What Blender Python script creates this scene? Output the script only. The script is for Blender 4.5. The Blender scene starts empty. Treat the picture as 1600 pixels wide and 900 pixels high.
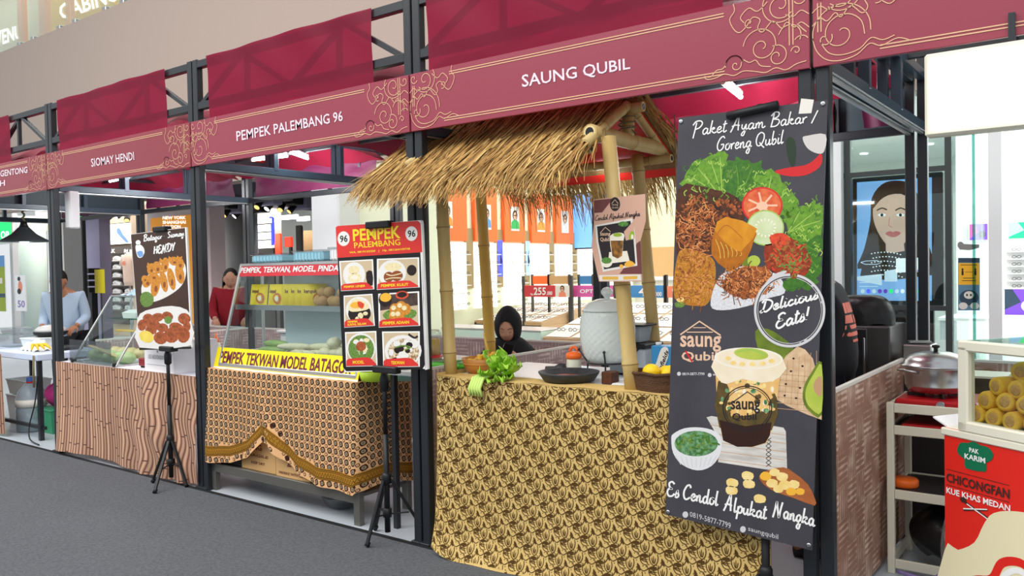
import bpy, math, random
from mathutils import Vector, Matrix, noise
random.seed(7)
C = bpy.context.scene.collection
SC = bpy.context.scene
PI = math.pi
V = Vector

# ------------------------------------------------------------------ camera
FPX = 1277.935; YAW = 0.642555; PIT = -0.023395; ROL = -0.019240; CAMZ = 1.5
_F = V((-math.sin(YAW)*math.cos(PIT), math.cos(YAW)*math.cos(PIT), math.sin(PIT)))
_R0 = V((math.cos(YAW), math.sin(YAW), 0)); _U0 = _R0.cross(_F)
_R = _R0*math.cos(ROL)+_U0*math.sin(ROL); _U = -_R0*math.sin(ROL)+_U0*math.cos(ROL)
cd = bpy.data.cameras.new('camera'); cam = bpy.data.objects.new('camera', cd); C.objects.link(cam)
m = Matrix.Identity(4)
for i in range(3):
    m[i][0] = _R[i]; m[i][1] = _U[i]; m[i][2] = -_F[i]
m[2][3] = CAMZ
cam.matrix_world = m
cd.sensor_width = 36; cd.lens = FPX/1600*36; cd.clip_start = .05; cd.clip_end = 200
SC.camera = cam
SC.view_settings.view_transform = 'Standard'; SC.view_settings.look = 'None'
SC.view_settings.gamma = 1; SC.view_settings.use_curve_mapping = False
SC.view_settings.exposure = 0.0

# ------------------------------------------------------------------ world and big lights
w = bpy.data.worlds.new('world'); SC.world = w; w.use_nodes = True
bg = w.node_tree.nodes['Background']; bg.inputs[0].default_value = (0.93, 0.97, 1, 1); bg.inputs[1].default_value = 0.85
def area(name, loc, size, power, rot=(0,0,0), col=(1,1,1)):
    l = bpy.data.lights.new(name, 'AREA'); l.shape = 'RECTANGLE'; l.size = size[0]; l.size_y = size[1]; l.energy = power; l.color = col
    o = bpy.data.objects.new(name, l); C.objects.link(o); o.location = loc; o.rotation_euler = rot
    return o
area('mall_ceiling_light', (-3, -2.5, 7.5), (14, 5), 900, (math.radians(22),0,0), (1,.97,.93))
area('mall_ceiling_light', (-10, 1.0, 7.5), (8, 3), 300, (0,0,0), (1,.97,.93))
area('optical_shop_light', (-3.5, 11.0, 3.25), (7, 7), 330, (0,0,0), (1,.98,.9))
area('eyewear_shop_light', (1.2, 11.0, 3.25), (4, 7), 420, (0,0,0), (.93,1,1))
area('shoe_shop_light', (-19, 10.5, 3.3), (9, 5), 420, (0,0,0), (1,.95,.88))
area('upper_floor_fill', (-19, 8.1, 8.8), (14, 1.6), 240, (0,0,0), (1,.95,.85))  # fill light added to brighten the upper fascias, without a fixture
area('passage_light', (-11, 10.5, 3.2), (4, 5), 130, (0,0,0), (1,.98,.95))

# ------------------------------------------------------------------ pixel helpers: a photo pixel met with a real plane
CAM = V((0,0,CAMZ))
def ray(px, py): return _F + _R*((px-800)/FPX) - _U*((py-450)/FPX)
def at(px, py, x=None, y=None, z=None):
    d = ray(px, py)
    t = x/d.x if x is not None else (y/d.y if y is not None else (z-CAMZ)/d.z)
    return CAM + d*t
class PP:                       # plane through p0 with normal n (towards viewer); maps (px,py) onto it
    def __init__(s, p0, n): s.p0 = V(p0); s.n = V(n).normalized()
    def __call__(s, px, py, d=0):
        r = ray(px, py); t = (s.p0-CAM).dot(s.n)/r.dot(s.n)
        return CAM + r*t + s.n*(d*.3)
class FR:                       # flat frame: origin, u axis, v axis (metres)
    def __init__(s, o, u, v): s.o=V(o); s.u=V(u).normalized(); s.v=V(v).normalized(); s.n=s.u.cross(s.v).normalized()
    def __call__(s, a, b, d=0): return s.o+s.u*a+s.v*b+s.n*d

# ------------------------------------------------------------------ materials
MATS = {}
def lin(c):
    r = []
    for k in c[:3]:
        k = k/255.0
        r.append(k/12.92 if k <= .04045 else ((k+.055)/1.055)**2.4)
    return (r[0], r[1], r[2], 1)
def mat(name, col, rough=.6, metal=0, emit=0, ecol=None, var=None, bump=None, spec=.35, trans=0, alpha=1, coat=0):
    m = bpy.data.materials.new(name); m.use_nodes = True; nt = m.node_tree; b = nt.nodes['Principled BSDF']
    b.inputs['Base Color'].default_value = lin(col); b.inputs['Roughness'].default_value = rough; b.inputs['Metallic'].default_value = metal
    b.inputs['Specular IOR Level'].default_value = spec
    if coat: b.inputs['Coat Weight'].default_value = coat
    if trans: b.inputs['Transmission Weight'].default_value = trans; b.inputs['IOR'].default_value = 1.3
    if alpha < 1: b.inputs['Alpha'].default_value = alpha
    if emit:
        b.inputs['Emission Color'].default_value = lin(ecol or col); b.inputs['Emission Strength'].default_value = emit
    if var or bump: tc = nt.nodes.new('ShaderNodeTexCoord')
    if var:                      # (scale, second colour, contrast) noise blend
        sc = var[0]; nz = nt.nodes.new('ShaderNodeTexNoise'); nz.inputs['Scale'].default_value = 1; nz.inputs['Detail'].default_value = 6
        mp = nt.nodes.new('ShaderNodeMapping'); mp.inputs['Scale'].default_value = sc if isinstance(sc, tuple) else (sc,sc,sc)
        cr = nt.nodes.new('ShaderNodeValToRGB'); k = var[2] if len(var) > 2 else .2
        cr.color_ramp.elements[0].position = .5-k; cr.color_ramp.elements[1].position = .5+k
        cr.color_ramp.elements[0].color = lin(col); cr.color_ramp.elements[1].color = lin(var[1])
        nt.links.new(tc.outputs['Object'], mp.inputs[0]); nt.links.new(mp.outputs[0], nz.inputs['Vector'])
        nt.links.new(nz.outputs[0], cr.inputs[0]); nt.links.new(cr.outputs[0], b.inputs['Base Color'])
    if bump:
        nz = nt.nodes.new('ShaderNodeTexNoise'); nz.inputs['Scale'].default_value = bump[0]; nz.inputs['Detail'].default_value = 4
        bp = nt.nodes.new('ShaderNodeBump'); bp.inputs['Strength'].default_value = bump[1]; bp.inputs['Distance'].default_value = .01
        nt.links.new(tc.outputs['Object'], nz.inputs['Vector']); nt.links.new(nz.outputs[0], bp.inputs['Height']); nt.links.new(bp.outputs[0], b.inputs['Normal'])
    MATS[name] = m
    return m
def glass_mat(name, tint, refl=.12, rough=.02):
    m = bpy.data.materials.new(name); m.use_nodes = True; nt = m.node_tree; n = nt.nodes; n.remove(n['Principled BSDF'])
    t = n.new('ShaderNodeBsdfTransparent'); t.inputs[0].default_value = lin(tint)
    g = n.new('ShaderNodeBsdfGlossy'); g.inputs['Roughness'].default_value = rough
    lw = n.new('ShaderNodeLayerWeight'); lw.inputs['Blend'].default_value = .35
    mu = n.new('ShaderNodeMath'); mu.operation = 'MULTIPLY_ADD'; mu.inputs[1].default_value = .35; mu.inputs[2].default_value = refl*.4
    mx = n.new('ShaderNodeMixShader')
    nt.links.new(lw.outputs['Fresnel'], mu.inputs[0]); nt.links.new(mu.outputs[0], mx.inputs[0])
    nt.links.new(t.outputs[0], mx.inputs[1]); nt.links.new(g.outputs[0], mx.inputs[2]); nt.links.new(mx.outputs[0], n['Material Output'].inputs[0])
    MATS[name] = m; return m
def sheer_mat(name, col, tr=.28):      # thin cloth that lets some light and sight through
    m = bpy.data.materials.new(name); m.use_nodes = True; nt = m.node_tree; n = nt.nodes; b = n['Principled BSDF']
    b.inputs['Base Color'].default_value = lin(col); b.inputs['Roughness'].default_value = .45; b.inputs['Specular IOR Level'].default_value = .3
    tl = n.new('ShaderNodeBsdfTranslucent'); tl.inputs[0].default_value = lin(col)
    tp = n.new('ShaderNodeBsdfTransparent'); tp.inputs[0].default_value = lin((min(255,col[0]+40), col[1]+10, col[2]+20))
    m1 = n.new('ShaderNodeMixShader'); m1.inputs[0].default_value = .35
    m2 = n.new('ShaderNodeMixShader'); m2.inputs[0].default_value = tr
    nt.links.new(b.outputs[0], m1.inputs[1]); nt.links.new(tl.outputs[0], m1.inputs[2])
    nt.links.new(m1.outputs[0], m2.inputs[1]); nt.links.new(tp.outputs[0], m2.inputs[2]); nt.links.new(m2.outputs[0], n['Material Output'].inputs[0])
    MATS[name] = m; return m
def weave_mat(name, c1, c2, cell=.13, strips=5):   # printed bamboo basket weave
    m = bpy.data.materials.new(name); m.use_nodes = True; nt = m.node_tree; n = nt.nodes; L = nt.links; b = n['Principled BSDF']
    b.inputs['Roughness'].default_value = .5; b.inputs['Specular IOR Level'].default_value = .3
    uv = n.new('ShaderNodeUVMap'); sx = n.new('ShaderNodeSeparateXYZ'); L.new(uv.outputs[0], sx.inputs[0])
    def M_(op, a, b_=None):
        q = n.new('ShaderNodeMath'); q.operation = op
        for k, val in enumerate((a, b_)):
            if val is None: continue
            if isinstance(val, (int,float)): q.inputs[k].default_value = val
            else: L.new(val, q.inputs[k])
        return q.outputs[0]
    u = M_('DIVIDE', sx.outputs[0], cell); v = M_('DIVIDE', sx.outputs[1], cell)
    par = M_('MODULO', M_('ADD', M_('FLOOR', u), M_('FLOOR', v)), 2)
    par = M_('ABSOLUTE', par)
    def stripes(x):
        f = M_('FRACT', M_('MULTIPLY', x, strips)); return M_('ABSOLUTE', M_('SUBTRACT', f, .5))
    s = n.new('ShaderNodeMix'); s.data_type = 'FLOAT'; L.new(par, s.inputs[0]); L.new(stripes(u), s.inputs[2]); L.new(stripes(v), s.inputs[3])
    nz = n.new('ShaderNodeTexNoise'); nz.inputs['Scale'].default_value = 9; nz.inputs['Detail'].default_value = 5; L.new(uv.outputs[0], nz.inputs['Vector'])
    k = M_('ADD', M_('MULTIPLY', s.outputs[0], 1.1), M_('MULTIPLY', M_('SUBTRACT', nz.outputs[0], .5), 1.6))
    cr = n.new('ShaderNodeValToRGB'); cr.color_ramp.elements[0].position = .25; cr.color_ramp.elements[1].position = .75
    cr.color_ramp.elements[0].color = lin(c1); cr.color_ramp.elements[1].color = lin(c2)
    L.new(k, cr.inputs[0]); L.new(cr.outputs[0], b.inputs['Base Color']); MATS[name] = m
def bamboo_print_mat(name):                        # cloth printed with upright bamboo canes
    m = bpy.data.materials.new(name); m.use_nodes = True; nt = m.node_tree; n = nt.nodes; L = nt.links; b = n['Principled BSDF']
    b.inputs['Roughness'].default_value = .75
    uv = n.new('ShaderNodeUVMap'); sx = n.new('ShaderNodeSeparateXYZ'); L.new(uv.outputs[0], sx.inputs[0])
    def M_(op, a, b_=None):
        q = n.new('ShaderNodeMath'); q.operation = op
        for k, val in enumerate((a, b_)):
            if val is None: continue
            if isinstance(val, (int,float)): q.inputs[k].default_value = val
            else: L.new(val, q.inputs[k])
        return q.outputs[0]
    u = M_('DIVIDE', sx.outputs[0], .043); cane = M_('FLOOR', u)
    wn = n.new('ShaderNodeTexWhiteNoise'); wn.noise_dimensions = '1D'; L.new(cane, wn.inputs['W'])
    prof = M_('ABSOLUTE', M_('SUBTRACT', M_('FRACT', u), .42))
    vv = M_('FRACT', M_('ADD', M_('DIVIDE', sx.outputs[1], .31), M_('MULTIPLY', wn.outputs['Value'], 7.3)))
    node = M_('LESS_THAN', vv, .028)
    cr = n.new('ShaderNodeValToRGB'); el = cr.color_ramp.elements
    el[0].position = 0; el[0].color = lin((226,186,156)); el[1].position = .56; el[1].color = lin((78,48,40))
    e2 = cr.color_ramp.elements.new(.25); e2.color = lin((198,152,124)); e3 = cr.color_ramp.elements.new(.40); e3.color = lin((150,106,86))
    L.new(prof, cr.inputs[0])
    t = n.new('ShaderNodeMix'); t.data_type = 'RGBA'; t.blend_type = 'MULTIPLY'; t.inputs[0].default_value = 1
    tone = n.new('ShaderNodeValToRGB'); tone.color_ramp.elements[0].color = (.62,.58,.58,1); tone.color_ramp.elements[1].color = (1.0,1.0,1.0,1); L.new(wn.outputs['Value'], tone.inputs[0])
    L.new(cr.outputs[0], t.inputs[6]); L.new(tone.outputs[0], t.inputs[7])
    k = n.new('ShaderNodeMix'); k.data_type = 'RGBA'; L.new(node, k.inputs[0]); L.new(t.outputs[2], k.inputs[6]); k.inputs[7].default_value = lin((92,58,48))
    L.new(k.outputs[2], b.inputs['Base Color']); MATS[name] = m

# ------------------------------------------------------------------ mesh builder
_TXT = {}
def text2d(s, bold=0.0):
    bold = min(bold, .022); k = (s, bold)
    if k not in _TXT:
        c = bpy.data.curves.new('t', 'FONT'); c.body = s; c.size = 1; c.offset = bold; c.resolution_u = 2; c.fill_mode = 'FRONT'
        o = bpy.data.objects.new('t', c); C.objects.link(o); dg = bpy.context.evaluated_depsgraph_get(); me = bpy.data.meshes.new_from_object(o.evaluated_get(dg))
        vs = [(v.co.x, v.co.y) for v in me.vertices]; fs = [tuple(p.vertices) for p in me.polygons]
        bpy.data.objects.remove(o); bpy.data.curves.remove(c); bpy.data.meshes.remove(me)
        x0 = min(v[0] for v in vs); x1 = max(v[0] for v in vs); y0 = min(v[1] for v in vs); y1 = max(v[1] for v in vs)
        _TXT[k] = ([((x-x0)/(x1-x0), (y-y0)/(y1-y0)) for x, y in vs], fs, (x1-x0)/(y1-y0))
    return _TXT[k]
def cat(pts, n=5, closed=False):                   # Catmull-Rom smoothing
    P = [tuple(p) for p in pts]; N = len(P); out = []
    if N < 3: return P
    rng = range(N if closed else N-1)
    for i in rng:
        if closed: a, b, c, d = P[i-1], P[i], P[(i+1) % N], P[(i+2) % N]
        else: a, b, c, d = P[max(i-1,0)], P[i], P[i+1], P[min(i+2,N-1)]
        for k in range(n):
            t = k/n; t2 = t*t; t3 = t2*t
            out.append(tuple(.5*(2*b[j]+(c[j]-a[j])*t+(2*a[j]-5*b[j]+4*c[j]-d[j])*t2+(-a[j]+3*b[j]-3*c[j]+d[j])*t3) for j in range(len(b))))
    if not closed: out.append(P[-1])
    return out
class MB:
    def __init__(s, m=None): s.v=[]; s.f=[]; s.mi=[]; s.sm=[]; s.uv={}; s.ms=[]; s.c=0; s.smooth=False; m and s.m(m)
    def m(s, name):
        if name not in s.ms: s.ms.append(name)
        s.c = s.ms.index(name); return s
    def add(s, vs, fs, smooth=None, uvs=None):
        b = len(s.v); s.v.extend(tuple(p) for p in vs); sm = s.smooth if smooth is None else smooth
        for k, f in enumerate(fs):
            if uvs is not None: s.uv[len(s.f)] = [uvs[i] for i in f]
            s.f.append(tuple(i+b for i in f)); s.mi.append(s.c); s.sm.append(sm)
        return s
    def poly(s, pts): return s.add(pts, [tuple(range(len(pts)))], False)
    def box(s, x0, x1, y0, y1, z0, z1, bev=0):
        return s.obox(((x0+x1)/2,(y0+y1)/2,(z0+z1)/2), (abs(x1-x0)/2,0,0), (0,abs(y1-y0)/2,0), (0,0,abs(z1-z0)/2), bev)
    def obox(s, c, ax, ay, az, bev=0):
        c=V(c); ax=V(ax); ay=V(ay); az=V(az)
        if bev <= 0:
            vs=[c+ax*i+ay*j+az*k for k in (-1,1) for j in (-1,1) for i in (-1,1)]
            return s.add(vs, [(0,2,3,1),(4,5,7,6),(0,1,5,4),(2,6,7,3),(0,4,6,2),(1,3,7,5)], False)
        la,lb,lc=ax.length,ay.length,az.length; bev=min(bev,la*.9,lb*.9,lc*.9); a=1-bev/la; b=1-bev/lb; e=1-bev/lc
        vs=[]; ix={}
        for i in (-1,1):
            for j in (-1,1):
                for k in (-1,1):
                    ix[i,j,k]=len(vs)
                    vs += [c+ax*i+ay*j*b+az*k*e, c+ax*i*a+ay*j+az*k*e, c+ax*i*a+ay*j*b+az*k]
        fs=[]
        for i in (-1,1):
            q=[(i,-1,-1),(i,1,-1),(i,1,1),(i,-1,1)]; q=q if i>0 else q[::-1]; fs.append(tuple(ix[t] for t in q))
            q=[(-1,i,-1),(-1,i,1),(1,i,1),(1,i,-1)]; q=q if i>0 else q[::-1]; fs.append(tuple(ix[t]+1 for t in q))
            q=[(-1,-1,i),(1,-1,i),(1,1,i),(-1,1,i)]; q=q if i>0 else q[::-1]; fs.append(tuple(ix[t]+2 for t in q))
        for i in (-1,1):
            for j in (-1,1):
                fs.append((ix[i,j,-1],ix[i,j,1],ix[i,j,1]+1,ix[i,j,-1]+1)); fs.append((ix[i,-1,j],ix[i,1,j],ix[i,1,j]+2,ix[i,-1,j]+2)); fs.append((ix[-1,i,j]+1,ix[1,i,j]+1,ix[1,i,j]+2,ix[-1,i,j]+2))
                for k in (-1,1): fs.append((ix[i,j,k],ix[i,j,k]+1,ix[i,j,k]+2))
        return s.add(vs, fs, False)
    def beam(s, p, q, w, h=None, bev=.002, up=(0,0,1)):
        p=V(p); q=V(q); h=h or w; d=q-p; L=d.length; d=d/L; up=V(up)
        if abs(d.dot(up))>.98: up=V((0,1,0))
        sx=d.cross(up).normalized(); uz=sx.cross(d)
        return s.obox((p+q)/2, d*L/2, sx*w/2, uz*h/2, bev)
    def tube(s, pts, r, n=10, cap=True, smooth=True, flat=1.0):
        pts=[V(p) for p in pts]; N=len(pts); vs=[]; t0=(pts[1]-pts[0]).normalized()
        nrm=t0.orthogonal().normalized()
        for i,p in enumerate(pts):
            t=(pts[min(i+1,N-1)]-pts[max(i-1,0)]).normalized(); nrm=(nrm-t*nrm.dot(t)).normalized(); bi=t.cross(nrm)
            rr=r[i] if isinstance(r,(list,tuple)) else r
            for k in range(n):
                a=2*PI*k/n; vs.append(p+(nrm*math.cos(a)+bi*math.sin(a)*flat)*rr)
        fs=[(i*n+k,i*n+(k+1)%n,(i+1)*n+(k+1)%n,(i+1)*n+k) for i in range(N-1) for k in range(n)]
        s.add(vs,fs,smooth)
        if cap:
            b=len(s.v)-N*n
            for base,rev in ((0,True),((N-1)*n,False)):
                f=[b+base+k for k in range(n)]; s.f.append(tuple(f[::-1] if rev else f)); s.mi.append(s.c); s.sm.append(False)
        return s
    def cyl(s, p, q, r, n=16, smooth=True): return s.tube([p,q],r,n,True,smooth)
    def lathe(s, prof, c=(0,0,0), n=24, smooth=True, sq=1.0, axis=None, fn=None):
        c=V(c); M=axis or Matrix.Identity(3); vs=[]
        for r,z in prof:
            for k in range(n):
                a=2*PI*k/n; rr=r*(fn(a,z) if fn else 1); vs.append(c+M@V((rr*math.cos(a), rr*math.sin(a)*sq, z)))
        N=len(prof); fs=[(i*n+k,i*n+(k+1)%n,(i+1)*n+(k+1)%n,(i+1)*n+k) for i in range(N-1) for k in range(n)]
        if prof[0][0]>1e-5: fs.append(tuple(range(n))[::-1])
        if prof[-1][0]>1e-5: fs.append(tuple((N-1)*n+k for k in range(n)))
        return s.add(vs,fs,smooth)
    def ell(s, c, r, nu=16, nv=10, rot=None, fn=None, smooth=True):
        c=V(c); M=rot or Matrix.Identity(3); vs=[]; 
        for j in range(nv+1):
            th=PI*j/nv
            for i in range(nu):
                a=2*PI*i/nu; d=V((math.sin(th)*math.cos(a),math.sin(th)*math.sin(a),math.cos(th)))
                k=fn(d) if fn else 1
                vs.append(c+M@V((d.x*r[0]*k,d.y*r[1]*k,d.z*r[2]*k)))
        fs=[(j*nu+i,(j+1)*nu+i,(j+1)*nu+(i+1)%nu,j*nu+(i+1)%nu) for j in range(nv) for i in range(nu)]
        return s.add(vs,fs,smooth)
    def grid(s, fn, nu, nv, smooth=True, uvf=None, thick=0):
        vs=[V(fn(i/nu,j/nv)) for j in range(nv+1) for i in range(nu+1)]
        uvs=[(uvf(i/nu,j/nv) if uvf else (i/nu,j/nv)) for j in range(nv+1) for i in range(nu+1)]
        fs=[(j*(nu+1)+i,j*(nu+1)+i+1,(j+1)*(nu+1)+i+1,(j+1)*(nu+1)+i) for j in range(nv) for i in range(nu)]
        return s.add(vs,fs,smooth,uvs)
    def uvbox(s, x0,x1,y0,y1,z0,z1):               # box with metric UVs
        for ax in range(3):
            for side in (0,1):
                R=[(x0,x1),(y0,y1),(z0,z1)]; a,b=[k for k in range(3) if k!=ax]
                q=[]
                for (i,j) in ((0,0),(1,0),(1,1),(0,1)):
                    p=[0,0,0]; p[ax]=R[ax][side]; p[a]=R[a][i]; p[b]=R[b][j]; q.append(tuple(p))
                s.add(q,[(0,1,2,3)],False,[(p[a],p[b]) for p in q])
        return s
    def prism(s, pts, vec):
        pts=[V(p) for p in pts]; vec=V(vec); n=len(pts); vs=pts+[p+vec for p in pts]
        return s.add(vs,[tuple(range(n))[::-1],tuple(range(n,2*n))]+[(i,(i+1)%n,n+(i+1)%n,n+i) for i in range(n)],False)
    # ---- flat prints on a mapped surface fn(a,b,d)
    def shape(s, F, pts, d=.001, sm=0):
        p=cat(pts,sm,True) if sm else pts
        return s.poly([F(a,b,d) for a,b in p])
    def rect(s, F, x0,y0,x1,y1, d=.001): return s.shape(F,[(x0,y0),(x1,y0),(x1,y1),(x0,y1)],d)
    def disc(s, F, cx,cy,rx,ry=None, d=.001, n=20, rot=0):
        ry=ry or rx; c_,s_=math.cos(rot),math.sin(rot)
        return s.shape(F,[(cx+rx*math.cos(2*PI*k/n)*c_-ry*math.sin(2*PI*k/n)*s_, cy+rx*math.cos(2*PI*k/n)*s_+ry*math.sin(2*PI*k/n)*c_) for k in range(n)],d)
    def ring(s, F, cx,cy,r0x,r0y,r1x,r1y,d=.001,n=24):
        a=[(cx+r0x*math.cos(2*PI*k/n),cy+r0y*math.sin(2*PI*k/n)) for k in range(n)]; b=[(cx+r1x*math.cos(2*PI*k/n),cy+r1y*math.sin(2*PI*k/n)) for k in range(n)]
        return s.add([F(x,y,d) for x,y in a+b],[(k,(k+1)%n,n+(k+1)%n,n+k) for k in range(n)],False)
    def stroke(s, F, pts, w, d=.001, sm=5, closed=False, taper=False):
        p=cat(pts,sm,closed) if sm else list(pts); N=len(p); vs=[]
        for i in range(N):
            if closed: a,b=p[i-1],p[(i+1)%N]
            else: a,b=p[max(i-1,0)],p[min(i+1,N-1)]
            dx,dy=b[0]-a[0],b[1]-a[1]; L=math.hypot(dx,dy) or 1e-6; ww=w/2*(math.sin(PI*(i+.6)/(N+.2))**.5 if taper else 1)
            nx,ny=-dy/L*ww,dx/L*ww; vs+= [F(p[i][0]+nx,p[i][1]+ny,d),F(p[i][0]-nx,p[i][1]-ny,d)]
        fs=[(2*i,2*i+1,2*i+3,2*i+2) for i in range(N-1)]
        if closed: fs.append((2*N-2,2*N-1,1,0))
        return s.add(vs,fs,False)
    def text(s, F, t, q, d=.0015, bold=0.0):       # q: TL,TR,BR,BL corners in the map's own units
        vs,fs,_=text2d(t,bold); tl,tr,br,bl=q
        def mp(a,b):
            x=(tl[0]*(1-a)+tr[0]*a)*b+(bl[0]*(1-a)+br[0]*a)*(1-b); y=(tl[1]*(1-a)+tr[1]*a)*b+(bl[1]*(1-a)+br[1]*a)*(1-b); return F(x,y,d)
        return s.add([mp(a,b) for a,b in vs],fs,False)
    def textr(s,F,t,x0,y0,x1,y1,d=.0015,bold=0.0): # box with (x0,y0) top-left
        return s.text(F,t,[(x0,y0),(x1,y0),(x1,y1),(x0,y1)],d,bold)
    def build(s, name, parent=None, origin=None):
        if not s.v: s.poly([(0,0,0),(0,0,.001),(0,.001,0)])
        n=len(s.v); c=V((sum(p[0] for p in s.v)/n,sum(p[1] for p in s.v)/n,sum(p[2] for p in s.v)/n))
        me=bpy.data.meshes.new(name); me.from_pydata([(p[0]-c.x,p[1]-c.y,p[2]-c.z) for p in s.v],[],s.f)
        for k in s.ms: me.materials.append(MATS[k])
        me.polygons.foreach_set('material_index',s.mi); me.polygons.foreach_set('use_smooth',s.sm)
        if s.uv:
            ul=me.uv_layers.new(name='UVMap')
            for p in me.polygons:
                u=s.uv.get(p.index)
                if u:
                    for li,co in zip(p.loop_indices,u): ul.data[li].uv=co
        me.update(); o=bpy.data.objects.new(name,me); C.objects.link(o); o.location=c
        if parent is not None: setpar(o,parent)
        return o
def wmat(o):
    m=Matrix.LocRotScale(o.location,o.rotation_euler,o.scale)
    return wmat(o.parent)@o.matrix_parent_inverse@m if o.parent else m
def setpar(o,p): o.parent=p; o.matrix_parent_inverse=wmat(p).inverted()
def tag(o,label,cat_,group=None,kind=None):
    o['label']=label; o['category']=cat_
    if group: o['group']=group
    if kind: o['kind']=kind
    return o
def thing(name,label,cat_,loc=(0,0,0),group=None):
    o=bpy.data.objects.new(name,None); C.objects.link(o); o.location=loc; o.empty_display_size=.05
    return tag(o,label,cat_,group)
def struct(o): o['kind']='structure'; return o
def dup(r,loc,rz=None,label=None,rot=None,scale=None):
    k=r.copy(); C.objects.link(k); k.location=loc
    if rz is not None: k.rotation_euler=(0,0,rz)
    if rot is not None: k.rotation_euler=rot
    if scale is not None: k.scale=scale
    if label: k['label']=label
    for ch in list(r.children):
        c=ch.copy(); C.objects.link(c); c.parent=k; c.matrix_parent_inverse=ch.matrix_parent_inverse.copy()
        for g in ch.children:
            d=g.copy(); C.objects.link(d); d.parent=c; d.matrix_parent_inverse=g.matrix_parent_inverse.copy()
    return k
def skin(verts,edges,radii,sub=2):                 # continuous limb/body surface from a joint skeleton
    me=bpy.data.meshes.new('s'); me.from_pydata(verts,edges,[]); o=bpy.data.objects.new('s',me); C.objects.link(o)
    md=o.modifiers.new('k','SKIN'); md.use_smooth_shade=True
    for i,r in enumerate(radii):
        sv=me.skin_vertices[0].data[i]; sv.radius=(r,r) if not isinstance(r,tuple) else r; sv.use_root=(i==0)
    o.modifiers.new('b','SUBSURF').levels=sub
    dg=bpy.context.evaluated_depsgraph_get(); m2=bpy.data.meshes.new_from_object(o.evaluated_get(dg))
    vs=[tuple(v.co) for v in m2.vertices]; fs=[tuple(p.vertices) for p in m2.polygons]
    bpy.data.objects.remove(o); bpy.data.meshes.remove(me); bpy.data.meshes.remove(m2)
    return vs,fs
def rotz(a): return Matrix.Rotation(a,3,'Z')
def eul(x,y,z): return Matrix.Rotation(z,3,'Z')@Matrix.Rotation(y,3,'Y')@Matrix.Rotation(x,3,'X')

# ------------------------------------------------------------------ material library
mat('carpet',(84,87,92),.95,var=(60,(106,109,114),.25),bump=(300,.5),spec=.1)
mat('carpet_edge',(24,25,28),.8)
mat('floor_tile',(176,184,194),.35,var=(1.5,(192,199,206),.3))
mat('shop_floor',(214,214,208),.25)
mat('plaster',(180,163,152),.8)
mat('cream_wall',(232,236,206),.7)
mat('white_wall',(232,236,236),.7)
mat('tan_wall',(205,170,120),.7)
mat('tan_wood',(206,172,130),.6,var=((3,3,14),(192,156,114),.2))
mat('dark_ceiling',(62,60,70),.8)
mat('lavender_wall',(168,162,190),.7)
mat('black_steel',(34,38,43),.35,spec=.5)
mat('blue_steel',(58,74,88),.35,spec=.5)
mat('black_plastic',(26,27,30),.45)
mat('black_rubber',(20,20,22),.7)
mat('dark_clad',(54,66,74),.5)
mat('grey_clad',(96,97,98),.5)
mat('steel',(190,192,194),.28,metal=1,spec=.5)
mat('brushed_steel',(170,170,168),.38,metal=1)
mat('table_steel',(120,118,112),.4,metal=.6)
mat('alu',(196,198,198),.35,metal=.7)
mat('sign_red',(148,56,74),.32,spec=.5)
mat('sign_red_dull',(140,50,62),.36,spec=.5)
mat('sign_gold',(222,178,140),.5)
mat('sign_white',(228,214,224),.5)
sheer_mat('valance',(150,24,62),.24)
mat('canopy',(138,18,48),.6,bump=(6,.8))
mat('canopy_magenta',(104,30,70),.6,bump=(5,1.0))
mat('hot_red',(222,42,30),.5)
mat('sky_stripe',(120,160,215),.5)
mat('lamp_white',(255,255,255),.5,emit=14)
mat('light_box',(255,255,250),.5,emit=7)
mat('glow_white',(255,252,245),.5,emit=2.2)
mat('glow_soft',(255,250,240),.5,emit=1.1)
mat('glow_warm',(255,205,120),.5,emit=1.6)
mat('glow_green',(30,235,120),.5,emit=1.0)
mat('glow_blue',(70,80,250),.5,emit=1.4)
mat('screen_blue',(110,170,240),.3,emit=.85)
mat('screen_pale',(150,190,240),.3,emit=.8)
mat('orange_panel',(246,112,52),.5,emit=.12)
mat('poster_orange',(240,160,40),.5,emit=.35)
mat('off_white',(226,222,214),.6)
mat('white',(240,240,238),.5)
mat('white_gloss',(236,238,240),.2,spec=.5)
mat('letter_white',(250,250,250),.5,emit=1.2)
glass_mat('glass',(238,248,246),.1)
glass_mat('glass_teal',(170,215,210),.16)
glass_mat('clear_plastic',(236,240,242),.3,.15)
weave_mat('weave',(166,142,140),(226,208,202),.15,5)
weave_mat('weave_warm',(158,116,98),(230,204,184),.14,5)
bamboo_print_mat('bamboo_print')

YF = 3.24; YR = 5.2; ZP = .955
XB = [-11.55,-9.43,-7.316,-5.154,-3.072,-.957,1.2]
def ext(px0,py0,px1,py1,y):
    mx,my=(px0+px1)/2,(py0+py1)/2
    return at(px0,my,y=y).x, at(px1,my,y=y).x, at(mx,py1,y=y).z, at(mx,py0,y=y).z
def xbox(b,px0,py0,px1,py1,y,t,bev=0):
    x0,x1,z0,z1=ext(px0,py0,px1,py1,y); b.box(x0,x1,y,y+t,z0,z1,bev); return b

# ------------------------------------------------------------------ floors
struct(MB('floor_tile').box(-26,6,YF-.02,20,-.06,0).build('floor'))
ca=MB('carpet').box(-26,6,-6,YF-.03,-.055,.004).build('carpet_runner')
tag(ca,'dark grey needle felt carpet covering the walkway before the food stalls','carpet')
MB('carpet_edge').box(-26,6,YF-.035,YF-.005,-.05,.008).build('edge_strip',ca)

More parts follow.
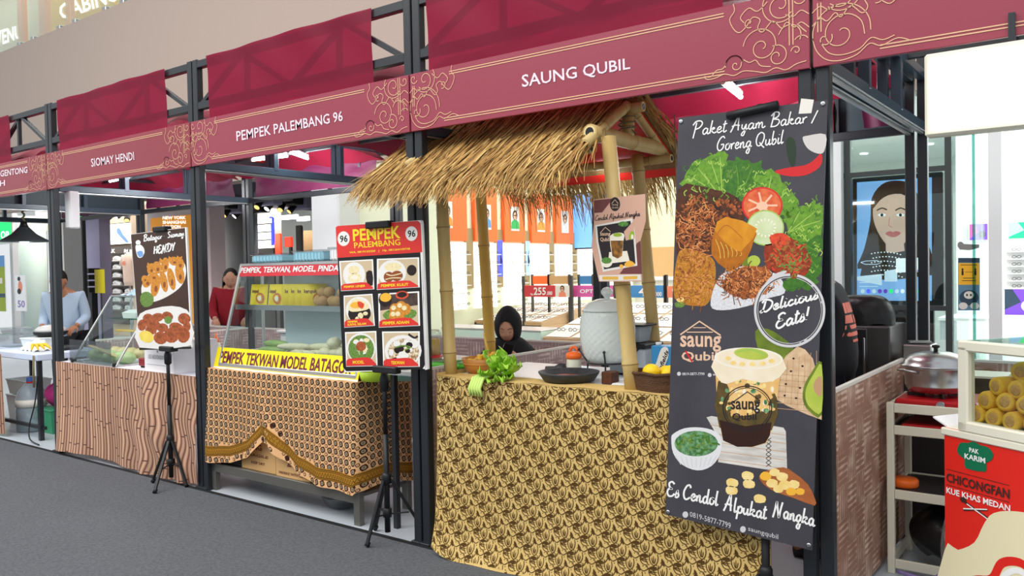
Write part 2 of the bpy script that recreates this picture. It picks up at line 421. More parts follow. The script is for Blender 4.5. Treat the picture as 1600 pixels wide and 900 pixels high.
# ------------------------------------------------------------------ mall walls behind the stalls
YS=6.6
struct(MB('plaster').box(-30,6,YS,YS+.25,2.75,at(0,82,y=YS).z).build('wall_back'))
zt=at(0,82,y=YS).z
g=MB('glass')
for k in range(7): g.box(-22+k*1.55,-20.5+k*1.55,YS+.1,YS+.12,zt-.05,zt+1.15)
g=tag(g.build('glass_balustrade'),'clear glass balustrade standing along the top edge of the beige bulkhead','balustrade')
for k in range(7):
    c=MB('brushed_steel')
    for q in (.25,1.25): c.box(-22+k*1.55+q-.06,-22+k*1.55+q+.06,YS+.06,YS+.16,zt-.02,zt+.1,.01)
    c.build('clamp',g)
MB('brushed_steel').cyl((-23,YS+.11,zt+1.18),(-11,YS+.11,zt+1.18),.03).build('handrail',g)
struct(MB('plaster').box(-30,-8,YS+.25,10.2,zt-.4,zt-.15).build('floor.001'))
# upper storey shop fronts
YU=9.2
struct(MB('off_white').box(-34,-10,YU+.1,YU+.3,5.2,9.5).build('wall_upper'))
struct(MB('white_wall').box(-34,-8,6.9,YU+.1,9.0,9.1).build('ceiling_upper'))
def upper_sign(px0,py0,px1,py1,m,name,label,txt,tq):
    o=thing(name,label,'shop sign',at((px0+px1)/2,py1,y=YU))
    x0,x1,z0,z1=ext(px0,py0,px1,py1,YU)
    MB(m).box(x0,x1,YU-.06,YU+.08,z0,z1,.01).build('panel',o)
    MB('letter_white').text(PP((0,YU-.08,0),(0,-1,0)),txt,tq,.01,.03).build('lettering',o)
    return o
mat('upper_yellow',(214,176,96),.6); mat('upper_beige',(196,182,160),.6); mat('peach',(224,170,140),.6)
upper_sign(76,-60,250,60,'upper_yellow','shop_fascia','yellow fascia with large white backlit letters on the upper floor','GABINO',[(90,8),(185,-25),(188,0),(96,32)])
upper_sign(-60,-20,66,110,'upper_beige','shop_fascia','grey beige fascia with white backlit letters at the far upper left','OXAVENUE',[(-40,58),(40,36),(42,56),(-40,86)])
def pil(px,wd,label):
    x=at(px,30,y=8.6).x; tag(MB('peach').box(x-wd,x+wd,8.5,8.62,zt-.15,9).build('column'),label,'column')
pil(38,.12,'slim peach column on the upper floor left of the yellow fascia')
pil(73,.16,'peach column on the upper floor at the edge of the yellow fascia')
pil(113,.08,'slim peach column on the upper floor standing in front of white letters')
# shop partitions and room shells
struct(MB('white_wall').box(-7.15,6,16.5,16.7,0,3.4).build('wall_rear'))
struct(MB('white_wall').box(-30,6,YS+.25,16.6,3.35,3.45).build('ceiling'))
struct(MB('cream_wall').box(-7.2,-7.0,YS+.9,16.5,0,3.35).build('wall_left'))
x0,x1,_,_=ext(560,400,668,400,YS)
struct(MB('cream_wall').box(x0,x1,YS+.02,YS+.2,0,2.8).build('wall_pier'))
x0,x1,_,_=ext(518,400,561,400,YS)
struct(MB('white_gloss').box(x0,x1,YS-.3,YS+.2,0,2.8,.02).build('column'))
struct(MB('white_gloss').box(at(1300,400,y=YS).x-.3,at(1318,400,y=YS).x,YS-.05,YS+.2,0,2.8).build('wall_right'))
# passage shell, left
struct(MB('white_wall').box(-30,-7.2,15.9,16.1,0,3.4).build('wall_far'))
struct(MB('dark_ceiling').box(-15.5,-7.3,YS+.3,15.9,2.98,3.3).build('ceiling_passage'))

# ------------------------------------------------------------------ steel stall frames, one per stall
FL=['farthest black steel stall frame at the left edge of the row','black steel stall frame around the leftmost open counter','black steel stall frame over the counter draped in bamboo print cloth','black steel stall frame over the table draped in brown batik','black steel stall frame around the bamboo hut counter','nearest black steel stall frame at the right edge over the snack cart']
def warren(b,a,c,zb,zt,axis,yy,n=4,s=.03):
    L=c-a; P=[]
    for k in range(n+1): P.append((a+L*k/n, zb if k%2==0 else zt))
    for p,q in zip(P,P[1:]):
        if axis=='x': b.beam((p[0],yy,p[1]),(q[0],yy,q[1]),s,s)
        else: b.beam((yy,p[0],p[1]),(yy,q[0],q[1]),s,s)
for i in range(6):
    a=XB[i]+.033; c=XB[i+1]-.033
    fr=thing('market_booth',FL[i],'booth',((a+c)/2,(YF+YR)/2,0))
    for x in (a,c):
        for y in (YF+.025,YR):
            b=MB('black_steel').box(x-.026,x+.026,y-.025,y+.025,.012,2.98,.004)
            po=b.build('post',fr)
            MB('black_steel').box(x-.032,x+.032,y-.045,y+.045,.006,.02,.002).build('foot_plate',po)
    for nm,y in (('front_truss',YF+.025),('rear_truss',YR)):
        b=MB('black_steel'); zl,zh=((2.66,2.945) if y<4 else (2.262,2.56))
        b.box(a+.026,c-.026,y-.022,y+.022,zl-.025,zl+.025,.003).box(a+.026,c-.026,y-.022,y+.022,zh-.025,zh+.025,.003)
        if y<4:
            warren(b,a+.03,c-.03,zl,zh,'x',y)
            for k in (.28,.72): b.beam((a+(c-a)*k,y,zl),(a+(c-a)*k,y,zh),.03,.03)
        else:
            for k in (.18,.38,.6,.8): b.beam((a+(c-a)*k,y,zl),(a+(c-a)*k,y,zh),.035,.03)
        b.build(nm,fr)
    for x in (a,c):
        b=MB('blue_steel')
        for z in (2.262,2.56): b.beam((x,YF+.05,z),(x,YR-.025,z),.045,.055,.004)
        for k in (.33,.66): b.beam((x,YF+(YR-YF)*k,2.27),(x,YF+(YR-YF)*k,2.55),.05,.04)
        b.m('alu').beam((x,YF+.05,2.229),(x,YR-.025,2.229),.02,.008,0)
        b.build('side_truss',fr)
    b=MB('black_steel').beam((a,YR-.5,2.575),(c,YR-.5,2.575),.03,.04); b.beam((a+.5,YF+.05,2.57),(a+.5,YR,2.57),.03,.03); b.build('roof_bar',fr)
# dark cladding boards on some trusses
t=tag(MB('dark_clad').box(XB[1]-.02,XB[1]-.012,YF+.1,YR,2.29,2.54).build('cladding_board'),'dark grey cladding board along the side truss of the leftmost counter','cladding board')
t=tag(MB('dark_clad').box(XB[4]+.6,XB[5]-.06,YR+.03,YR+.04,2.245,2.56).build('cladding_board'),'dark grey cladding board on the rear truss behind the large menu banner','cladding board')
t=tag(MB('dark_clad').box(XB[5]+.06,XB[6]-.1,YR+.03,YR+.04,2.245,2.56).build('cladding_board'),'dark grey cladding board on the rear truss behind the lit light box','cladding board')

# ------------------------------------------------------------------ sign boards with cloud scrolls
def spiral(cx,cy,r,t0,turns,dirn=1,n=14,r1=.15):
    return [(cx+r*(1-(1-r1)*k/n)*math.cos(t0+dirn*2*PI*turns*k/n), cy+r*(1-(1-r1)*k/n)*math.sin(t0+dirn*2*PI*turns*k/n)) for k in range(n+1)]
def ornament(b,F,x,y,sx,sy,kind):
    w=.0034
    k_=1.0
    G=lambda u,v,d: F(x+sx*u*k_, y+sy*v*k_, d)
    arc=lambda cx,cy,r,a0,a1,n=9:[(cx+r*math.cos(a0+(a1-a0)*k/n),cy+r*math.sin(a0+(a1-a0)*k/n)) for k in range(n+1)]
    S=lambda p,n=3:b.stroke(G,p,w,.002,n)
    if kind=='big':       # stacked curling clouds in a lower corner, u inwards v up from the corner
        S([(.43,.035),(.40,.028),(.375,.05),(.35,.052)]+arc(.30,.062,.036,2.2*0+.1,3.0)[::-1][::-1])
        S(arc(.30,.062,.036,-.2,2.9)+spiral(.292,.058,.024,2.9,1.0,1)); S(arc(.195,.118,.066,.15,3.2)+spiral(.185,.112,.052,3.2,1.15,1)); S(arc(.075,.135,.044,.3,3.6)); S(spiral(.125,.066,.046,1.2,1.35,1)); S(arc(.03,.10,.03,.6,2.6)); S(spiral(.05,.075,.02,0,1,1))
        S([(.43,.035),(.415,.02),(.38,.02),(.34,.03),(.30,.018),(.26,.03),(.21,.02),(.17,.01),(.13,.022),(.09,.008),(.05,.024),(.012,.03)],4)
        S([(.26,.075),(.235,.06),(.21,.065),(.19,.04),(.15,.03)],4); S([(.01,.14),(.03,.16),(.045,.178)],3)
    elif kind=='wave':
        S(spiral(.105,.11,.085,-.2,1.35,1)); S(arc(.105,.115,.105,-.1,3.3)); S(spiral(.045,.10,.03,.5,1.0,-1))
        S([(.0,.11),(.015,.06),(.05,.022),(.10,.010),(.16,.022),(.205,.055),(.245,.04),(.30,.058),(.345,.04)],4); S([(.03,.09),(.06,.045),(.11,.03),(.17,.042),(.21,.075),(.25,.06),(.29,.07)],4)
    else:                 # drifting cloud from an upper corner
        S([(.0,.15),(.03,.125),(.055,.14),(.085,.115),(.105,.135),(.14,.10),(.18,.135),(.20,.115),(.19,.085),(.22,.07),(.245,.10),(.275,.12),(.30,.10),(.315,.06),(.295,.03),(.30,.0)],4)
        S(spiral(.11,.045,.055,2.5,1.25,-1)); S(arc(.11,.04,.07,-.6,2.4)); S(spiral(.03,.03,.028,.4,1.0,1)); S([(.16,.02),(.20,.05),(.235,.03),(.27,.06),(.255,.085)],4); S([(.0,.10),(.03,.08),(.06,.098),(.09,.085)],4); S(spiral(.235,.088,.022,2,1.0,-1))
ZB,ZT=2.247,2.553
SIG=[(-1,['',''],'dull','dark red stall sign at the far left edge of the row',None),
     (0,None,'dull','short dark red stall sign above the leftmost open counter',None),
     (1,None,'dull','dark red sign with white lettering above the bamboo print counter',None),
     (2,None,'','red sign ending in the number 96 above the brown batik table',None),
     (3,None,'','wide red sign with white lettering above the thatched bamboo hut',None),
     (4,None,'','blank red sign with gold cloud scrolls at the upper right above the light box',None)]
for k,(i,_,dl,lab,_2) in enumerate(SIG):
    a=XB[k]+.006; c=XB[k+1]-.006; W=c-a
    s=thing('stall_sign',lab,'sign',((a+c)/2,YF-.02,ZB))
    MB('sign_red_dull' if dl else 'sign_red').box(a,c,YF-.022,YF-.004,ZB,ZT,.002).build('panel',s)
    F=FR((a,YF-.023,ZB),(1,0,0),(0,0,1))
    b=MB('sign_gold')
    for v in (.028,.040): b.rect(F,.24,v,W-.34,v+.0045,.001)
    for v in (.262,.274): b.rect(F,.28,v,W-.34,v+.0045,.001)
    for u in (.018,.030): b.rect(F,u,.13,u+.004,.24,.001)
    for u in (W-.078,W-.064): b.rect(F,u,.1,u+.004,.3,.001)
    ornament(b,F,0,0,1,1,'wave'); ornament(b,F,0,.306,1,-1,'cloud'); ornament(b,F,W,0,-1,1,'big'); ornament(b,F,W,.306,-1,-1,'cloud')
    b.build('gold_border',s)
    G=PP((0,YF-.024,0),(0,-1,0)); b=MB('sign_white')
    if k==1:
        b.text(G,'PAL GENTONG',[(-16,269),(43,260),(43,270),(-16,279)],.002,.02); b.text(G,'SIH',[(-10,284),(8,281),(8,290),(-10,293)],.002,.02)
    if k==2: b.text(G,'SIOMAY HENDI',[(142,248),(209,237),(210,250),(143,261)],.002,.012)
    if k==3: b.text(G,'PEMPEK PALEMBANG 96',[(369,205),(535,173),(536,189),(370,221)],.002,.012)
    if k==4: b.text(G,'SAUNG QUBIL',[(815,117),(984,90),(985,111),(816,140)],.002,.012)
    if k in (1,2,3,4): b.build('lettering',s)

# ------------------------------------------------------------------ fabric: front valances, roof canopies, rear skirts
VF=[(.1,.85),(-.1,.66),(.1,.855),(.1,.86),(.06,.83),(.1,1.0)]
for i in range(6):
    W=XB[i+1]-XB[i]; a=XB[i]+W*VF[i][0]; c=XB[i]+W*VF[i][1]
    random.seed(i)
    def fv(u,v,a=a,c=c,i=i): return (a+(c-a)*u, YF-.0015-v*(.016+.008*math.sin(u*9+i)+.006*math.sin(u*23+v*7+i*2))*(1 if v<.9 else 1), 2.52+(2.972-2.52)*v)
    b=MB('valance').grid(fv,40,10)
    tag(b.build('fabric_valance'),['sheer crimson valance cloth on the farthest left stall truss','sheer crimson valance cloth above the short left stall sign','sheer crimson valance cloth above the bamboo print counter sign','sheer crimson valance cloth above the sign ending in 96','sheer crimson valance cloth above the wide sign over the thatched hut','sheer crimson valance cloth above the sign at the upper right'][i],'valance','valances')
for i in range(6):
    a=XB[i]+.07; c=XB[i+1]-.07
    if i==5: continue
    def fc(u,v,a=a,c=c,i=i):
        h=min(u,1-u,v,1-v)*2
        return (a+(c-a)*u, YF+.09+(YR-YF-.13)*v, 2.6-.1*v+.36*h**.7+.018*math.sin(u*14+v*5+i)*math.sin(v*11-u*6)+.01*math.sin(u*31+v*17))
    tag(MB('canopy').grid(fc,40,40).build('roof_canopy'),['crimson cloth canopy under the farthest left stall roof','crimson cloth canopy over the leftmost open counter','crimson cloth canopy over the bamboo print counter','crimson cloth canopy over the brown batik table','crimson cloth canopy over the bamboo hut'][i],'canopy','stall canopies')
    if i==4: c=-1.29
    def fs(u,v,a=a,c=c,i=i):
        return (a+.12+(c-a-.24)*u, YR-.03+.012*math.sin(u*26+i+v*3)*(.4+v)+.008*math.sin(u*9-v*8), 2.29+.25*v-.012*math.sin(u*PI*3+i)*(v))
    tag(MB('canopy_magenta' if i!=4 else 'canopy').grid(fs,60,8).build('rear_skirt'),['magenta cloth skirt on the rear truss of the farthest left stall','magenta cloth skirt on the rear truss behind the leftmost counter','magenta cloth skirt on the rear truss behind the bamboo print counter','magenta cloth skirt on the rear truss behind the batik table','magenta cloth skirt on the rear truss behind the bamboo hut'][i],'cloth skirt','rear skirts')
# red, black and blue striped tarpaulin laid over the roof bars beside the hut
st=thing('striped_tarp','red tarpaulin with black and pale blue stripes under the roof beside the thatch','tarpaulin',(-3.5,4.2,2.56))
A0,A1=V((-3.85,3.6,2.555)),V((-4.35,5.1,2.555))
b=MB(); wv=V((1,0,0))
for m_,u0,u1 in (('hot_red',0,.13),('black_plastic',.13,.26),('sky_stripe',.26,.37),('hot_red',.37,.68)):
    b.m(m_); b.add([A0+wv*u0,A0+wv*u1,A1+wv*u1,A1+wv*u0,A0+wv*u0+V((0,0,.006)),A0+wv*u1+V((0,0,.006)),A1+wv*u1+V((0,0,.006)),A1+wv*u0+V((0,0,.006))],[(3,2,1,0),(4,5,6,7),(0,1,5,4),(2,3,7,6),(1,2,6,5),(3,0,4,7)],False)
b.build('sheet',st)
tp=tag(MB('hot_red').box(XB[2]+.2,XB[2]+.75,4.3,5.0,2.59,2.6).build('red_tarp'),'small orange red tarpaulin seen in the truss gap left of the second sign','tarpaulin')

# ------------------------------------------------------------------ tube lights
def tube_light(p,q,label,pw=14,r=.014,house=True):
    p=V(p); q=V(q); o=thing('tube_light',label,'light',(p+q)/2,'tube lights')
    d=(q-p).normalized()
    MB('lamp_white').tube([p,p+(q-p)*.3,p+(q-p)*.7,q],r,10).build('tube',o)
    if house: MB('white').beam(p+V((0,0,r+.012)),q+V((0,0,r+.012)),.035,.022,.004).build('housing',o)
    b=MB('white'); b.cyl(p-d*.015,p,r*1.1); b.cyl(q,q+d*.015,r*1.1); b.build('end_cap',o)
    l=bpy.data.lights.new('tube_glow','POINT'); l.energy=pw*1.7; l.shadow_soft_size=.12; l.color=(.93,.97,1)
    lo=bpy.data.objects.new('tube_glow',l); C.objects.link(lo); lo.location=(p+q)/2-V((0,0,.1))
tube_light(at(1130,129,z=2.53),at(1157,151,z=2.53),'white tube light under the canopy above the large menu banner',16)
tube_light(at(451,237,z=2.52),at(480,247,z=2.52),'white tube light under the canopy above the batik table display case',16)
tube_light((-8.25,4.45,2.53),(-8.75,4.5,2.53),'white tube light under the canopy of the leftmost counter',12)
tube_light((-7.05,3.75,2.62),(-7.02,4.1,2.62),'short white tube light in the truss gap above the bamboo print counter sign',6)
tube_light((-4.95,3.75,2.62),(-4.93,4.15,2.62),'short white tube light in the truss gap left of the sign ending in 96',6)
tube_light((-6.3,4.55,2.53),(-5.9,4.6,2.53),'white tube light under the canopy of the bamboo print counter',10)

# ------------------------------------------------------------------ woven partition panels
def partition(x0,x1,y0,y1,z1,label,m_='weave',z0=.03):
    o=thing('low_partition',label,'partition',((x0+x1)/2,(y0+y1)/2,z0))
    MB(m_).uvbox(x0,x1,y0,y1,z0,z1).build('board',o)
    b=MB('off_white'); b.box(x0-.002,x1+.002,y0-.002,y1+.002,z1,z1+.014); b.build('top_trim',o)
    return o
for i,lab in ((1,'woven pattern low wall behind the leftmost open counter'),(2,'woven pattern low wall behind the bamboo print counter'),(3,'woven pattern low wall behind the woman in black'),(4,'woven pattern low wall at the back of the hut counter')):
    partition(XB[i]+.08,XB[i+1]-.08,YR-.01,YR+.01,.93,lab)
partition(XB[5]+.08,XB[6]-.08,YR-.01,YR+.01,.93,'woven brown low wall behind the snack cart','weave_warm')
partition(XB[4]-.008,XB[4]+.008,YF+.06,YR-.04,.95,'woven pattern low side wall between the batik table and the hut counter')
partition(XB[2]-.008,XB[2]+.008,YF+.35,YR-.04,.93,'woven pattern low side wall left of the bamboo print counter')
partition(XB[3]-.008,XB[3]+.008,YF+.35,YR-.04,.93,'woven pattern low side wall left of the glass display case')
partition(XB[5]-.008,XB[5]+.008,YF+.06,YR-.04,.965,'woven brown low side wall right of the large menu banner','weave_warm')

# ------------------------------------------------------------------ brush script lettering, drawn as strokes
GL={
'P':(1.5,[[(.5,2.1),(.42,1.2),(.3,0),(.25,-.5)],[(.0,1.7),(.4,2.3),(1.1,2.3),(1.35,1.8),(1.0,1.2),(.45,1.0)]]),
'A':(1.5,[[(0,-.2),(.3,.6),(.75,2.1),(.95,2.3),(1.0,1.2),(1.1,0)],[(.1,.75),(.6,.95),(1.25,.8)]]),
'B':(1.6,[[(.5,2.2),(.4,1.1),(.25,-.1)],[(.1,1.8),(.6,2.4),(1.2,2.2),(1.1,1.6),(.5,1.25),(1.2,1.1),(1.4,.6),(1.0,.05),(.3,.0)]]),
'G':(1.5,[[(1.3,1.9),(1.0,2.25),(.5,1.9),(.15,1.0),(.3,.2),(.75,0),(1.15,.4),(1.2,.95),(.75,.9)]]),
'Q':(1.7,[[(.8,2.2),(.3,1.8),(.1,.9),(.4,.1),(1.0,.2),(1.4,1.1),(1.3,1.9),(.8,2.2)],[(.7,.6),(1.1,.1),(1.6,-.35)]]),
'D':(1.6,[[(.45,2.1),(.35,1.0),(.15,.1),(-.1,.2),(.2,.35),(.7,.0),(1.3,.6),(1.4,1.5),(.9,2.1),(.3,2.2),(.0,1.8)]]),
'E':(1.3,[[(1.1,1.9),(.7,2.2),(.25,1.9),(.4,1.3),(.8,1.15),(.25,1.05),(.05,.5),(.35,.0),(.9,.1),(1.2,.5)]]),
'C':(1.3,[[(1.15,1.8),(.95,2.2),(.5,2.0),(.1,1.1),(.2,.25),(.6,0),(1.15,.4)]]),
'N':(1.7,[[(.0,-.3),(.25,.9),(.45,2.1),(.6,1.4),(.85,.3),(1.0,-.1),(1.15,1.0),(1.4,2.2)]]),
'H':(1.5,[[(.3,2.1),(.2,0)],[(1.2,2.1),(1.1,0)],[(.2,1.0),(1.2,1.15)]]),
'S':(1.2,[[(1.0,1.9),(.6,2.2),(.2,1.8),(.5,1.2),(.9,.7),(.6,.05),(.1,.2)]]),
'Y':(1.3,[[(.1,2.1),(.35,1.35),(.65,1.1)],[(1.1,2.2),(.65,1.1),(.45,0)]]),
'a':(1.05,[[(.72,.85),(.45,1),(.12,.65),(.15,.15),(.4,0),(.72,.45),(.76,.95)],[(.76,.9),(.74,.2),(.9,0),(1.08,.2)]]),
'b':(1.0,[[(.25,2.2),(.15,1),(.2,.15),(.5,0),(.8,.4),(.7,.85),(.4,.8),(.2,.4)]]),
'c':(.85,[[(.7,.8),(.45,1),(.12,.6),(.2,.1),(.5,0),(.85,.25)]]),
'd':(1.1,[[(.72,.85),(.45,1),(.12,.6),(.2,.1),(.45,0),(.75,.5),(.9,2.2)],[(.82,1.2),(.78,.2),(.95,0),(1.1,.2)]]),
'e':(.85,[[(.1,.45),(.55,.6),(.6,.9),(.35,1),(.1,.6),(.18,.12),(.45,0),(.85,.3)]]),
'g':(1.05,[[(.72,.85),(.45,1),(.12,.65),(.15,.2),(.4,.05),(.72,.5),(.76,.95)],[(.76,.9),(.72,-.3),(.55,-.95),(.2,-.8),(.4,-.3),(1.05,.2)]]),
'i':(.55,[[(.2,1),(.15,.25),(.3,0),(.55,.25)],[(.28,1.45),(.3,1.52)]]),
'k':(1.05,[[(.25,2.2),(.15,1),(.1,0)],[(.15,.4),(.5,.95),(.72,.8),(.3,.5),(.7,.05),(1.05,.2)]]),
'l':(.55,[[(.3,2.2),(.18,1.0),(.18,.2),(.3,0),(.55,.25)]]),
'm':(1.5,[[(.1,.9),(.15,0)],[(.15,.5),(.4,.95),(.55,.8),(.55,0)],[(.55,.5),(.85,.95),(1.0,.8),(1.05,.15),(1.25,0),(1.5,.25)]]),
'n':(1.05,[[(.1,.9),(.15,0)],[(.15,.5),(.45,.95),(.62,.8),(.62,.2),(.8,0),(1.05,.25)]]),
'o':(.95,[[(.5,1),(.15,.75),(.15,.2),(.45,0),(.75,.3),(.75,.8),(.5,1),(.6,.85),(.95,.85)]]),
'p':(1.0,[[(.2,1),(.15,0),(.05,-1)],[(.15,.4),(.45,1),(.8,.8),(.75,.2),(.45,0),(.2,.2)]]),
'r':(.75,[[(.1,.95),(.2,0)],[(.18,.5),(.4,.9),(.7,.95)]]),
's':(.75,[[(.05,.2),(.4,1.05),(.45,.8),(.62,.3),(.35,0),(.05,.1)]]),
't':(.65,[[(.3,1.9),(.2,.8),(.2,.15),(.35,0),(.65,.25)],[(.0,1.3),(.6,1.4)]]),
'u':(1.05,[[(.1,.95),(.1,.25),(.35,0),(.65,.4),(.72,.95)],[(.72,.9),(.7,.2),(.85,0),(1.05,.25)]]),
'y':(1.0,[[(.1,.95),(.12,.35),(.4,.15),(.7,.95)],[(.7,.95),(.65,-.2),(.45,-.95),(.15,-.8),(.4,-.3),(1.0,.2)]]),
'!':(.5,[[(.3,2.0),(.2,.6)],[(.16,.1),(.17,.02)]]),'/':(1.0,[[(.8,1.9),(.1,-.2)]]),'-':(.8,[[(.15,.8),(.2,.8)]]),' ':(.6,[])}
def script_w(t): return sum(GL[c][0] for c in t)
def script(b,F,t,p0,p1,xh,w,d=.002,slant=.12):     # baseline from p0 to p1, x-height xh (image-down v), stroke width w
    W=script_w(t); ux,uy=(p1[0]-p0[0])/W,(p1[1]-p0[1])/W; L=math.hypot(ux,uy); x=0
    vx,vy=0.0,-xh
    for c in t:
        a,st=GL[c]
        for s in st:
            pts=[(p0[0]+ux*(x+q[0]+slant*q[1])+vx*q[1], p0[1]+uy*(x+q[0]+slant*q[1])+vy*q[1]) for q in s]
            d+=.00012; b.stroke(F,pts,w,d,4 if len(pts)>2 else 0)
        x+=a

# ------------------------------------------------------------------ bamboo hut counter
mat('bamboo',(206,182,122),.45,var=((14,14,3),(182,150,88),.25),bump=(12,.2))
mat('bamboo_warm',(212,172,80),.45,var=((14,14,3),(190,146,62),.25))
mat('bamboo_node',(140,112,66),.6)
mat('bamboo_cut',(226,206,150),.7)
mat('straw_a',(186,146,84),.8); mat('straw_b',(160,120,66),.8); mat('straw_c',(132,98,54),.8); mat('straw_d',(204,172,108),.8); mat('straw_base',(110,82,48),.9,var=(40,(140,106,62),.2))
mat('twine',(120,110,80),.8)
mat('batik_gold',(208,176,108),.85,var=(3,(216,186,122),.3),bump=(700,.15),spec=.1)
mat('batik_brown',(84,60,30),.9,spec=.1)
mat('counter_top',(226,228,230),.4)
def bamboo(b,p,q,r,m_='bamboo',nodes=.3,ph=.1,n=12):
    p=V(p); q=V(q); L=(q-p).length; b.m(m_); d=(q-p)/L
    ts=[0]; z=ph
    rr=[r]
    while z<L-.03:
        for o,k in ((-.016,1.0),(-.006,1.09),(.006,1.09),(.016,1.0)): ts.append(z+o); rr.append(r*k)
        z+=nodes*(.85+.3*random.random())
    ts.append(L); rr.append(r*.97)
    b.tube([p+d*t for t in ts],rr,n)
    b.m('bamboo_node')
    for k in range(2,len(ts)-2,4): b.tube([p+d*(ts[k]+.0005),p+d*(ts[k+1]-.007)],r*1.105,n,False)
    b.m('bamboo_cut'); b.cyl(q-d*.001,q+d*.0015,r*.8,n); b.cyl(p-d*.0015,p+d*.001,r*.8,n)
    b.m('black_plastic'); b.cyl(q+d*.0012,q+d*.002,r*.6,n); b.cyl(p-d*.002,p-d*.0012,r*.6,n)
ZC=.938
XC0,XC1=-2.905,-1.13
co=thing('serving_counter','white topped serving counter hidden under the brown floral cloth','counter',((XC0+XC1)/2,3.6,0))
MB('counter_top').box(XC0+.02,XC1-.02,3.225,3.98,ZC-.03,ZC,.004).build('top',co)
MB('tan_wood').box(XC0+.05,XC1-.05,3.24,3.27,.12,ZC-.03).build('front_panel',co)
for x,y in ((XC0+.06,3.3),(XC1-.06,3.3),(XC0+.06,3.92),(XC1-.06,3.92)): MB('black_steel').box(x-.02,x+.02,y-.02,y+.02,0,ZC-.03,.003).build('leg',co)
# cloth over the counter front
WC=XC1-XC0; HC=ZC+.004
def CS(a,b,d=0):
    k=max(0,1-b/HC); fo=.010*math.sin(a*7.3+1)*k+.006*math.sin(a*17+.5)*k+.05*max(0,k-.55)**2*2+.03*math.exp(-a/.25)*k*k
    y=3.205-fo-.035*max(0,.12-b)/.12*math.exp(-((a-.35)/.35)**2)
    lift=.055*math.exp(-a/.07)
    return V((XC0+a, y-d, max(.006,lift*k+b*(1-lift*.6*k))+.0))
b=MB('batik_gold').grid(lambda u,v:CS(u*WC,v*HC),60,30)
b.grid(lambda u,v:(XC0+u*WC,3.205+.16*v,ZC+.005+.0015*math.sin(u*40+v*3)),60,2)
b.grid(lambda u,v:(XC0-.002+.012*v*(1-v),3.205+.3*u-.03*v*(1-u),ZC*(1-v)+.02),6,14)
b.m('batik_brown')
def clampF(a,c,d): return CS(min(max(a,0.002),WC-.002),min(max(c,.002),HC-.002),d)
random.seed(3)
def motif(F,ox,oy,b,s=1.0):
    G=lambda x,y,d:F(ox+x*s,oy+y*s,d)
    D=.0012
    # upright tulip
    b.stroke(G,[(-.018,.054),(-.021,.034),(-.015,.012),(0,.001),(.014,.012),(.020,.034),(.017,.052)],.0044,D,3)
    for x,h in ((-.007,.034),(-.001,.042),(.006,.034)): b.stroke(G,[(x*.5,.009),(x,.02),(x*1.3,h)],.0044,D,2,taper=True)
    # side fork
    fx,fy=-.044,.018
    b.stroke(G,[(fx+.014,fy+.022),(fx-.004,fy+.024),(fx-.017,fy+.013),(fx-.018,fy-.003),(fx-.006,fy-.018),(fx+.013,fy-.02)],.0042,D,3)
    for y in (-.008,.001,.010): b.stroke(G,[(fx-.015,fy+.001+y*.2),(fx,fy+.002+y*.8),(fx+.017,fy+.004+y*1.2)],.0042,D,2,taper=True)
    # two dark leaves
    def leaf(cx,cy,L,w,a):
        c_,s_=math.cos(a),math.sin(a); pts=[]
        for t,k in ((-1,0),(-.5,.75),(0,1),(.5,.7),(1,0),(.5,-.7),(0,-1),(-.5,-.7)): x,y=t*L,k*w; pts.append((cx+x*c_-y*s_,cy+x*s_+y*c_))
        b.shape(G,pts,D)
    leaf(-.004,-.011,.022,.0086,.22); leaf(-.070,-.016,.019,.0078,1.9)
    b.stroke(G,[(-.071,-.006),(-.062,-.022),(-.045,-.030),(-.024,-.016),(-.010,-.010),(.012,-.014),(.028,-.004),(.038,.014),(.040,.022)],.0042,D,3)
    b.stroke(G,[(.0,.002),(-.001,-.016),(.006,-.034),(.016,-.050)],.0040,D,3)
    b.stroke(G,[(fx+.012,fy-.02),(fx+.018,fy-.034),(fx+.030,fy-.044)],.0040,D,2)
    for x,y,a in ((.010,.058,.5),(-.010,.064,1.2),(-.026,.050,2.0),(.030,.046,.9),(-.052,-.010,.6),(-.034,-.012,1.9),(.018,-.028,.3),(-.024,.0,.8),(-.02,-.034,1.4)):
        b.stroke(G,[(x,y),(x+.006*math.cos(a),y+.006*math.sin(a))],.0032,D,0)
for i in range(-14,34):
    for j in range(-6,26):
        x=.02+i*.041+j*.112-.4; y=.9-i*.050+j*.036-.1
        if -.05<x<WC+.05 and -.04<y<HC+.03: motif(clampF,x,y,b,1.0)
cl=tag(b.build('floral_cloth'),'mustard cloth printed with dark brown flowers hung over the hut counter front','tablecloth')

hut=thing('bamboo_hut','bamboo hut with a shaggy thatched roof standing on the floral counter','hut',(-2.5,3.65,ZC))
PB=[((-2.9,3.31,ZC),(-2.945,3.31,2.06)),((-1.79,3.29,ZC),(-1.905,3.31,2.10)),((-3.13,3.95,ZC),(-3.19,3.95,2.08)),((-1.99,3.93,ZC),(-2.10,3.95,2.10))]
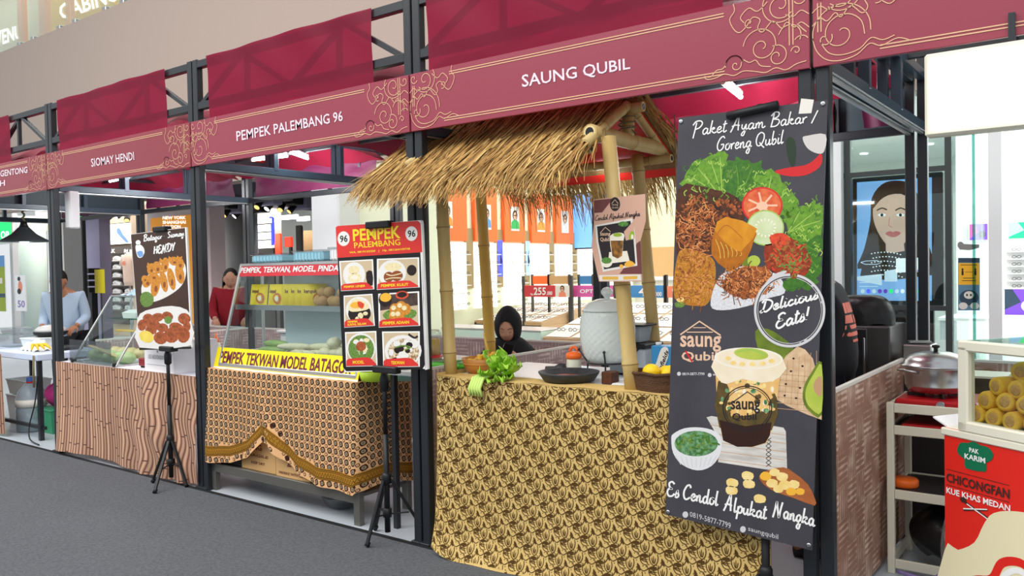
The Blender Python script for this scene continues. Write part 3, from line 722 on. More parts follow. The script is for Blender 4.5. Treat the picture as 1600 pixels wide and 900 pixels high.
# left pair stands on the counter's extension behind; poles
random.seed(5)
for k,(p,q) in enumerate(PB): b=MB(); bamboo(b,p,q,.034 if k!=1 else .036,'bamboo_warm' if k==2 else 'bamboo',.32,.12); b.build('pole',hut)
RY,RZ=3.63,2.315; XL,XR=-3.14,-1.95
b=MB(); bamboo(b,(XL-.02,RY,RZ-.03),(XR+.06,RY,RZ-.03),.026,nodes=.3); b.build('ridge_pole',hut)
for nm,x in (('tie_beam',-1.975),('tie_beam',-3.10)): b=MB(); bamboo(b,(x,3.26 if x>-2 else 3.36,2.125),(x,4.10,2.125),.038,nodes=.34,ph=.08); b.build(nm,hut)
for x in (-1.975,-3.1):
    b=MB(); bamboo(b,(x,RY,2.13),(x,RY,RZ-.05),.03,nodes=.3,ph=.07); b.build('king_post',hut)
    for s in (-1,1): b=MB(); bamboo(b,(x+.01,RY+s*.03,RZ-.02),(x+.01,RY+s*.43,2.06 if s<0 else 2.08),.026,nodes=.2,ph=.06); b.build('rafter',hut)
for y,z in ((3.33,2.06),(4.0,2.07)): b=MB(); bamboo(b,(XL,y,z),(XR-.06 if y<3.5 else XR+.03,y,z),.024); b.build('eave_pole',hut)
MB('twine').tube([(-1.975,3.62,2.2)]+[(-1.975+.045*math.cos(a*.9),3.62+.045*math.sin(a*.9),2.16+.004*a) for a in range(24)],.004,5).build('lashing',hut)
MB('hot_red').add([(XL+.05,RY+.02,RZ-.02),(XR+.02,RY+.02,RZ-.02),(XR+.02,4.2,2.0),(XL+.05,4.2,2.0)],[(0,1,2,3)]).build('red_lining',hut)
random.seed(11)
def strands(b,side,n,x0,x1,ye,ze,fr):
    dy,dz=ye-RY,ze-RZ; L=math.hypot(dy,dz)
    for k in range(n):
        u=random.random(); s0=random.random()**.85; lay=random.random()
        x=x0+(x1-x0)*u+random.uniform(-.02,.02); ln=random.uniform(.28,.55); s1=min(s0*L+ln, L+random.uniform(.02,fr))
        st=max(0,s0*L-.1); lean=random.gauss(-.02,.07); wd=random.uniform(.0028,.0062); h=.012+.05*lay; pts=[]
        N=5
        for i in range(N+1):
            t=st+(s1-st)*i/N; over=max(0,t-L); f=t/L
            y=RY+dy*f; z=RZ+dz*f+h*(1-.2*i/N)-over*over*2.2 ; y-= (dy/L)*over*over*1.2
            pts.append(V((x+lean*(t-st)*2.2*(i/N)**.7+.01*math.sin(i*1.3+k), y, z+.008*math.sin(k+i*1.1))))
        b.m(random.choice(['straw_a','straw_a','straw_b','straw_b','straw_c','straw_d'] if side<0 else ['straw_a','straw_d','straw_d','straw_b']))
        sd=V((1,random.uniform(-.6,.6),random.uniform(-.5,.5))).normalized(); vs=[]
        for i,p in enumerate(pts):
            w_=wd*(1-.75*(i/N)**2.5); vs+=[p+sd*w_,p-sd*w_]
        b.add(vs,[(2*i,2*i+1,2*i+3,2*i+2) for i in range(N)],True)
b=MB('straw_base'); b.prism([(XL-.03,RY,RZ+.02),(XL-.03,RY-.56,RZ-.385),(XL-.03,RY-.56,RZ-.41),(XL-.03,RY,RZ-.015)],(XR-XL-.0,0,0))
strands(b,-1,3600,XL-.06,XR-.02,3.03,1.90,.13)
strands(b,-1,160,XL-.16,XL,3.03,1.93,.14)
b.build('front_thatch',hut)
b=MB('straw_base'); b.prism([(XL-.03,RY,RZ+.02),(XL-.03,RY+.5,RZ-.26),(XL-.03,RY+.5,RZ-.28),(XL-.03,RY,RZ-.0)],(XR-XL+.06,0,0))
strands(b,1,1700,XL-.05,XR+.07,4.22,1.985,.26)
b.build('rear_thatch',hut)
tube_light((-2.64,4.10,2.13),(-2.10,4.10,2.125),'white tube light glowing under the thatch of the bamboo hut',1.6,.014,True)
tag(MB('twine').tube([(-1.71,3.6,2.22),(-1.70,3.6,1.6),(-1.69,3.58,ZC+.01)],.003,6).build('roof_string'),'thin pale cord hanging from the roof beside the right bamboo pole','cord')
# small recipe poster tied to the poles
mat('paper_pink',(212,168,146),.5); mat('paper_maroon',(112,62,60),.5); mat('ink_dark',(40,32,34),.5); mat('paper_gold',(226,176,70),.5)
mat('leaf_green',(52,110,50),.5,var=(120,(110,160,70),.15)); mat('milk',(240,232,214),.4); mat('mango',(240,180,60),.4); mat('avocado',(150,180,50),.4); mat('drink_dark',(62,44,28),.35,var=(30,(180,120,40),.15))
mat('logo_tan',(226,188,160),.5)
G=PP((0,3.235,0),(0,-1,0))
po=thing('small_poster','small pink poster of the green jelly drink tied to the bamboo poles','poster',G(968,440))
b=MB('paper_pink').prism([G(927,312),G(1008,303),G(1009,345),G(1001,375),G(1003,440),G(936,440),G(924,385),G(928,350)],(0,.003,0)); b.build('sheet',po)
b=MB('paper_maroon'); b.shape(G,[(928,313),(958,310),(930,346),(928,345)],.001); b.shape(G,[(1001,376),(1003,428),(968,428),(985,405),(995,380)],.001)
b.m('paper_pink').shape(G,[(929,333),(1000,326),(1000,338),(929,347)],.0016)
b.m('off_white').shape(G,[(930,352),(988,341),(992,360),(996,415),(942,425),(932,378)],.002)
b.m('ink_dark').shape(G,[(933,354),(985,345),(989,362),(993,412),(944,421),(935,378)],.0025)
b.m('paper_pink').shape(G,[(990,345),(992,372),(978,376),(975,362)],.003); b.m('avocado').disc(G,987,368,4,7,.0034,rot=.3); b.m('milk').disc(G,988,370,2,4,.0038)
b.m('leaf_green').disc(G,974,350,8,4,.003); b.m('milk').shape(G,[(954,368),(962,364),(972,364),(976,368),(974,378),(972,400),(965,404),(957,400),(953,376)],.0036,2)
b.m('drink_dark').shape(G,[(954,376),(974,376),(972,400),(965,404),(957,400)],.004,1); b.m('avocado').disc(G,965,367,7,3,.0042)
b.m('milk').shape(G,[(952,394),(980,392),(984,408),(950,412)],.003); b.m('milk').disc(G,948,410,9,8,.0042); b.m('leaf_green').disc(G,948,407,8,5,.0048)
b.m('mango').shape(G,[(976,412),(984,407),(992,412),(988,416),(978,417)],.0042,2); b.m('mango').disc(G,971,416,3,3,.0042)
b.m('ink_dark').disc(G,961,319,8,11,.002); b.m('logo_tan').stroke(G,[(956,318),(961,312),(966,318)],1,.0026,0); b.textr(G,'saung',956,319,966,322,.0026); b.textr(G,'Qubil',956,323,966,326,.0026)
b.m('logo_tan').stroke(G,[(938,364),(946,355),(954,362)],1,.003,0); b.textr(G,'saung',938,364,954,370,.003,.02); b.textr(G,'Qubil',938,371,952,378,.003,.02)
b.m('ink_dark'); script(b,G,'Cendol Alpukat Nangka',(930,345),(1000,337),3.6,1.0,.0026)
b.m('off_white').shape(G,[(936,430),(1001,429),(1002,438),(937,439)],.0016); b.m('paper_gold').shape(G,[(941,432),(966,432),(966,437),(941,437)],.0022); b.shape(G,[(974,432),(996,431),(996,436),(974,437)],.0022)
b.build('print',po)

# ------------------------------------------------------------------ tripod stands and their menu boards
def tripod(name,label,pole,hub_z,top_z,feet,base_z=.05,r=.013):
    o=thing(name,label,'tripod stand',(pole[0],pole[1],0)); p=V((pole[0],pole[1],0))
    MB('black_plastic').tube([p+V((0,0,base_z)),p+V((0,0,hub_z+.25))],r*1.25,12).tube([p+V((0,0,hub_z+.25)),p+V((0,0,top_z))],r,12).build('pole',o)
    b=MB('black_plastic').lathe([(r*1.3,-.03),(r*2,-.025),(r*2.1,.02),(r*1.5,.035)],p+V((0,0,hub_z)),14); b.build('collar',o)
    b=MB('black_plastic').lathe([(r*1.3,-.02),(r*1.9,-.015),(r*1.9,.03),(r*1.3,.035)],p+V((0,0,base_z+.1)),14); b.build('brace_collar',o)
    b=MB('black_plastic').lathe([(r,-.04),(r*1.9,-.03),(r*2.0,.03),(r*1.3,.06),(r,.07)],p+V((0,0,top_z-.1)),14); b.build('clamp_knob',o)
    for f in feet:
        f=V(f); h=p+V((0,0,hub_z-.005)); d=(f-h); dd=V((d.x,d.y,0)).normalized()*r*1.9
        lg=MB('black_plastic').beam(h+dd,f+V((0,0,.012)),.022,.016,.004).build('leg',o)
        MB('black_rubber').tube([f+V((0,0,.0))-d.normalized()*.035,f+V((0,0,.012))],.014,10).build('rubber_foot',lg)
        mid=h+d*.55; MB('black_plastic').beam(p+V((0,0,base_z+.1))+dd*.8,mid,.012,.006,.001).build('brace',o)
    return o
PY=3.14
p2=at(604,748,y=PY); tripod('tripod_stand','black tripod stand holding the red and black menu board',(at(604,748,y=3.19).x,3.19),at(604,748,y=3.19).z,.975,[(-3.289,3.034,0),(-3.13,3.345,0),(-3.47,3.27,0)])
p1=at(266,687,y=3.2); tripod('tripod_stand','black tripod stand holding the dark brown menu board',(p1.x,3.2),p1.z,1.0,[(-5.62,3.13,0),(-5.33,2.98,0),(-5.29,3.20,0)])
mat('board_red',(218,52,46),.4); mat('board_yellow',(250,222,40),.4); mat('ink_black',(22,20,22),.45); mat('tomato_red',(200,50,34),.4,var=(60,(230,90,50),.2))
mat('plate_white',(232,230,226),.4); mat('photo_beige',(204,184,150),.5); mat('photo_dark',(52,40,38),.5,var=(30,(90,70,60),.2))
mat('fried_gold',(226,158,52),.5,var=(70,(180,106,30),.22)); mat('fried_brown',(168,92,40),.5,var=(80,(110,52,24),.2)); mat('sauce_brown',(128,54,28),.35,var=(45,(196,104,52),.2)); mat('pale_food',(226,208,150),.5,var=(70,(244,232,196),.2)); mat('herb',(60,110,46),.5,var=(90,(130,160,70),.2)); mat('noodle_mix',(150,110,70),.5,var=(60,(236,222,190),.12)); mat('soy',(36,20,18),.3)
mat('poster_brown',(58,36,26),.4,var=(9,(74,46,32),.3)); mat('potato',(232,200,70),.4,var=(12,(246,224,110),.2))
G=PP((0,3.105,0),(0,-1,0))
# red price board
bo=thing('menu_board','red and black menu board headed 96 with six food photos','menu board',G(600,580))
b=MB('white').prism([G(524,354),G(657,344),G(668,576),G(538,582)],(0,.012,0)); b.m('white').prism([G(658,344.5),G(659,350),G(668,577),G(664,578)],(0,.016,0)); b.build('board',bo)
b=MB('ink_black').shape(G,[(525,356),(655,346),(664,570),(660,577),(541,580),(536,574)],.001)
b.m('board_red').shape(G,[(524.5,355),(528,353),(653,345),(657,349),(660,394),(527,403)],.0016)
b.m('plate_white').disc(G,537,373,9.5,11.5,.0022); b.disc(G,643,365,9.5,11.5,.0022)
b.m('ink_black').text(G,'96',[(531,368),(543,367),(543.5,378),(531.5,379)],.003,.06); b.text(G,'96',[(637,360),(649,359),(649.5,370),(637.5,371)],.003,.06)
b.m('board_yellow').text(G,'PEMPEK',[(551,358.5),(625,352.5),(626,372),(552,377)],.003,.07); b.text(G,'PALEMBANG',[(553,379),(625,373.5),(626,383),(554,388)],.003,.01)
b.text(G,'WA. 0819133250   |   Hp. 081264109745',[(546,393),(641,387),(641,391),(546,397)],.003,.02)
cells=[[(530,408),(583,405),(585,452),(533,455)],[(589,404.5),(655,402),(656,449),(589,453)],[(537,462),(582,459),(586,509),(538,512)],[(591,459),(655,455),(656.5,509),(592,512)],[(539,519),(588,517),(590,572),(541,573)],[(597,518),(656,517.5),(656,573),(599,574)]]
caps=['PEMPEK LENJER','PEMPEK KULIT','PEMPEK KAPAL SELAM','PEMPEK ADAAN','MODEL','TEKWAN']
random.seed(4)
for k,q in enumerate(cells):
    def BL(u,v,d,q=q):
        tl,tr,br,bl=q; x=(tl[0]*(1-u)+tr[0]*u)*(1-v)+(bl[0]*(1-u)+br[0]*u)*v; y=(tl[1]*(1-u)+tr[1]*u)*(1-v)+(bl[1]*(1-u)+br[1]*u)*v; return G(x,y,d)
    b.m('white').rect(BL,0,0,1,1,.0016); b.m('photo_beige' if k not in (3,) else 'photo_dark').rect(BL,.04,.04,.96,.96,.0022)
    if k==0: b.m('plate_white').disc(BL,.42,.48,.33,.42,.0028); b.m('pale_food').disc(BL,.42,.32,.17,.14,.0034); b.disc(BL,.43,.58,.2,.16,.0034); b.m('milk').disc(BL,.43,.57,.12,.07,.004); b.m('soy').shape(BL,[(.78,.42),(.96,.4),(.96,.86),(.8,.8)],.0028,2)
    if k==1: b.m('plate_white').disc(BL,.36,.48,.33,.43,.0028); b.m('pale_food').disc(BL,.38,.28,.2,.14,.0034); b.m('fried_brown').disc(BL,.28,.6,.12,.17,.0034); b.disc(BL,.47,.58,.14,.17,.0036); b.m('pale_food').stroke(BL,[(.22,.5),(.36,.56),(.58,.5)],.03,.004); b.stroke(BL,[(.2,.68),(.36,.64),(.58,.66)],.03,.004); b.m('photo_beige').disc(BL,.82,.42,.14,.22,.0028); b.m('soy').disc(BL,.82,.42,.115,.18,.0034)
    if k==2: b.m('plate_white').disc(BL,.5,.46,.44,.4,.0028); b.m('soy').disc(BL,.52,.58,.38,.3,.0034); b.m('pale_food').shape(BL,[(.16,.35),(.4,.12),(.75,.25),(.85,.45),(.5,.52),(.22,.5)],.004,3); b.m('mango').disc(BL,.42,.32,.2,.1,.0045); b.m('tomato_red').shape(BL,[(.5,.2),(.7,.3),(.62,.45),(.48,.35)],.005,2); b.m('pale_food').disc(BL,.55,.66,.09,.1,.0045); b.disc(BL,.72,.6,.08,.06,.0045); b.disc(BL,.45,.74,.08,.06,.0045)
    if k==3: b.m('photo_beige').shape(BL,[(.04,.5),(.96,.4),(.96,.96),(.04,.96)],.0026); b.m('soy').disc(BL,.17,.18,.16,.22,.0028); b.m('mango').disc(BL,.18,.12,.14,.13,.0034); b.m('tomato_red').disc(BL,.58,.08,.16,.12,.0028); b.m('soy').disc(BL,.58,.07,.12,.08,.0034); b.m('herb').shape(BL,[(.1,.62),(.4,.45),(.9,.55),(.82,.78),(.3,.82)],.003,3); 
    if k==3:
        for cx,cy in ((.4,.48),(.55,.42),(.5,.66),(.66,.5),(.38,.66)): b.m('fried_gold').disc(BL,cx,cy,.13,.17,.0036+.0003*cx); b.m('pale_food').disc(BL,cx-.03,cy-.04,.06,.07,.0044)
    if k==4:
        b.m('plate_white').disc(BL,.5,.48,.46,.44,.0028); b.m('herb').disc(BL,.5,.5,.41,.4,.0034)
        for _ in range(26): a=random.random()*6.28; r=random.random()*.34; b.m(random.choice(['pale_food','plate_white','herb','noodle_mix'])).disc(BL,.5+r*math.cos(a),.5+r*math.sin(a)*1.05,.06+random.random()*.05,.05+random.random()*.04,.004+random.random()*.001,8)
        b.m('sauce_brown').disc(BL,.5,.42,.16,.14,.0056)
    if k==5:
        b.m('plate_white').disc(BL,.55,.55,.5,.45,.0028); b.m('noodle_mix').disc(BL,.56,.58,.42,.38,.0034)
        for _ in range(22): a=random.random()*6.28; r=random.random()*.34; b.m(random.choice(['plate_white','plate_white','pale_food','soy'])).disc(BL,.56+r*math.cos(a),.56+r*math.sin(a),.07+random.random()*.05,.06+random.random()*.04,.004+random.random()*.001,8)
        b.m('herb').stroke(BL,[(.35,.45),(.55,.4),(.75,.45),(.6,.52)],.04,.0056); b.m('glow_blue' if False else 'ink_dark').stroke(BL,[(.7,.08),(.85,.18),(.95,.14)],.06,.003)
    b.m('board_red').shape(BL,[(.01,.98),(.02,.82),(.1,.77),(.62,.74),(.78,.76),(.96,.93),(.97,.98)] if True else [],.006,1)
    t=caps[k]
    if k==2: b.m('board_yellow').textr(BL,'PEMPEK',.12,.8,.46,.86,.0066,.05); b.textr(BL,'KAPAL SELAM',.12,.88,.72,.95,.0066,.05)
    else: b.m('board_yellow').textr(BL,t,.1 if len(t)>8 else .22,.83,.74 if len(t)>8 else .58,.92,.0066,.05)
b.build('print',bo)
for nm,(px,py) in (('clip',(593,351)),('clip',(604,577))): MB('black_plastic').box(G(px,py).x-.09,G(px,py).x+.09,3.08,3.13,G(px,py).z-.02,G(px,py).z+.018,.006).build(nm,bo)
# brown Batagor board
G=PP((0,3.165,0),(0,-1,0))
bo=thing('menu_board','dark brown menu board with fried and sauced dumplings','menu board',G(258,546))
b=MB('white').prism([G(204,366),G(291,355),G(300,543),G(218,546)],(0,.012,0)); b.build('board',bo)
b=MB('poster_brown').shape(G,[(204.5,366.5),(289,356),(298.5,541),(218.5,544)],.001)
b.m('ink_black').shape(G,[(217,543),(299,541.5),(299,545),(218,547)],.0014)
b.m('plate_white').shape(G,[(222,445),(240,420),(262,405),(284,406),(291,424),(284,446),(262,463),(238,472),(224,466)],.0016,4)
random.seed(8)
for cx,cy,rx,ry,a in ((236,420,6,9,.2),(246,418,7,10,-.3),(258,414,6,12,.1),(272,408,8,7,.3),(281,412,7,10,-.2),(230,440,7,10,.4),(243,446,7,18,.15),(256,440,6,17,-.2),(268,436,6,18,-.2),(281,428,7,16,-.2),(226,436,5,6,0),(240,432,8,7,.3)):
    b.m('fried_gold').disc(G,cx,cy,rx,ry,.002+random.random()*.0008,12,a); b.m('fried_brown').disc(G,cx+1,cy+ry*.3,rx*.35,ry*.3,.003,8)
for x,y in ((233,412),(252,405),(266,402),(279,401)): b.m('fried_gold').shape(G,[(x-4,y+6),(x-2,y-2),(x+2,y+1),(x+6,y-1),(x+5,y+7)],.0026)
b.m('herb').shape(G,[(222,458),(232,456),(240,464),(238,476),(226,480),(219,470)],.0026,2)
b.m('plate_white').shape(G,[(214,508),(219,490),(240,482),(268,478),(292,484),(298,500),(298,540),(218,543)],.0018,2)
for cx,cy,rx,ry,a in ((232,498,9,8,.3),(246,496,10,7,-.2),(262,494,9,7,.4),(288,498,10,9,.2),(240,508,12,8,.2),(276,512,12,8,.3),(222,508,7,9,.1),(254,512,9,7,0),(251,528,11,10,.3),(268,524,12,12,-.3),(287,524,10,12,.2),(292,510,6,8,0),(236,516,9,7,.2)):
    b.m('sauce_brown').disc(G,cx,cy,rx,ry,.0024+random.random()*.0012,12,a); b.m('fried_brown').disc(G,cx-2,cy-2,rx*.4,ry*.3,.0042,8)
b.m('potato').disc(G,229,526,12,9,.0044,14,.4); b.m('herb').disc(G,263,500,6,6,.0046,10)
b.m('white'); script(b,G,'Batagor - Siomay',(224,377),(288,368),4.2,1.5,.003,.05); script(b,G,'HENDY',(240,397),(274,391),5.6,2.0,.003,.05)
b.disc(G,216,379,4,4,.003,10); b.shape(G,[(212,384),(218,382),(224,386),(226,394),(222,402),(216,402),(213,394)],.003,3); b.m('sky_stripe').shape(G,[(214,394),(222,392),(224,399),(218,402)],.0036,2)
b.build('print',bo)
for px,py in ((252,358),(262,545)): MB('black_plastic').box(G(px,py).x-.08,G(px,py).x+.08,3.14,3.2,G(px,py).z-.018,G(px,py).z+.018,.006).build('clip',bo)

# ------------------------------------------------------------------ the tall food banner on its stand
mat('banner_dark',(58,56,62),.42,var=(5,(74,72,79),.3)); mat('banner_pale',(206,204,206),.5)
mat('lettuce_a',(120,166,50),.5,var=(60,(76,128,34),.25)); mat('lettuce_b',(74,126,40),.5,var=(70,(46,96,30),.25)); mat('lettuce_c',(158,192,84),.5)
mat('tempe_brown',(92,50,26),.5,var=(50,(60,32,18),.25)); mat('crumb_orange',(196,110,50),.5,var=(110,(130,66,30),.22)); mat('crumb_light',(222,146,86),.5)
mat('chicken_gold',(206,142,44),.5,var=(120,(150,90,24),.22)); mat('tofu_a',(220,150,28),.5,var=(20,(196,122,20),.2)); mat('tofu_b',(190,112,16),.5,var=(30,(160,90,14),.2))
mat('tomato_flesh',(226,120,70),.5,var=(30,(206,72,44),.15)); mat('tomato_core',(240,190,160),.5); mat('cucumber',(216,222,186),.5,var=(14,(190,206,150),.2)); mat('rice',(226,226,228),.5,var=(120,(200,200,204),.15))
mat('chili_red',(206,40,44),.4); mat('chili_green',(40,56,40),.4); mat('garlic',(206,200,196),.5); mat('sambal',(170,58,28),.5,var=(60,(110,40,20),.2)); mat('wood_spoon',(150,82,40),.5,var=((8,8,30),(178,104,56),.2)); mat('nangka',(236,200,110),.5,var=(20,(246,224,160),.2))
mat('board_wood',(222,218,212),.5,var=((6,40,40),(186,180,174),.15)); mat('weave_tan',(224,194,158),.6,var=(30,(196,160,122),.2)); mat('avo_skin',(80,100,30),.5,var=(12,(120,140,40),.2)); mat('avo_flesh',(196,204,90),.5,var=(9,(150,178,52),.3)); mat('avo_seed',(190,150,110),.5)
mat('cup_foam',(232,214,180),.4,var=(14,(244,234,214),.3)); mat('cup_orange',(222,160,70),.4,var=(12,(240,210,150),.3)); mat('cendol_dark',(66,62,34),.4,var=(24,(110,84,40),.2)); mat('syrup',(50,26,18),.4); mat('cendol_green',(58,104,62),.45,var=(60,(120,170,120),.14)); mat('bowl_white',(222,222,224),.4)
G=PP((0,3.13,0),(0,-1,0))
ba=thing('food_banner','tall dark hanging banner with fried chicken, lettuce and a layered drink','banner',G(1155,830))
Q=[(1060,184),(1293,156),(1269,860),(1040,804)]
def bq(u,v,d=0):
    x=(Q[0][0]*(1-u)+Q[1][0]*u)*(1-v)+(Q[3][0]*(1-u)+Q[2][0]*u)*v; y=(Q[0][1]*(1-u)+Q[1][1]*u)*(1-v)+(Q[3][1]*(1-u)+Q[2][1]*u)*v
    return G(x,y,d)
b=MB('banner_dark'); b.prism([G(*q) for q in Q],(0,.003,0)); b.build('sheet',ba)
b=MB()
random.seed(21)
def ruffle(pts,m_,d,n=26,amp=7):   # leaf with a frilled outline
    P=cat(pts,n//len(pts)+2,True); out=[]
    cx=sum(p[0] for p in P)/len(P); cy=sum(p[1] for p in P)/len(P)
    for k,(x,y) in enumerate(P):
        dx,dy=x-cx,y-cy; L=math.hypot(dx,dy) or 1; a=amp*(random.random()-.5)+amp*.35*math.sin(k*2.1); out.append((min(max(x+dx/L*a,1058),1286),y+dy/L*a))
    n_=len(out); b.m(m_).add([G(x,y,d) for x,y in out]+[G(cx,cy,d)],[(k,(k+1)%n_,n_) for k in range(n_)],False); return cx,cy
def veins(cx,cy,tips,m_,d,w=1.6):
    for x,y in tips: b.m(m_).stroke(G,[(cx,cy),((cx+x)/2+random.uniform(-4,4),(cy+y)/2+random.uniform(-4,4)),(x,y)],w,d,3,taper=True)
def shreds(n,cx,cy,rx,ry,ms,d,w=1.3,ln=14):
    for _ in range(n):
        a=random.random()*6.28; r=random.random()**.6; x=cx+rx*r*math.cos(a); y=cy+ry*r*math.sin(a); t=random.random()*6.28; l=ln*(.5+random.random())
        b.m(random.choice(ms)).stroke(G,[(max(x,1057),y),(max(1057,x+l*.5*math.cos(t)+random.uniform(-3,3)),y+l*.5*math.sin(t)+random.uniform(-3,3)),(max(x+l*math.cos(t+.4),1057),y+l*math.sin(t+.4))],w,d+random.random()*.0006,2)
# lettuce
ruffle([(1064,292),(1078,262),(1112,240),(1136,238),(1140,268),(1136,300),(1120,322),(1066,312)],'lettuce_a',.0008,30,9)
veins(1128,312,[(1075,275),(1090,262),(1110,250),(1125,245)],'lettuce_c',.0012)
ruffle([(1134,256),(1164,250),(1196,262),(1206,290),(1190,312),(1160,316),(1136,300)],'lettuce_b',.001,28,9); veins(1150,310,[(1150,258),(1175,262),(1196,280)],'lettuce_a',.0014)
ruffle([(1180,276),(1212,268),(1228,290),(1244,312),(1240,340),(1210,334),(1186,300)],'lettuce_a',.0012,26,8); veins(1205,325,[(1205,275),(1228,300)],'lettuce_c',.0016)
ruffle([(1228,334),(1268,318),(1287,320),(1284,362),(1258,376),(1232,364)],'lettuce_a',.0012,26,7); veins(1230,365,[(1250,330),(1275,330),(1282,345)],'lettuce_c',.0018)
ruffle([(1232,360),(1282,352),(1280,408),(1276,432),(1262,412),(1240,384)],'lettuce_b',.0010,26,8); veins(1240,370,[(1262,372),(1276,392),(1272,412)],'lettuce_a',.0014)
ruffle([(1224,442),(1250,424),(1280,402),(1277,440),(1252,452),(1230,456)],'lettuce_b',.0009,24,8)
for _ in range(70):
    x=random.choice([random.uniform(1070,1135),random.uniform(1140,1200),random.uniform(1195,1240),random.uniform(1238,1282)]); y=random.uniform(255,310) if x<1200 else random.uniform(295,400) 
    b.m(random.choice(['lettuce_c','lettuce_a','lettuce_b'])).stroke(G,[(x,y),(x+random.uniform(-5,5),y+4),(x+random.uniform(-7,7),y+9)],1.5,.0019,2)
# green chilli, garlic, red chilli
b.m('chili_green').shape(G,[(1228,222),(1234,214),(1242,220),(1244,240),(1240,262),(1232,250)],.0012,3)
b.m('garlic').shape(G,[(1254,216),(1262,212),(1290,210),(1288,236),(1278,240),(1262,232)],.0012,3)
b.m('chili_red').shape(G,[(1210,268),(1232,262),(1258,258),(1272,250),(1282,240),(1285,248),(1280,262),(1258,274),(1230,275)],.0016,3)
# dark fried tempe, left
b.m('tempe_brown').shape(G,[(1059,296),(1090,290),(1116,296),(1126,308),(1124,352),(1112,392),(1098,404),(1080,398),(1057,398)],.0016,2); b.m('tempe_brown').shape(G,[(1112,300),(1140,302),(1160,318),(1164,340),(1150,350),(1128,345)],.0014,3)
shreds(210,1086,358,32,50,['crumb_orange','crumb_light','crumb_orange'],.0022,1.3,11)
# fried chicken
b.m('chicken_gold').shape(G,[(1058,402),(1072,388),(1100,396),(1117,410),(1117,446),(1106,474),(1088,478),(1054,466)],.002,3); shreds(230,1084,436,32,42,['crumb_light','fried_gold','chicken_gold','fried_brown'],.0026,1.2,9)
# tomato and cucumber slices
b.m('chili_red').disc(G,1191,321,32,29,.0022,26); b.m('tomato_flesh').disc(G,1191,321,29.5,26.5,.0025,26)
for k in range(7): a=k*.9; b.m('tomato_core').stroke(G,[(1191+8*math.cos(a),321+6*math.sin(a)),(1191+24*math.cos(a),321+21*math.sin(a))],3,.0028,0)
b.m('tomato_core').disc(G,1191,322,9,7,.003)
b.m('lettuce_c').disc(G,1196,356,29.5,28,.003,26); b.m('cucumber').disc(G,1196,356,27.5,26,.0033,26)
for k in range(16): a=k*.39; b.m('milk').disc(G,1196+15*math.cos(a),356+13*math.sin(a),2.4,1.2,.0036,8,a)
# tofu
b.m('tofu_b').shape(G,[(1116,361),(1134,340),(1180,358),(1178,376),(1168,402),(1146,424),(1134,420),(1112,398)],.0034,2); b.m('tofu_a').shape(G,[(1117,360),(1134,339),(1183,357),(1164,386),(1150,392)],.0037,2)
b.m('tofu_b').stroke(G,[(1120,366),(1136,352),(1160,372)],1.5,.004); b.stroke(G,[(1122,384),(1134,388),(1140,404)],1.5,.004)
# lime, sambal fish
b.m('avo_skin').disc(G,1172,410,14,9,.0024); b.m('avo_flesh').disc(G,1178,408,10,9,.0027)
b.m('sambal').shape(G,[(1194,386),(1214,366),(1240,374),(1264,396),(1266,418),(1250,436),(1222,430),(1200,420)],.003,3); b.m('tomato_red').shape(G,[(1202,370),(1222,364),(1236,376),(1216,392)],.0034,3); shreds(130,1232,404,32,28,['tomato_red','sambal','crumb_orange','herb'],.0038,2,9)
# rice with fried shreds
b.m('rice').shape(G,[(1113,482),(1112,462),(1122,436),(1136,424),(1160,416),(1200,420),(1222,438),(1226,458),(1200,466),(1176,476),(1140,484)],.003,3); b.m('crumb_orange').shape(G,[(1128,446),(1140,428),(1165,416),(1200,420),(1206,440),(1190,462),(1160,466),(1136,456)],.0034,3); shreds(260,1168,442,42,26,['crumb_orange','crumb_light','fried_brown','tempe_brown'],.0038,1.3,11)
b.m('lettuce_b').shape(G,[(1224,440),(1246,434),(1260,430),(1258,444),(1240,452),(1226,452)],.0036,2)
# torn edge of the upper photo: darker strip below
b.m('herb').disc(G,1062,476,8,5,.0022); b.m('nangka').disc(G,1063,468,6,4,.0026)
def specks(n,cx,cy,rx,ry,ms,d,sz=2):
    for _ in range(n):
        a=random.random()*6.28; r=random.random()**.5; b.m(random.choice(ms)).disc(G,max(1059,cx+rx*r*math.cos(a)),cy+ry*r*math.sin(a),sz*(.5+random.random()),sz*(.4+.6*random.random()),d+random.random()*.0004,7,a)
specks(90,1090,345,28,44,['tempe_brown','syrup','sauce_brown'],.0020,3); specks(70,1135,328,24,18,['syrup','sauce_brown','fried_brown'],.0019,3)
specks(110,1084,436,30,40,['chicken_gold','fried_gold','tofu_b','fried_brown'],.0024,2.4); specks(60,1166,442,38,22,['fried_brown','tempe_brown','crumb_light'],.0036,2.4); specks(70,1232,402,28,26,['tomato_red','sauce_brown','herb','fried_brown'],.0036,3)
for k in range(12): b.m('tofu_b' if k%2 else 'potato').stroke(G,[(1118+k*4,374+k*2),(1124+k*3.5,388+k),(1126+k*3,404-k*.4)],.7,.0042,2)
for cx,cy,rx,ry in ((1110,272,38,30),(1168,282,30,28),(1212,306,26,28),(1258,346,24,26),(1262,394,18,34)):
    for k in range(26):
        a=random.random()*6.28; q=.55+.45*random.random(); x=min(1284,cx+rx*q*math.cos(a)); y=cy+ry*q*math.sin(a)
        b.m(random.choice(['lettuce_c','lettuce_a','lettuce_b','herb'])).stroke(G,[(x-4,y+random.uniform(-2,2)),(x-1,y-3),(x+2,y+2),(min(1285,x+5),y-2)],1.8,.0015+random.random()*.0003,2)
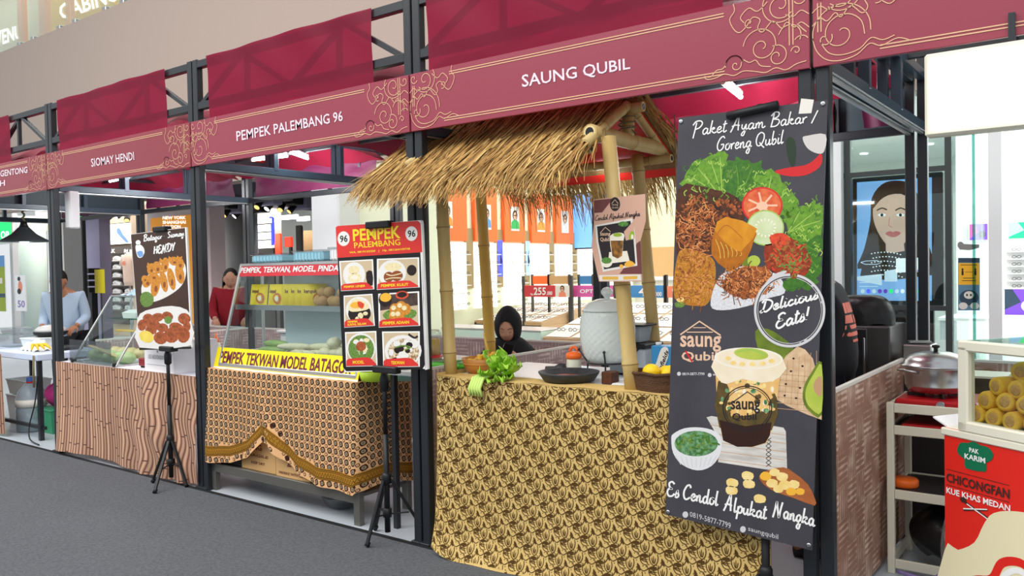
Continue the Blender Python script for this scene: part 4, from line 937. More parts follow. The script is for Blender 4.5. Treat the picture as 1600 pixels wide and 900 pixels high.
# paint circle and lettering
for r,w_ in ((53,5.5),(50.5,2.5)): b.m('banner_pale').stroke(G,[(1234+r*math.cos(a),485+r*1.04*math.sin(a)) for a in [(-1.35+k*.19) for k in range(33)]],w_,.0044,3)
b.stroke(G,[(1229,424),(1210,432),(1194,448)],6,.0046,3,taper=True)
b.m('white'); script(b,G,'Delicious',(1189,489),(1279,466),8.2,2.9,.005,.1); script(b,G,'Eats!',(1212,514),(1264,499),10,3.1,.005,.1)
script(b,G,'Paket Ayam Bakar /',(1081,212),(1278,190),9.2,1.9,.005,.12); script(b,G,'Goreng Qubil',(1119,236),(1224,224),9.6,1.9,.005,.12)
# house logo
b.m('logo_tan').stroke(G,[(1063,523),(1093,502),(1126,524)],2.4,.003,0); b.stroke(G,[(1073,519),(1114,519)],1.4,.003,0); b.stroke(G,[(1083,512),(1103,512)],1.2,.003,0)
def logo(x0,y0,x1,y1,m_,d):
    h=(y1-y0); b.m(m_).text(G,'saung',[(x0,y0),(x1,y0+1),(x1,y0+h*.62),(x0,y0+h*.62)],d,.02); b.text(G,'Qubil',[(x0+2,y0+h*.6),(x1-6,y0+h*.6),(x1-6,y1),(x0+2,y1)],d,.02)
logo(1063,524,1127,566,'logo_tan',.003); b.m('chili_red').stroke(G,[(1071,548),(1076,556),(1082,566)],3,.0034,3,taper=True)
b.m('banner_pale').disc(G,1061,584,3,3.2,.003); b.textr(G,'0819-5877-7799',1066,582,1101,586.5,.003,.02); b.disc(G,1109,586,3,3.2,.003); b.textr(G,'saung',1114,584,1123,588,.003,.02)
# avocado, woven mat, wooden coaster, cup, bowl, spoon
b.m('avo_skin').shape(G,[(1180,518),(1200,514),(1226,530),(1240,546),(1220,566),(1190,556)],.0014,3)
b.m('weave_tan').shape(G,[(1216,575),(1228,556),(1246,541),(1258,546),(1270,560),(1284,610),(1284,656),(1262,648),(1230,634),(1213,624)],.002,1)
for k in range(7):
    b.m('avo_seed').stroke(G,[(1222+k*9,566-k*3),(1216+k*10,626+k*3)],.9,.0024,0); b.stroke(G,[(1214,584+k*9),(1282,590+k*9)],.9,.0024,0)
for x,y in ((1240,560),(1254,572),(1236,580),(1264,592),(1228,600),(1250,606),(1244,622),(1226,618)): b.m('syrup').disc(G,x,y,2,1.6,.0028,8)
b.m('avo_skin').shape(G,[(1284,566),(1268,582),(1256,604),(1255,626),(1264,642),(1284,648)],.003,3); b.m('avo_flesh').shape(G,[(1284,570),(1271,585),(1260,606),(1259,624),(1267,638),(1284,643)],.0034,3); b.m('avo_seed').shape(G,[(1284,588),(1274,594),(1271,606),(1276,616),(1284,618)],.0038,2)
b.m('board_wood').shape(G,[(1104,652),(1112,650),(1224,668),(1228,674),(1230,733),(1226,738),(1122,722),(1126,690)],.0022,0)
for k in range(5): b.m('avo_seed').stroke(G,[(1110,664+k*13),(1228,680+k*13)],.8,.0026,0)
for k in range(7): b.m('ink_dark').stroke(G,[(1197,684+k*6.5),(1205,690+k*6.5)],1,.003,0); b.stroke(G,[(1205,684+k*6.5),(1197,690+k*6.5)],1,.003,0)
b.m('cup_orange').shape(G,[(1117,560),(1222,566),(1214,622),(1206,672),(1198,692),(1178,698),(1152,698),(1130,688),(1124,660),(1120,620)],.0034,1)
b.m('cendol_dark').shape(G,[(1122,596),(1136,600),(1140,616),(1136,640),(1160,650),(1196,640),(1205,616),(1214,622),(1206,672),(1124,668)],.0037,2); b.m('syrup').shape(G,[(1124,656),(1165,666),(1206,660),(1203,680),(1196,692),(1176,698),(1152,698),(1130,688)],.004,1)
for _ in range(60): b.m(random.choice(['cup_orange','nangka','cendol_dark','milk','cendol_green'])).disc(G,random.uniform(1126,1208),random.uniform(592,648),random.uniform(2,5),random.uniform(2,5),.0043+random.random()*.0003,8)
b.m('cup_foam').shape(G,[(1117,558),(1224,562),(1218,590),(1190,598),(1160,592),(1136,600),(1121,590)],.0046,2); b.m('milk').disc(G,1170,560,54,17,.0049,28,.04); b.m('cup_foam').disc(G,1170,560,50,14,.0052,28,.04); b.m('avo_flesh').disc(G,1174,553,27,9,.0055,20,.1); b.m('lettuce_c').stroke(G,[(1152,550),(1174,546),(1196,554)],3,.0058)
for x,y in ((1138,560),(1146,567),(1160,569),(1176,569),(1192,568),(1206,564)): b.m('nangka').disc(G,x,y,5,3.4,.0058,8)
b.m('ink_dark').stroke(G,[(1168+38*math.cos(k*.39),638+35*math.sin(k*.39)) for k in range(16)],1.6,.0058,3,True); b.stroke(G,[(1168+35*math.cos(k*.39),638+32*math.sin(k*.39)) for k in range(16)],.9,.0058,3,True)
b.stroke(G,[(1146,628),(1168,612),(1188,626)],1.6,.0058,0); logo(1142,626,1188,658,'ink_dark',.0058)
b.m('bowl_white').shape(G,[(1049,686),(1052,678),(1070,669),(1096,668),(1118,674),(1127,686),(1126,708),(1112,728),(1090,735),(1066,726),(1052,708)],.003,3); b.m('cendol_green').disc(G,1088,693,34,20,.0034,26); shreds(60,1088,693,26,14,['cendol_green','lettuce_b','herb'],.0038,2.6,9)
for k in range(9): b.m('banner_pale').stroke(G,[(1056+k*8,712+3*math.sin(k*.4)),(1064+k*6,726+4*math.sin(k*.4))],1,.0036,0)
b.m('wood_spoon').shape(G,[(1186,748),(1196,736),(1224,730),(1240,738),(1262,756),(1273,778),(1273,790),(1240,778),(1206,766)],.003,2)
for x,y,r in ((1196,744,9),(1210,738,8),(1222,745,9),(1206,755,9),(1226,758,10),(1240,757,9),(1236,768,8),(1250,768,7),(1216,764,8)): b.m(random.choice(['nangka','nangka','mango'])).shape(G,[(x-r,y),(x-r*.3,y-r*.8),(x+r,y-r*.4),(x+r*.8,y+r*.6),(x-r*.4,y+r*.7)],.0036+random.random()*.0006,2)
for x,y in ((1144,754),(1143,766),(1168,743),(1170,756),(1187,779)): b.m('nangka').shape(G,[(x-9,y-3),(x-2,y-7),(x+9,y-3),(x+8,y+6),(x-6,y+6)],.003,2)
b.m('white'); script(b,G,'Es Cendol',(1042,774),(1122,790),10.5,2.9,.0045,.1); script(b,G,'Alpukat',(1131,796),(1198,811),10.5,2.9,.0045,.1); script(b,G,'Nangka',(1208,805),(1273,822),11,3.0,.0045,.1)
b.m('banner_pale').disc(G,1071,804,4.5,5,.003); b.text(G,'0819-5877-7799',[(1078,799),(1142,817),(1142,826),(1078,807)],.003,0); b.disc(G,1161,827,4.5,5,.003); b.text(G,'saungqubil',[(1169,822),(1216,835),(1216,845),(1169,831)],.003,0)
b.build('print',ba)
MB('off_white').shape(G,[(1252,154),(1272,156),(1268,177),(1248,178)],.006).build('paper_tab',ba)
c_=G(1177,172); MB('black_plastic').tube([c_+V((-.1,-.012,-.012)),c_+V((.1,-.012,.006))],.016,12).build('clip',ba)
for x,y in ((1064,190),(1286,162),(1044,800),(1264,852)): p=G(x,y,.004); MB('steel').lathe([(.004,0),(.009,0),(.009,.002),(.004,.002)],p,12,axis=Matrix.Rotation(PI/2,3,'X')).build('eyelet',ba)
tripod('tripod_stand','black tripod stand carrying the tall food banner',(G(1187,800).x,3.19),.26,2.13,[(G(1187,800).x-.22,3.12,0),(G(1187,800).x+.2,3.05,0),(G(1187,800).x+.05,3.45,0)],.04)

# ------------------------------------------------------------------ batik draped table and the PEMPEK display case
mat('batik_orange',(222,170,120),.85,var=(3,(232,184,136),.3),spec=.1); mat('batik_dark',(58,36,26),.9,spec=.1); mat('batik_grey',(150,132,108),.9,spec=.1); mat('batik_border',(166,118,40),.9,spec=.1); mat('cardboard',(208,166,112),.8); mat('cardboard_ink',(122,70,52),.8); mat('dark_box',(48,46,52),.6)
TX0,TX1,TY0,TY1,TZ=-5.115,-3.6,3.275,3.72,.85
tb=thing('steel_table','low steel table with open shelf under the brown batik cloth','table',((TX0+TX1)/2,3.5,0))
MB('brushed_steel').box(TX0,TX1,TY0,TY1,TZ-.035,TZ-.005,.003).build('top',tb)
MB('table_steel').box(TX0+.02,TX1-.02,TY0+.02,TY1-.02,.165,.185).box(TX0+.02,TX1-.02,TY0,TY0+.03,.13,.19,.003).box(TX0+.02,TX1-.02,TY1-.03,TY1,.13,.19,.003).build('shelf',tb)
for x in (TX0+.03,TX1-.03):
    for y in (TY0+.02,TY1-.02): MB('table_steel').box(x-.026,x+.026,y-.02,y+.02,0,TZ-.035,.003).build('leg',tb)
hem=[(at(px,py,y=TY0-.02).x,at(px,py,y=TY0-.02).z) for px,py in ((312,716),(330,722),(360,723),(390,714),(412,690),(424,694),(440,716),(468,742),(500,758),(540,768),(566,777))]
def hemz(x):
    for (a,za),(c,zc) in zip(hem,hem[1:]):
        if x<=c: return za+(zc-za)*max(0,(x-a))/(c-a)
    return hem[-1][1]
WF=TX1-TX0; WS=.42; WT=WF+.03+WS
def BS(a,v,d=0):                # a metres along the hem, v 0 hem .. 1 table edge
    if a<=WF: x=TX0+a; zb=hemz(x); nx,ny=0,-1; bx,by=x,TY0-.014
    else: t=a-WF; x=TX1; zb=hem[-1][1]+.03*math.sin(t*9)+.02; c_=min(1,t/.06); nx,ny=math.sin(c_*PI/2),-math.cos(c_*PI/2); bx,by=TX1+.012*c_,TY0-.014+t
    k=1-v; f=.014*math.sin(a*11+1)*k+.007*math.sin(a*27+v*2)*k+.012*k
    f+=.035*math.exp(-((a-.52-.25*k)/.06)**2)*k+.03*math.exp(-((a-.44)/.05)**2)*max(0,k-.4)+(.03*math.exp(-((a-WF)/.16)**2)*k)
    return V((bx+nx*(f+d),by+ny*(f+d),zb+(TZ+.004-zb)*v))
b=MB('batik_orange').grid(lambda u,v:BS(u*WT,v),110,30)
b.grid(lambda u,v:(TX0+u*(WF+.012),TY0-.014+.1*v,TZ+.004+.002*math.sin(u*50)),50,2)
def BF(a,h,d):                  # h metres below the table edge
    a=min(max(a,.004),WT-.004)
    x=TX0+min(a,WF); H_=TZ-hemz(x); return BS(a,min(max(1-h/H_,.003),.997),d)
b.m('batik_dark'); n8=[(math.cos(k*PI/4+.39),math.sin(k*PI/4+.39)) for k in range(8)]
def Hat(a): return TZ-hemz(TX0+min(a,WF))
D=.0012
nx_=int(WT/.053)
for i in range(nx_+1):
    a=.018+i*.053; Hl=Hat(a)
    for j in range(16):
        h=.022+j*.050
        for (aa,hh,r) in ((a,h,.0215),(a+.0265,h+.025,.0125)):
            Hh=Hat(aa)
            if Hh-.115<hh<Hh-.045 or hh>Hh-.004 or aa>WT-.005: continue
            big=r>.02
            G2=lambda x,y,d,aa=aa,hh=hh: BF(aa+x,hh+y,d)
            b.m('batik_dark').shape(G2,[((r if k%2==0 else r*.86)*c,(r if k%2==0 else r*.86)*s_) for k,(c,s_) in enumerate(n8)],D)
            b.m('batik_grey' if big else 'batik_orange').shape(G2,[(r*.56*c,r*.56*s_) for c,s_ in n8],D+.0006)
            b.m('batik_dark').shape(G2,[(r*.2*c,r*.2*s_) for c,s_ in n8[::2]],D+.001)
for q0,q1,m_ in ((.115,.045,'batik_border'),(.108,.104,'batik_dark'),(.098,.095,'batik_dark'),(.060,.056,'batik_dark'),(.051,.048,'batik_dark')):
    N=120; vs=[]
    for k in range(N+1):
        a=.005+(WT-.01)*k/N; H_=Hat(a); dd=D+(.0008 if m_=='batik_dark' else .0002); vs+=[BF(a,H_-q0,dd),BF(a,H_-q1,dd)]
    b.m(m_).add(vs,[(2*k,2*k+1,2*k+3,2*k+2) for k in range(N)],True)
N=190; 
for k in range(N):
    a=.006+(WT-.012)*k/N; a2=.006+(WT-.012)*(k+1)/N; h0,h1=(.066,.09) if k%2 else (.09,.066); H_=Hat(a)
    b.m('batik_dark').add([BF(a,H_-h0,.0022),BF(a2,H_-h1,.0022),BF(a2,H_-h1+.005,.0022),BF(a,H_-h0+.005,.0022)],[(0,1,2,3)],False)
tag(b.build('batik_cloth'),'orange brown batik cloth with dark medallions bunched up over the steel table','tablecloth')
def carton(x0,x1,y0,y1,z0,z1,label,rows,m_='cardboard'):
    o=thing('cardboard_box',label,'box',((x0+x1)/2,(y0+y1)/2,z0))
    MB(m_).box(x0,x1,y0,y1,z0,z1,.003).build('carton',o)
    if rows:
        b=MB('cardboard_ink'); F=FR((x0,y0-.001,z0),(1,0,0),(0,0,1)); w_,h_=x1-x0,z1-z0
        for t,u0,u1,v0,v1 in rows: b.text(F,t,[(w_*u0,h_*v1),(w_*u1,h_*v1),(w_*u1,h_*v0),(w_*u0,h_*v0)],.0015,.03)
        b.build('lettering',o)
    MB('off_white').box((x0+x1)/2-.025,(x0+x1)/2+.025,y0-.0015,y1,z1,z1+.0015).build('tape',o)
carton(-4.8,-4.43,3.31,3.6,.187,.41,'brown cardboard box with faded print on the steel shelf left of the 20 box',[('MG',.35,.62,.62,.8),('FRAGILE',.15,.8,.42,.5),('KEEP DRY',.3,.7,.2,.28)])
carton(-4.415,-4.08,3.3,3.56,.187,.36,'brown cardboard box printed 20 on the steel shelf under the batik',[('20',.35,.6,.42,.82),('HANDLE WITH CARE',.1,.9,.12,.22)])
carton(-5.06,-4.82,3.32,3.6,.187,.40,'dark grey box at the left end of the steel shelf',[],'dark_box')
carton(-4.05,-3.68,3.32,3.56,.187,.27,'flat cardboard box on the right end of the steel shelf',[])
tag(MB('clear_plastic').lathe([(.06,.0),(.11,.02),(.135,.075),(.14,.08),(.13,.078),(.1,.02),(.05,.006)],(-4.0,3.5,.0),26).build('plastic_basin'),'clear plastic basin on the floor under the batik draped table','basin')
# display case: slanted glass, steel tray shelves
mat('red_film',(206,52,62),.35); mat('yellow_film',(250,230,30),.4); mat('maroon_ink',(110,36,60),.4); mat('packet_yellow',(238,216,40),.3,var=(14,(226,190,50),.3)); mat('packet_print',(196,110,70),.4); mat('blue_plastic',(150,200,216),.35); mat('lontong_green',(112,146,74),.5,var=((6,30,30),(160,182,110),.25)); mat('pempek_pale',(206,198,166),.55,var=(40,(222,214,186),.25)); mat('pempek_brown',(186,146,92),.6,var=(40,(160,118,70),.25)); mat('mint_plastic',(160,210,190),.4)
CX0,CX1=-5.02,-3.63; zb=.862
def cs(x,t,d=0): return V((x,3.30+.20*t-d*.95,zb+.70*t+d*.25))      # front slope, t 0 bottom..1 top
dc=thing('display_case','glass food display case with red strip on top and yellow lettered strip below','display case',((CX0+CX1)/2,3.5,zb))
MB('alu').box(CX0,CX1,3.295,3.68,zb,zb+.03,.004).build('base',dc)
b=MB('alu')
for x in (CX0+.008,CX1-.008): b.beam(cs(x,0.02),cs(x,1),.018,.018); b.beam((x,3.67,zb),(x,3.67,zb+.7),.018,.018); b.beam((x,3.5,zb+.7),(x,3.67,zb+.7),.018,.018)
b.beam(cs(CX0,1),cs(CX1,1),.018,.018); b.beam((CX0,3.67,zb+.7),(CX1,3.67,zb+.7),.018,.018); b.build('frame',dc)
MB('glass').add([cs(CX0+.01,.02),cs(CX1-.01,.02),cs(CX1-.01,1),cs(CX0+.01,1)],[(0,1,2,3)]).build('front_glass',dc)
for x in (CX0+.004,CX1-.004): MB('glass').add([cs(x,.02),cs(x,1),(x,3.67,zb+.7),(x,3.67,zb+.02)],[(0,1,2,3)]).build('side_glass',dc)
MB('clear_plastic').box(CX0,CX1,3.5,3.68,zb+.705,zb+.713).build('top_glass',dc)
mat('frosted',(200,214,222),.35)
MB('frosted').box(CX0+.28,CX0+.80,3.655,3.66,zb+.03,zb+.69).box(CX0+.81,CX1-.02,3.645,3.65,zb+.03,zb+.69).build('sliding_door',dc)
MB('steel').box(CX0+.01,CX1-.01,3.45,3.66,zb+.405,zb+.413).box(CX0+.01,CX1-.01,3.44,3.45,zb+.39,zb+.425).build('upper_shelf',dc)
MB('steel').box(CX0+.02,CX1-.02,3.33,3.64,zb+.082,zb+.095).build('tray',dc)
H=FR(cs(CX0,0),(1,0,0),(0,.2,.70)); LH=math.hypot(.2,.70)
st=MB('red_film'); st.rect(H,-.004,LH*.885,CX1-CX0+.004,LH*1.0,.004); rs=st.build('red_strip',dc)
MB('white').text(H,'PEMPEK, TEKWAN, MODEL, PINDANG IKAN',[(.02,LH*.975),(1.32,LH*.975),(1.32,LH*.91),(.02,LH*.91)],.006,.03).build('lettering',rs)
st=MB('white'); st.rect(H,-.05,-.03,CX1-CX0+.02,.005,.006); st.m('yellow_film').rect(H,-.05,.0,CX1-CX0+.02,.135,.0065); ys=st.build('yellow_strip',dc)
MB('maroon_ink').text(H,'PEMPEK TEKWAN MODEL BATAGOR',[(.0,.112),(1.34,.112),(1.34,.025),(.0,.025)],.0085,.03).build('lettering',ys)
zs=zb+.414; zl=zb+.096
def bag(x,y,label,rz,m_='packet_yellow'):
    o=thing('snack_packet',label,'packet',(x,y,zs),'yellow packets')
    def f(u,v):
        k=math.sin(PI*u)*math.sin(PI*v); return (x+(u-.5)*.17*math.cos(rz)+k*.02*math.sin(rz), y+(u-.5)*.17*math.sin(rz)-.02*k-.012*v*0+ .02*(v), zs+v*.15)
    def f2(u,v):
        p=V(f(u,v)); k=math.sin(PI*u)*math.sin(PI*v); return (p.x,p.y+.036*k+.0015,p.z)
    MB(m_).grid(f,10,8).grid(f2,10,8).build('pouch',o)
    F=lambda a,c,d: V(f(a,c))+V((0,-d,0))
    b=MB('maroon_ink').text(F,'kerupuk',[(.12,.78),(.6,.78),(.6,.55),(.12,.55)],.002,.03); b.m('packet_print').disc(F,.66,.35,.22,.26,.002); b.m('milk').disc(F,.66,.35,.1,.12,.003); b.build('print',o)
bag(CX0+.16,3.52,'leftmost yellow snack packet on the upper shelf of the glass case',.1); bag(CX0+.38,3.50,'second yellow snack packet from the left in the glass case',.0)
for k in range(4):
    o=dup(bpy.data.objects['snack_packet.001'],(CX0+.54+k*.066,3.54,zs),.98,['yellow snack packet standing edge on, third in the glass case row','yellow snack packet standing edge on, fourth in the glass case row','yellow snack packet standing edge on, fifth in the glass case row','yellow snack packet standing edge on beside the brown fish balls'][k])
def lump(name,label,c,r,m_,cat_,grp,sd,rot=None,amp=.12):
    s_=V((sd*3.1,sd*1.7,sd)); 
    o=MB(m_).ell(c,r,14,9,rot,lambda d:1+amp*noise.noise(d*1.6+s_)).build(name); return tag(o,label,cat_,grp)
for k,(dx,dz,dy) in enumerate(((.80,0,0),(.865,0,-.02),(.935,0,.0),(1.0,0,-.02),(1.07,0,0),(.83,.055,.01),(.90,.058,0),(1.03,.055,.0))):
    lump('fish_ball','round brown fish cake heaped on the upper shelf of the glass case',(CX0+dx,3.53+dy,zs+.037+dz),(.042,.038,.036),'pempek_brown','fish cake','brown fish cakes in the case',k)
for k,(dx,dz) in enumerate(((1.16,.0),(1.22,.0),(1.29,0),(1.19,.05),(1.26,.05))): lump('fried_cracker','golden fried cracker piled at the right of the upper glass case shelf',(CX0+dx,3.53,zs+.035+dz),(.045,.03,.034),'fried_gold','cracker','golden crackers in the case',k+20,None,.3)
for k,(dx,dy,dz,r) in enumerate(((.44,3.42,.0,.1),(.46,3.47,.0,.05),(.45,3.445,.042,.0))):
    o=lump('leaf_wrapped_roll',['green leaf wrapped roll at the front of the case tray','green leaf wrapped roll behind the front one in the case','green leaf wrapped roll lying on top of the two others'][k],(CX0+dx,dy,zl+.027+dz),(.135,.027,.026),'lontong_green','food roll','leaf wrapped rolls',k+3,rotz(r),.05)
for k in range(7):
    lump('pale_fish_roll','long pale fish cake roll lying on the case tray',(CX0+.70+.1*(k%3),3.40+.04*(k//2%3),zl+.024+.04*(k//5)),(.13,.024,.024),'pempek_pale','fish cake','pale fish cake rolls in the case',k+9,rotz(.1*k-.2),.05)
for k,(dx,dy,dz) in enumerate(((1.0,3.40,0),(1.08,3.44,0),(1.16,3.40,0),(1.24,3.43,0),(1.32,3.41,0),(1.05,3.43,.06),(1.18,3.43,.06),(1.27,3.43,.06),(1.22,3.43,.115))):
    lump('curved_fish_cake','pale curved fish cake piled at the right of the case tray',(CX0+dx,dy,zl+.036+dz),(.055,.04,.036),'pempek_pale','fish cake','curved fish cakes in the case',k+30,rotz(k),.3)
for k,(x,y,w_,lab,m_) in enumerate(((CX0+.28,3.58,.33,'pale blue plastic food tub on the left of the case top','blue_plastic'),(CX0+.72,3.58,.3,'pale blue plastic food tub stacked right of the first tub','blue_plastic'),(CX0+1.03,3.6,.24,'white plastic tub on the case top near the red price board','white_gloss'))):
    o=thing('food_tub',lab,'tub',(x,y,zb+.713)); z0=zb+.714; hgt=.05+.012*k
    MB(m_).box(x-w_/2,x+w_/2,y-.075,y+.075,z0,z0+hgt,.012).build('tub',o); b=MB('clear_plastic').box(x-w_/2-.008,x+w_/2+.008,y-.083,y+.083,z0+hgt,z0+hgt+.012,.004); b.build('lid',o)
    b=MB(m_)
    for q in range(9): b.box(x-w_/2+.02+q*(w_-.04)/8-.003,x-w_/2+.02+q*(w_-.04)/8+.003,y-.079,y-.073,z0+.006,z0+hgt-.006)
    b.build('ribs',o)
tag(MB('mint_plastic').lathe([(.05,0),(.06,.005),(.068,.085),(.064,.085),(.056,.01)],(-3.42,3.5,TZ),20).build('plastic_cup'),'turquoise plastic cup at the right end of the batik table','cup')
mat('lime_plastic',(190,226,60),.4)
tag(MB('lime_plastic').lathe([(.06,0),(.085,.005),(.10,.06),(.095,.06),(.075,.01)],(CX1+.1,3.36,TZ+.006),20).build('plastic_bowl'),'lime green plastic bowl beside the yellow strip of the display case','bowl')

# ------------------------------------------------------------------ things on the hut counter
Z0=ZC+.0005
mat('wicker_brown',(96,66,44),.7,var=((10,10,60),(70,46,30),.2),bump=(160,.6)); mat('bowl_wood',(176,116,52),.45,var=((4,4,30),(196,136,66),.2)); mat('ginger_yellow',(222,178,60),.5,var=(40,(196,146,40),.2)); mat('lemon',(248,206,30),.4,bump=(160,.25)); mat('lettuce_real',(128,186,40),.5,var=(26,(168,214,70),.25)); mat('lettuce_rib',(196,224,120),.5); mat('orange_plastic',(246,112,40),.35); mat('bottle_white',(226,226,206),.35); mat('stone_black',(44,46,50),.55,var=(40,(60,62,66),.2)); mat('carton_blue',(60,148,210),.4); mat('milk_green',(90,130,60),.5); mat('cooker_grey',(176,186,194),.4); mat('jar_glass',(240,250,247),.12,spec=.6,trans=.15)
mat('ice_drink',(240,246,244),.3)
o=thing('wooden_bowl','round wooden bowl of yellow roots on the left end of the floral counter','bowl',(-2.79,3.45,Z0))
MB('bowl_wood').lathe([(.055,0),(.085,.004),(.108,.05),(.116,.082),(.110,.082),(.100,.05),(.075,.014),(0,.012)],(-2.79,3.45,Z0),32).build('bowl',o)
b=MB('bowl_wood'); b.lathe([(.1085,.05),(.112,.054),(.1105,.058)],(-2.79,3.45,Z0),32); b.build('rim_band',o)
random.seed(9)
for k in range(9):
    a=k*.75; r=.055*(k%3)/2; cx=-2.765+r*math.cos(a); cy=3.44+r*math.sin(a); 
    pts=[V((cx-.05*math.cos(a*1.7),cy-.05*math.sin(a*1.7),Z0+.05+.012*(k//3))),V((cx,cy,Z0+.066+.013*(k//3)+.01*math.sin(k))),V((cx+.045*math.cos(a*1.7+.5),cy+.045*math.sin(a*1.7+.5),Z0+.058+.014*(k//3)))]
    pts=[V(p) for p in cat(pts,4)]
    b=MB('ginger_yellow').tube(pts,[.012+.005*math.sin(i*1.9+k) for i in range(len(pts))],8); b.ell(pts[4]+V((.012,.004,.008)),(.014,.012,.013),8,6)
    tag(b.build('yellow_root'),'knobbly yellow root heaped in the wooden bowl on the hut counter','root','yellow roots in the bowl')
tag(MB('bamboo_warm').tube([(-2.72,3.43,Z0+.07),(-2.755,3.44,Z0+.15),(-2.78,3.45,Z0+.215)],[.005,.007,.004],8).build('wooden_stick'),'thin wooden stick standing upright in the bowl of yellow roots','stick')
# lettuce hanging over the front edge
lt=thing('lettuce_bunch','bright green curly lettuce bunch hanging over the front edge of the counter','lettuce',(-2.56,3.3,Z0))
random.seed(31)
def leaf(b,base,tip,wid,ruf,sd,up=(0,-.3,1)):
    base=V(base); tip=V(tip); d=tip-base; L=d.length; d/=L; sx=d.cross(V(up)).normalized(); n=sx.cross(d)
    def f(u,v):
        w_=wid*math.sin(PI*min(1,v*.9+.06))**.7; e=abs(u-.5)*2
        r=ruf*(e**2)*(math.sin(v*19+sd+u*4)+.6*math.sin(v*37+sd*2))*(.3+v)+ruf*.8*max(0,v-.75)*4*math.sin(u*22+sd)
        return base+d*(L*v)+sx*((u-.5)*2*w_)+n*(r-.02*math.sin(PI*v)+.35*w_*e*e)
    b.m('lettuce_real').grid(f,16,20)
for k,(bs,tp,w_) in enumerate((((-2.62,3.36,Z0+.02),(-2.66,3.30,Z0+.14),.05),((-2.60,3.36,Z0+.02),(-2.56,3.30,Z0+.15),.055),((-2.57,3.36,Z0+.03),(-2.47,3.27,Z0+.12),.055),((-2.55,3.34,Z0+.02),(-2.41,3.25,Z0+.085),.055),((-2.55,3.32,Z0+.02),(-2.44,3.19,Z0+.02),.05),((-2.57,3.31,Z0+.02),(-2.50,3.16,Z0+.01),.05),((-2.60,3.31,Z0+.03),(-2.57,3.17,Z0+.05),.055),((-2.6,3.33,Z0+.05),(-2.52,3.25,Z0+.12),.05),((-2.56,3.33,Z0+.05),(-2.43,3.22,Z0+.09),.05))):
    b=MB(); leaf(b,bs,tp,w_,.012,k*1.7); b.m('lettuce_rib').tube([V(bs),(V(bs)+V(tp))/2+V((0,0,.004)),V(bs)*.2+V(tp)*.8],[.006,.004,.0015],6); b.build('leaf',lt)
for k in range(5):
    b=MB('lettuce_rib'); x=-2.635+k*.016; b.tube([(x,3.28,Z0+.03),(x-.008,3.188,Z0+.012),(x-.014,3.165,Z0-.035),(x-.012+.003*k,3.165,Z0-.075)],[.007,.009,.009,.005],8); b.build('stalk',lt)
# stone mortar plate with pestle, sauce bottle
o=thing('stone_mortar','wide black stone mortar dish near the front edge of the hut counter','mortar',(-2.19,3.38,Z0))
MB('stone_black').lathe([(.09,0),(.125,.008),(.15,.045),(.152,.052),(.142,.052),(.11,.026),(0,.02)],(-2.19,3.38,Z0),32).build('dish',o)
MB('sambal').lathe([(.09,.027),(.06,.031),(0,.034)],(-2.19,3.38,Z0),20,fn=lambda a,z:1+.15*math.sin(a*3)).build('chili_paste',o)
tag(MB('stone_black').tube([(-2.45,3.56,Z0+.028),(-2.40,3.57,Z0+.03),(-2.37,3.575,Z0+.033),(-2.345,3.58,Z0+.034)],[.016,.016,.03,.027],12).build('stone_pestle'),'black stone pestle lying beside the lettuce bunch','pestle')
o=thing('sauce_bottle','pale sauce bottle with a bright orange cap on the hut counter','bottle',(-2.30,3.60,Z0))
MB('bottle_white').lathe([(.036,0),(.04,.004),(.038,.08),(.036,.092)],(-2.30,3.60,Z0),20).build('bottle',o)
b=MB('orange_plastic').lathe([(.042,.088),(.043,.108),(.036,.118),(.012,.124)],(-2.30,3.60,Z0),20); b.tube([(-2.30+.022*math.cos(a),3.60,Z0+.126+.022*math.sin(a)) for a in [k*.4 for k in range(9)]],.007,8); b.build('cap',o)
# glass drink jar on a black wire stand
JX,JY=-2.13,3.66
o=thing('drink_jar','large bubbled glass drink jar with domed lid on a black wire stand','jar',(JX,JY,Z0))
prof=[(.07,.075),(.10,.08),(.122,.11),(.138,.17),(.142,.23),(.138,.29),(.128,.325),(.124,.335)]
def bub(a,z): return 1+.022*math.sin(a*22+ (math.floor(z/.018)%2)*PI)*math.sin(z/.018*2*PI)
P_=[(r,z) for r,z in cat(prof,8)]
MB('jar_glass').lathe(P_,(JX,JY,Z0),88,fn=bub).build('jar',o)
MB('ice_drink').lathe([(0,.085),(.095,.09),(.118,.12),(.132,.18),(.135,.24),(.13,.29),(0,.291)],(JX,JY,Z0),32).build('drink',o)
ld=MB('jar_glass').lathe([(.13,.335),(.13,.346),(.122,.352),(.10,.378),(.055,.396),(.018,.402)],(JX,JY,Z0),44,fn=lambda a,z:1+.006*math.sin(a*22)).build('lid',o)
MB('jar_glass').lathe([(.012,.40),(.018,.41),(.03,.425),(.032,.437),(.022,.452),(0,.46)],(JX,JY,Z0),10,smooth=False).build('knob',ld)
b=MB('black_steel')
for k in range(4): 
    a=.4+k*PI/2; b.tube([(JX+.11*math.cos(a),JY+.11*math.sin(a),Z0),(JX+.105*math.cos(a),JY+.105*math.sin(a),Z0+.07),(JX+.15*math.cos(a),JY+.15*math.sin(a),Z0+.135)],.0045,8); b.ell((JX+.15*math.cos(a),JY+.15*math.sin(a),Z0+.137),(.008,.008,.008),8,6)
b.tube([(JX+.108*math.cos(k*.26),JY+.108*math.sin(k*.26),Z0+.072) for k in range(25)],.0045,8); b.build('wire_stand',o)
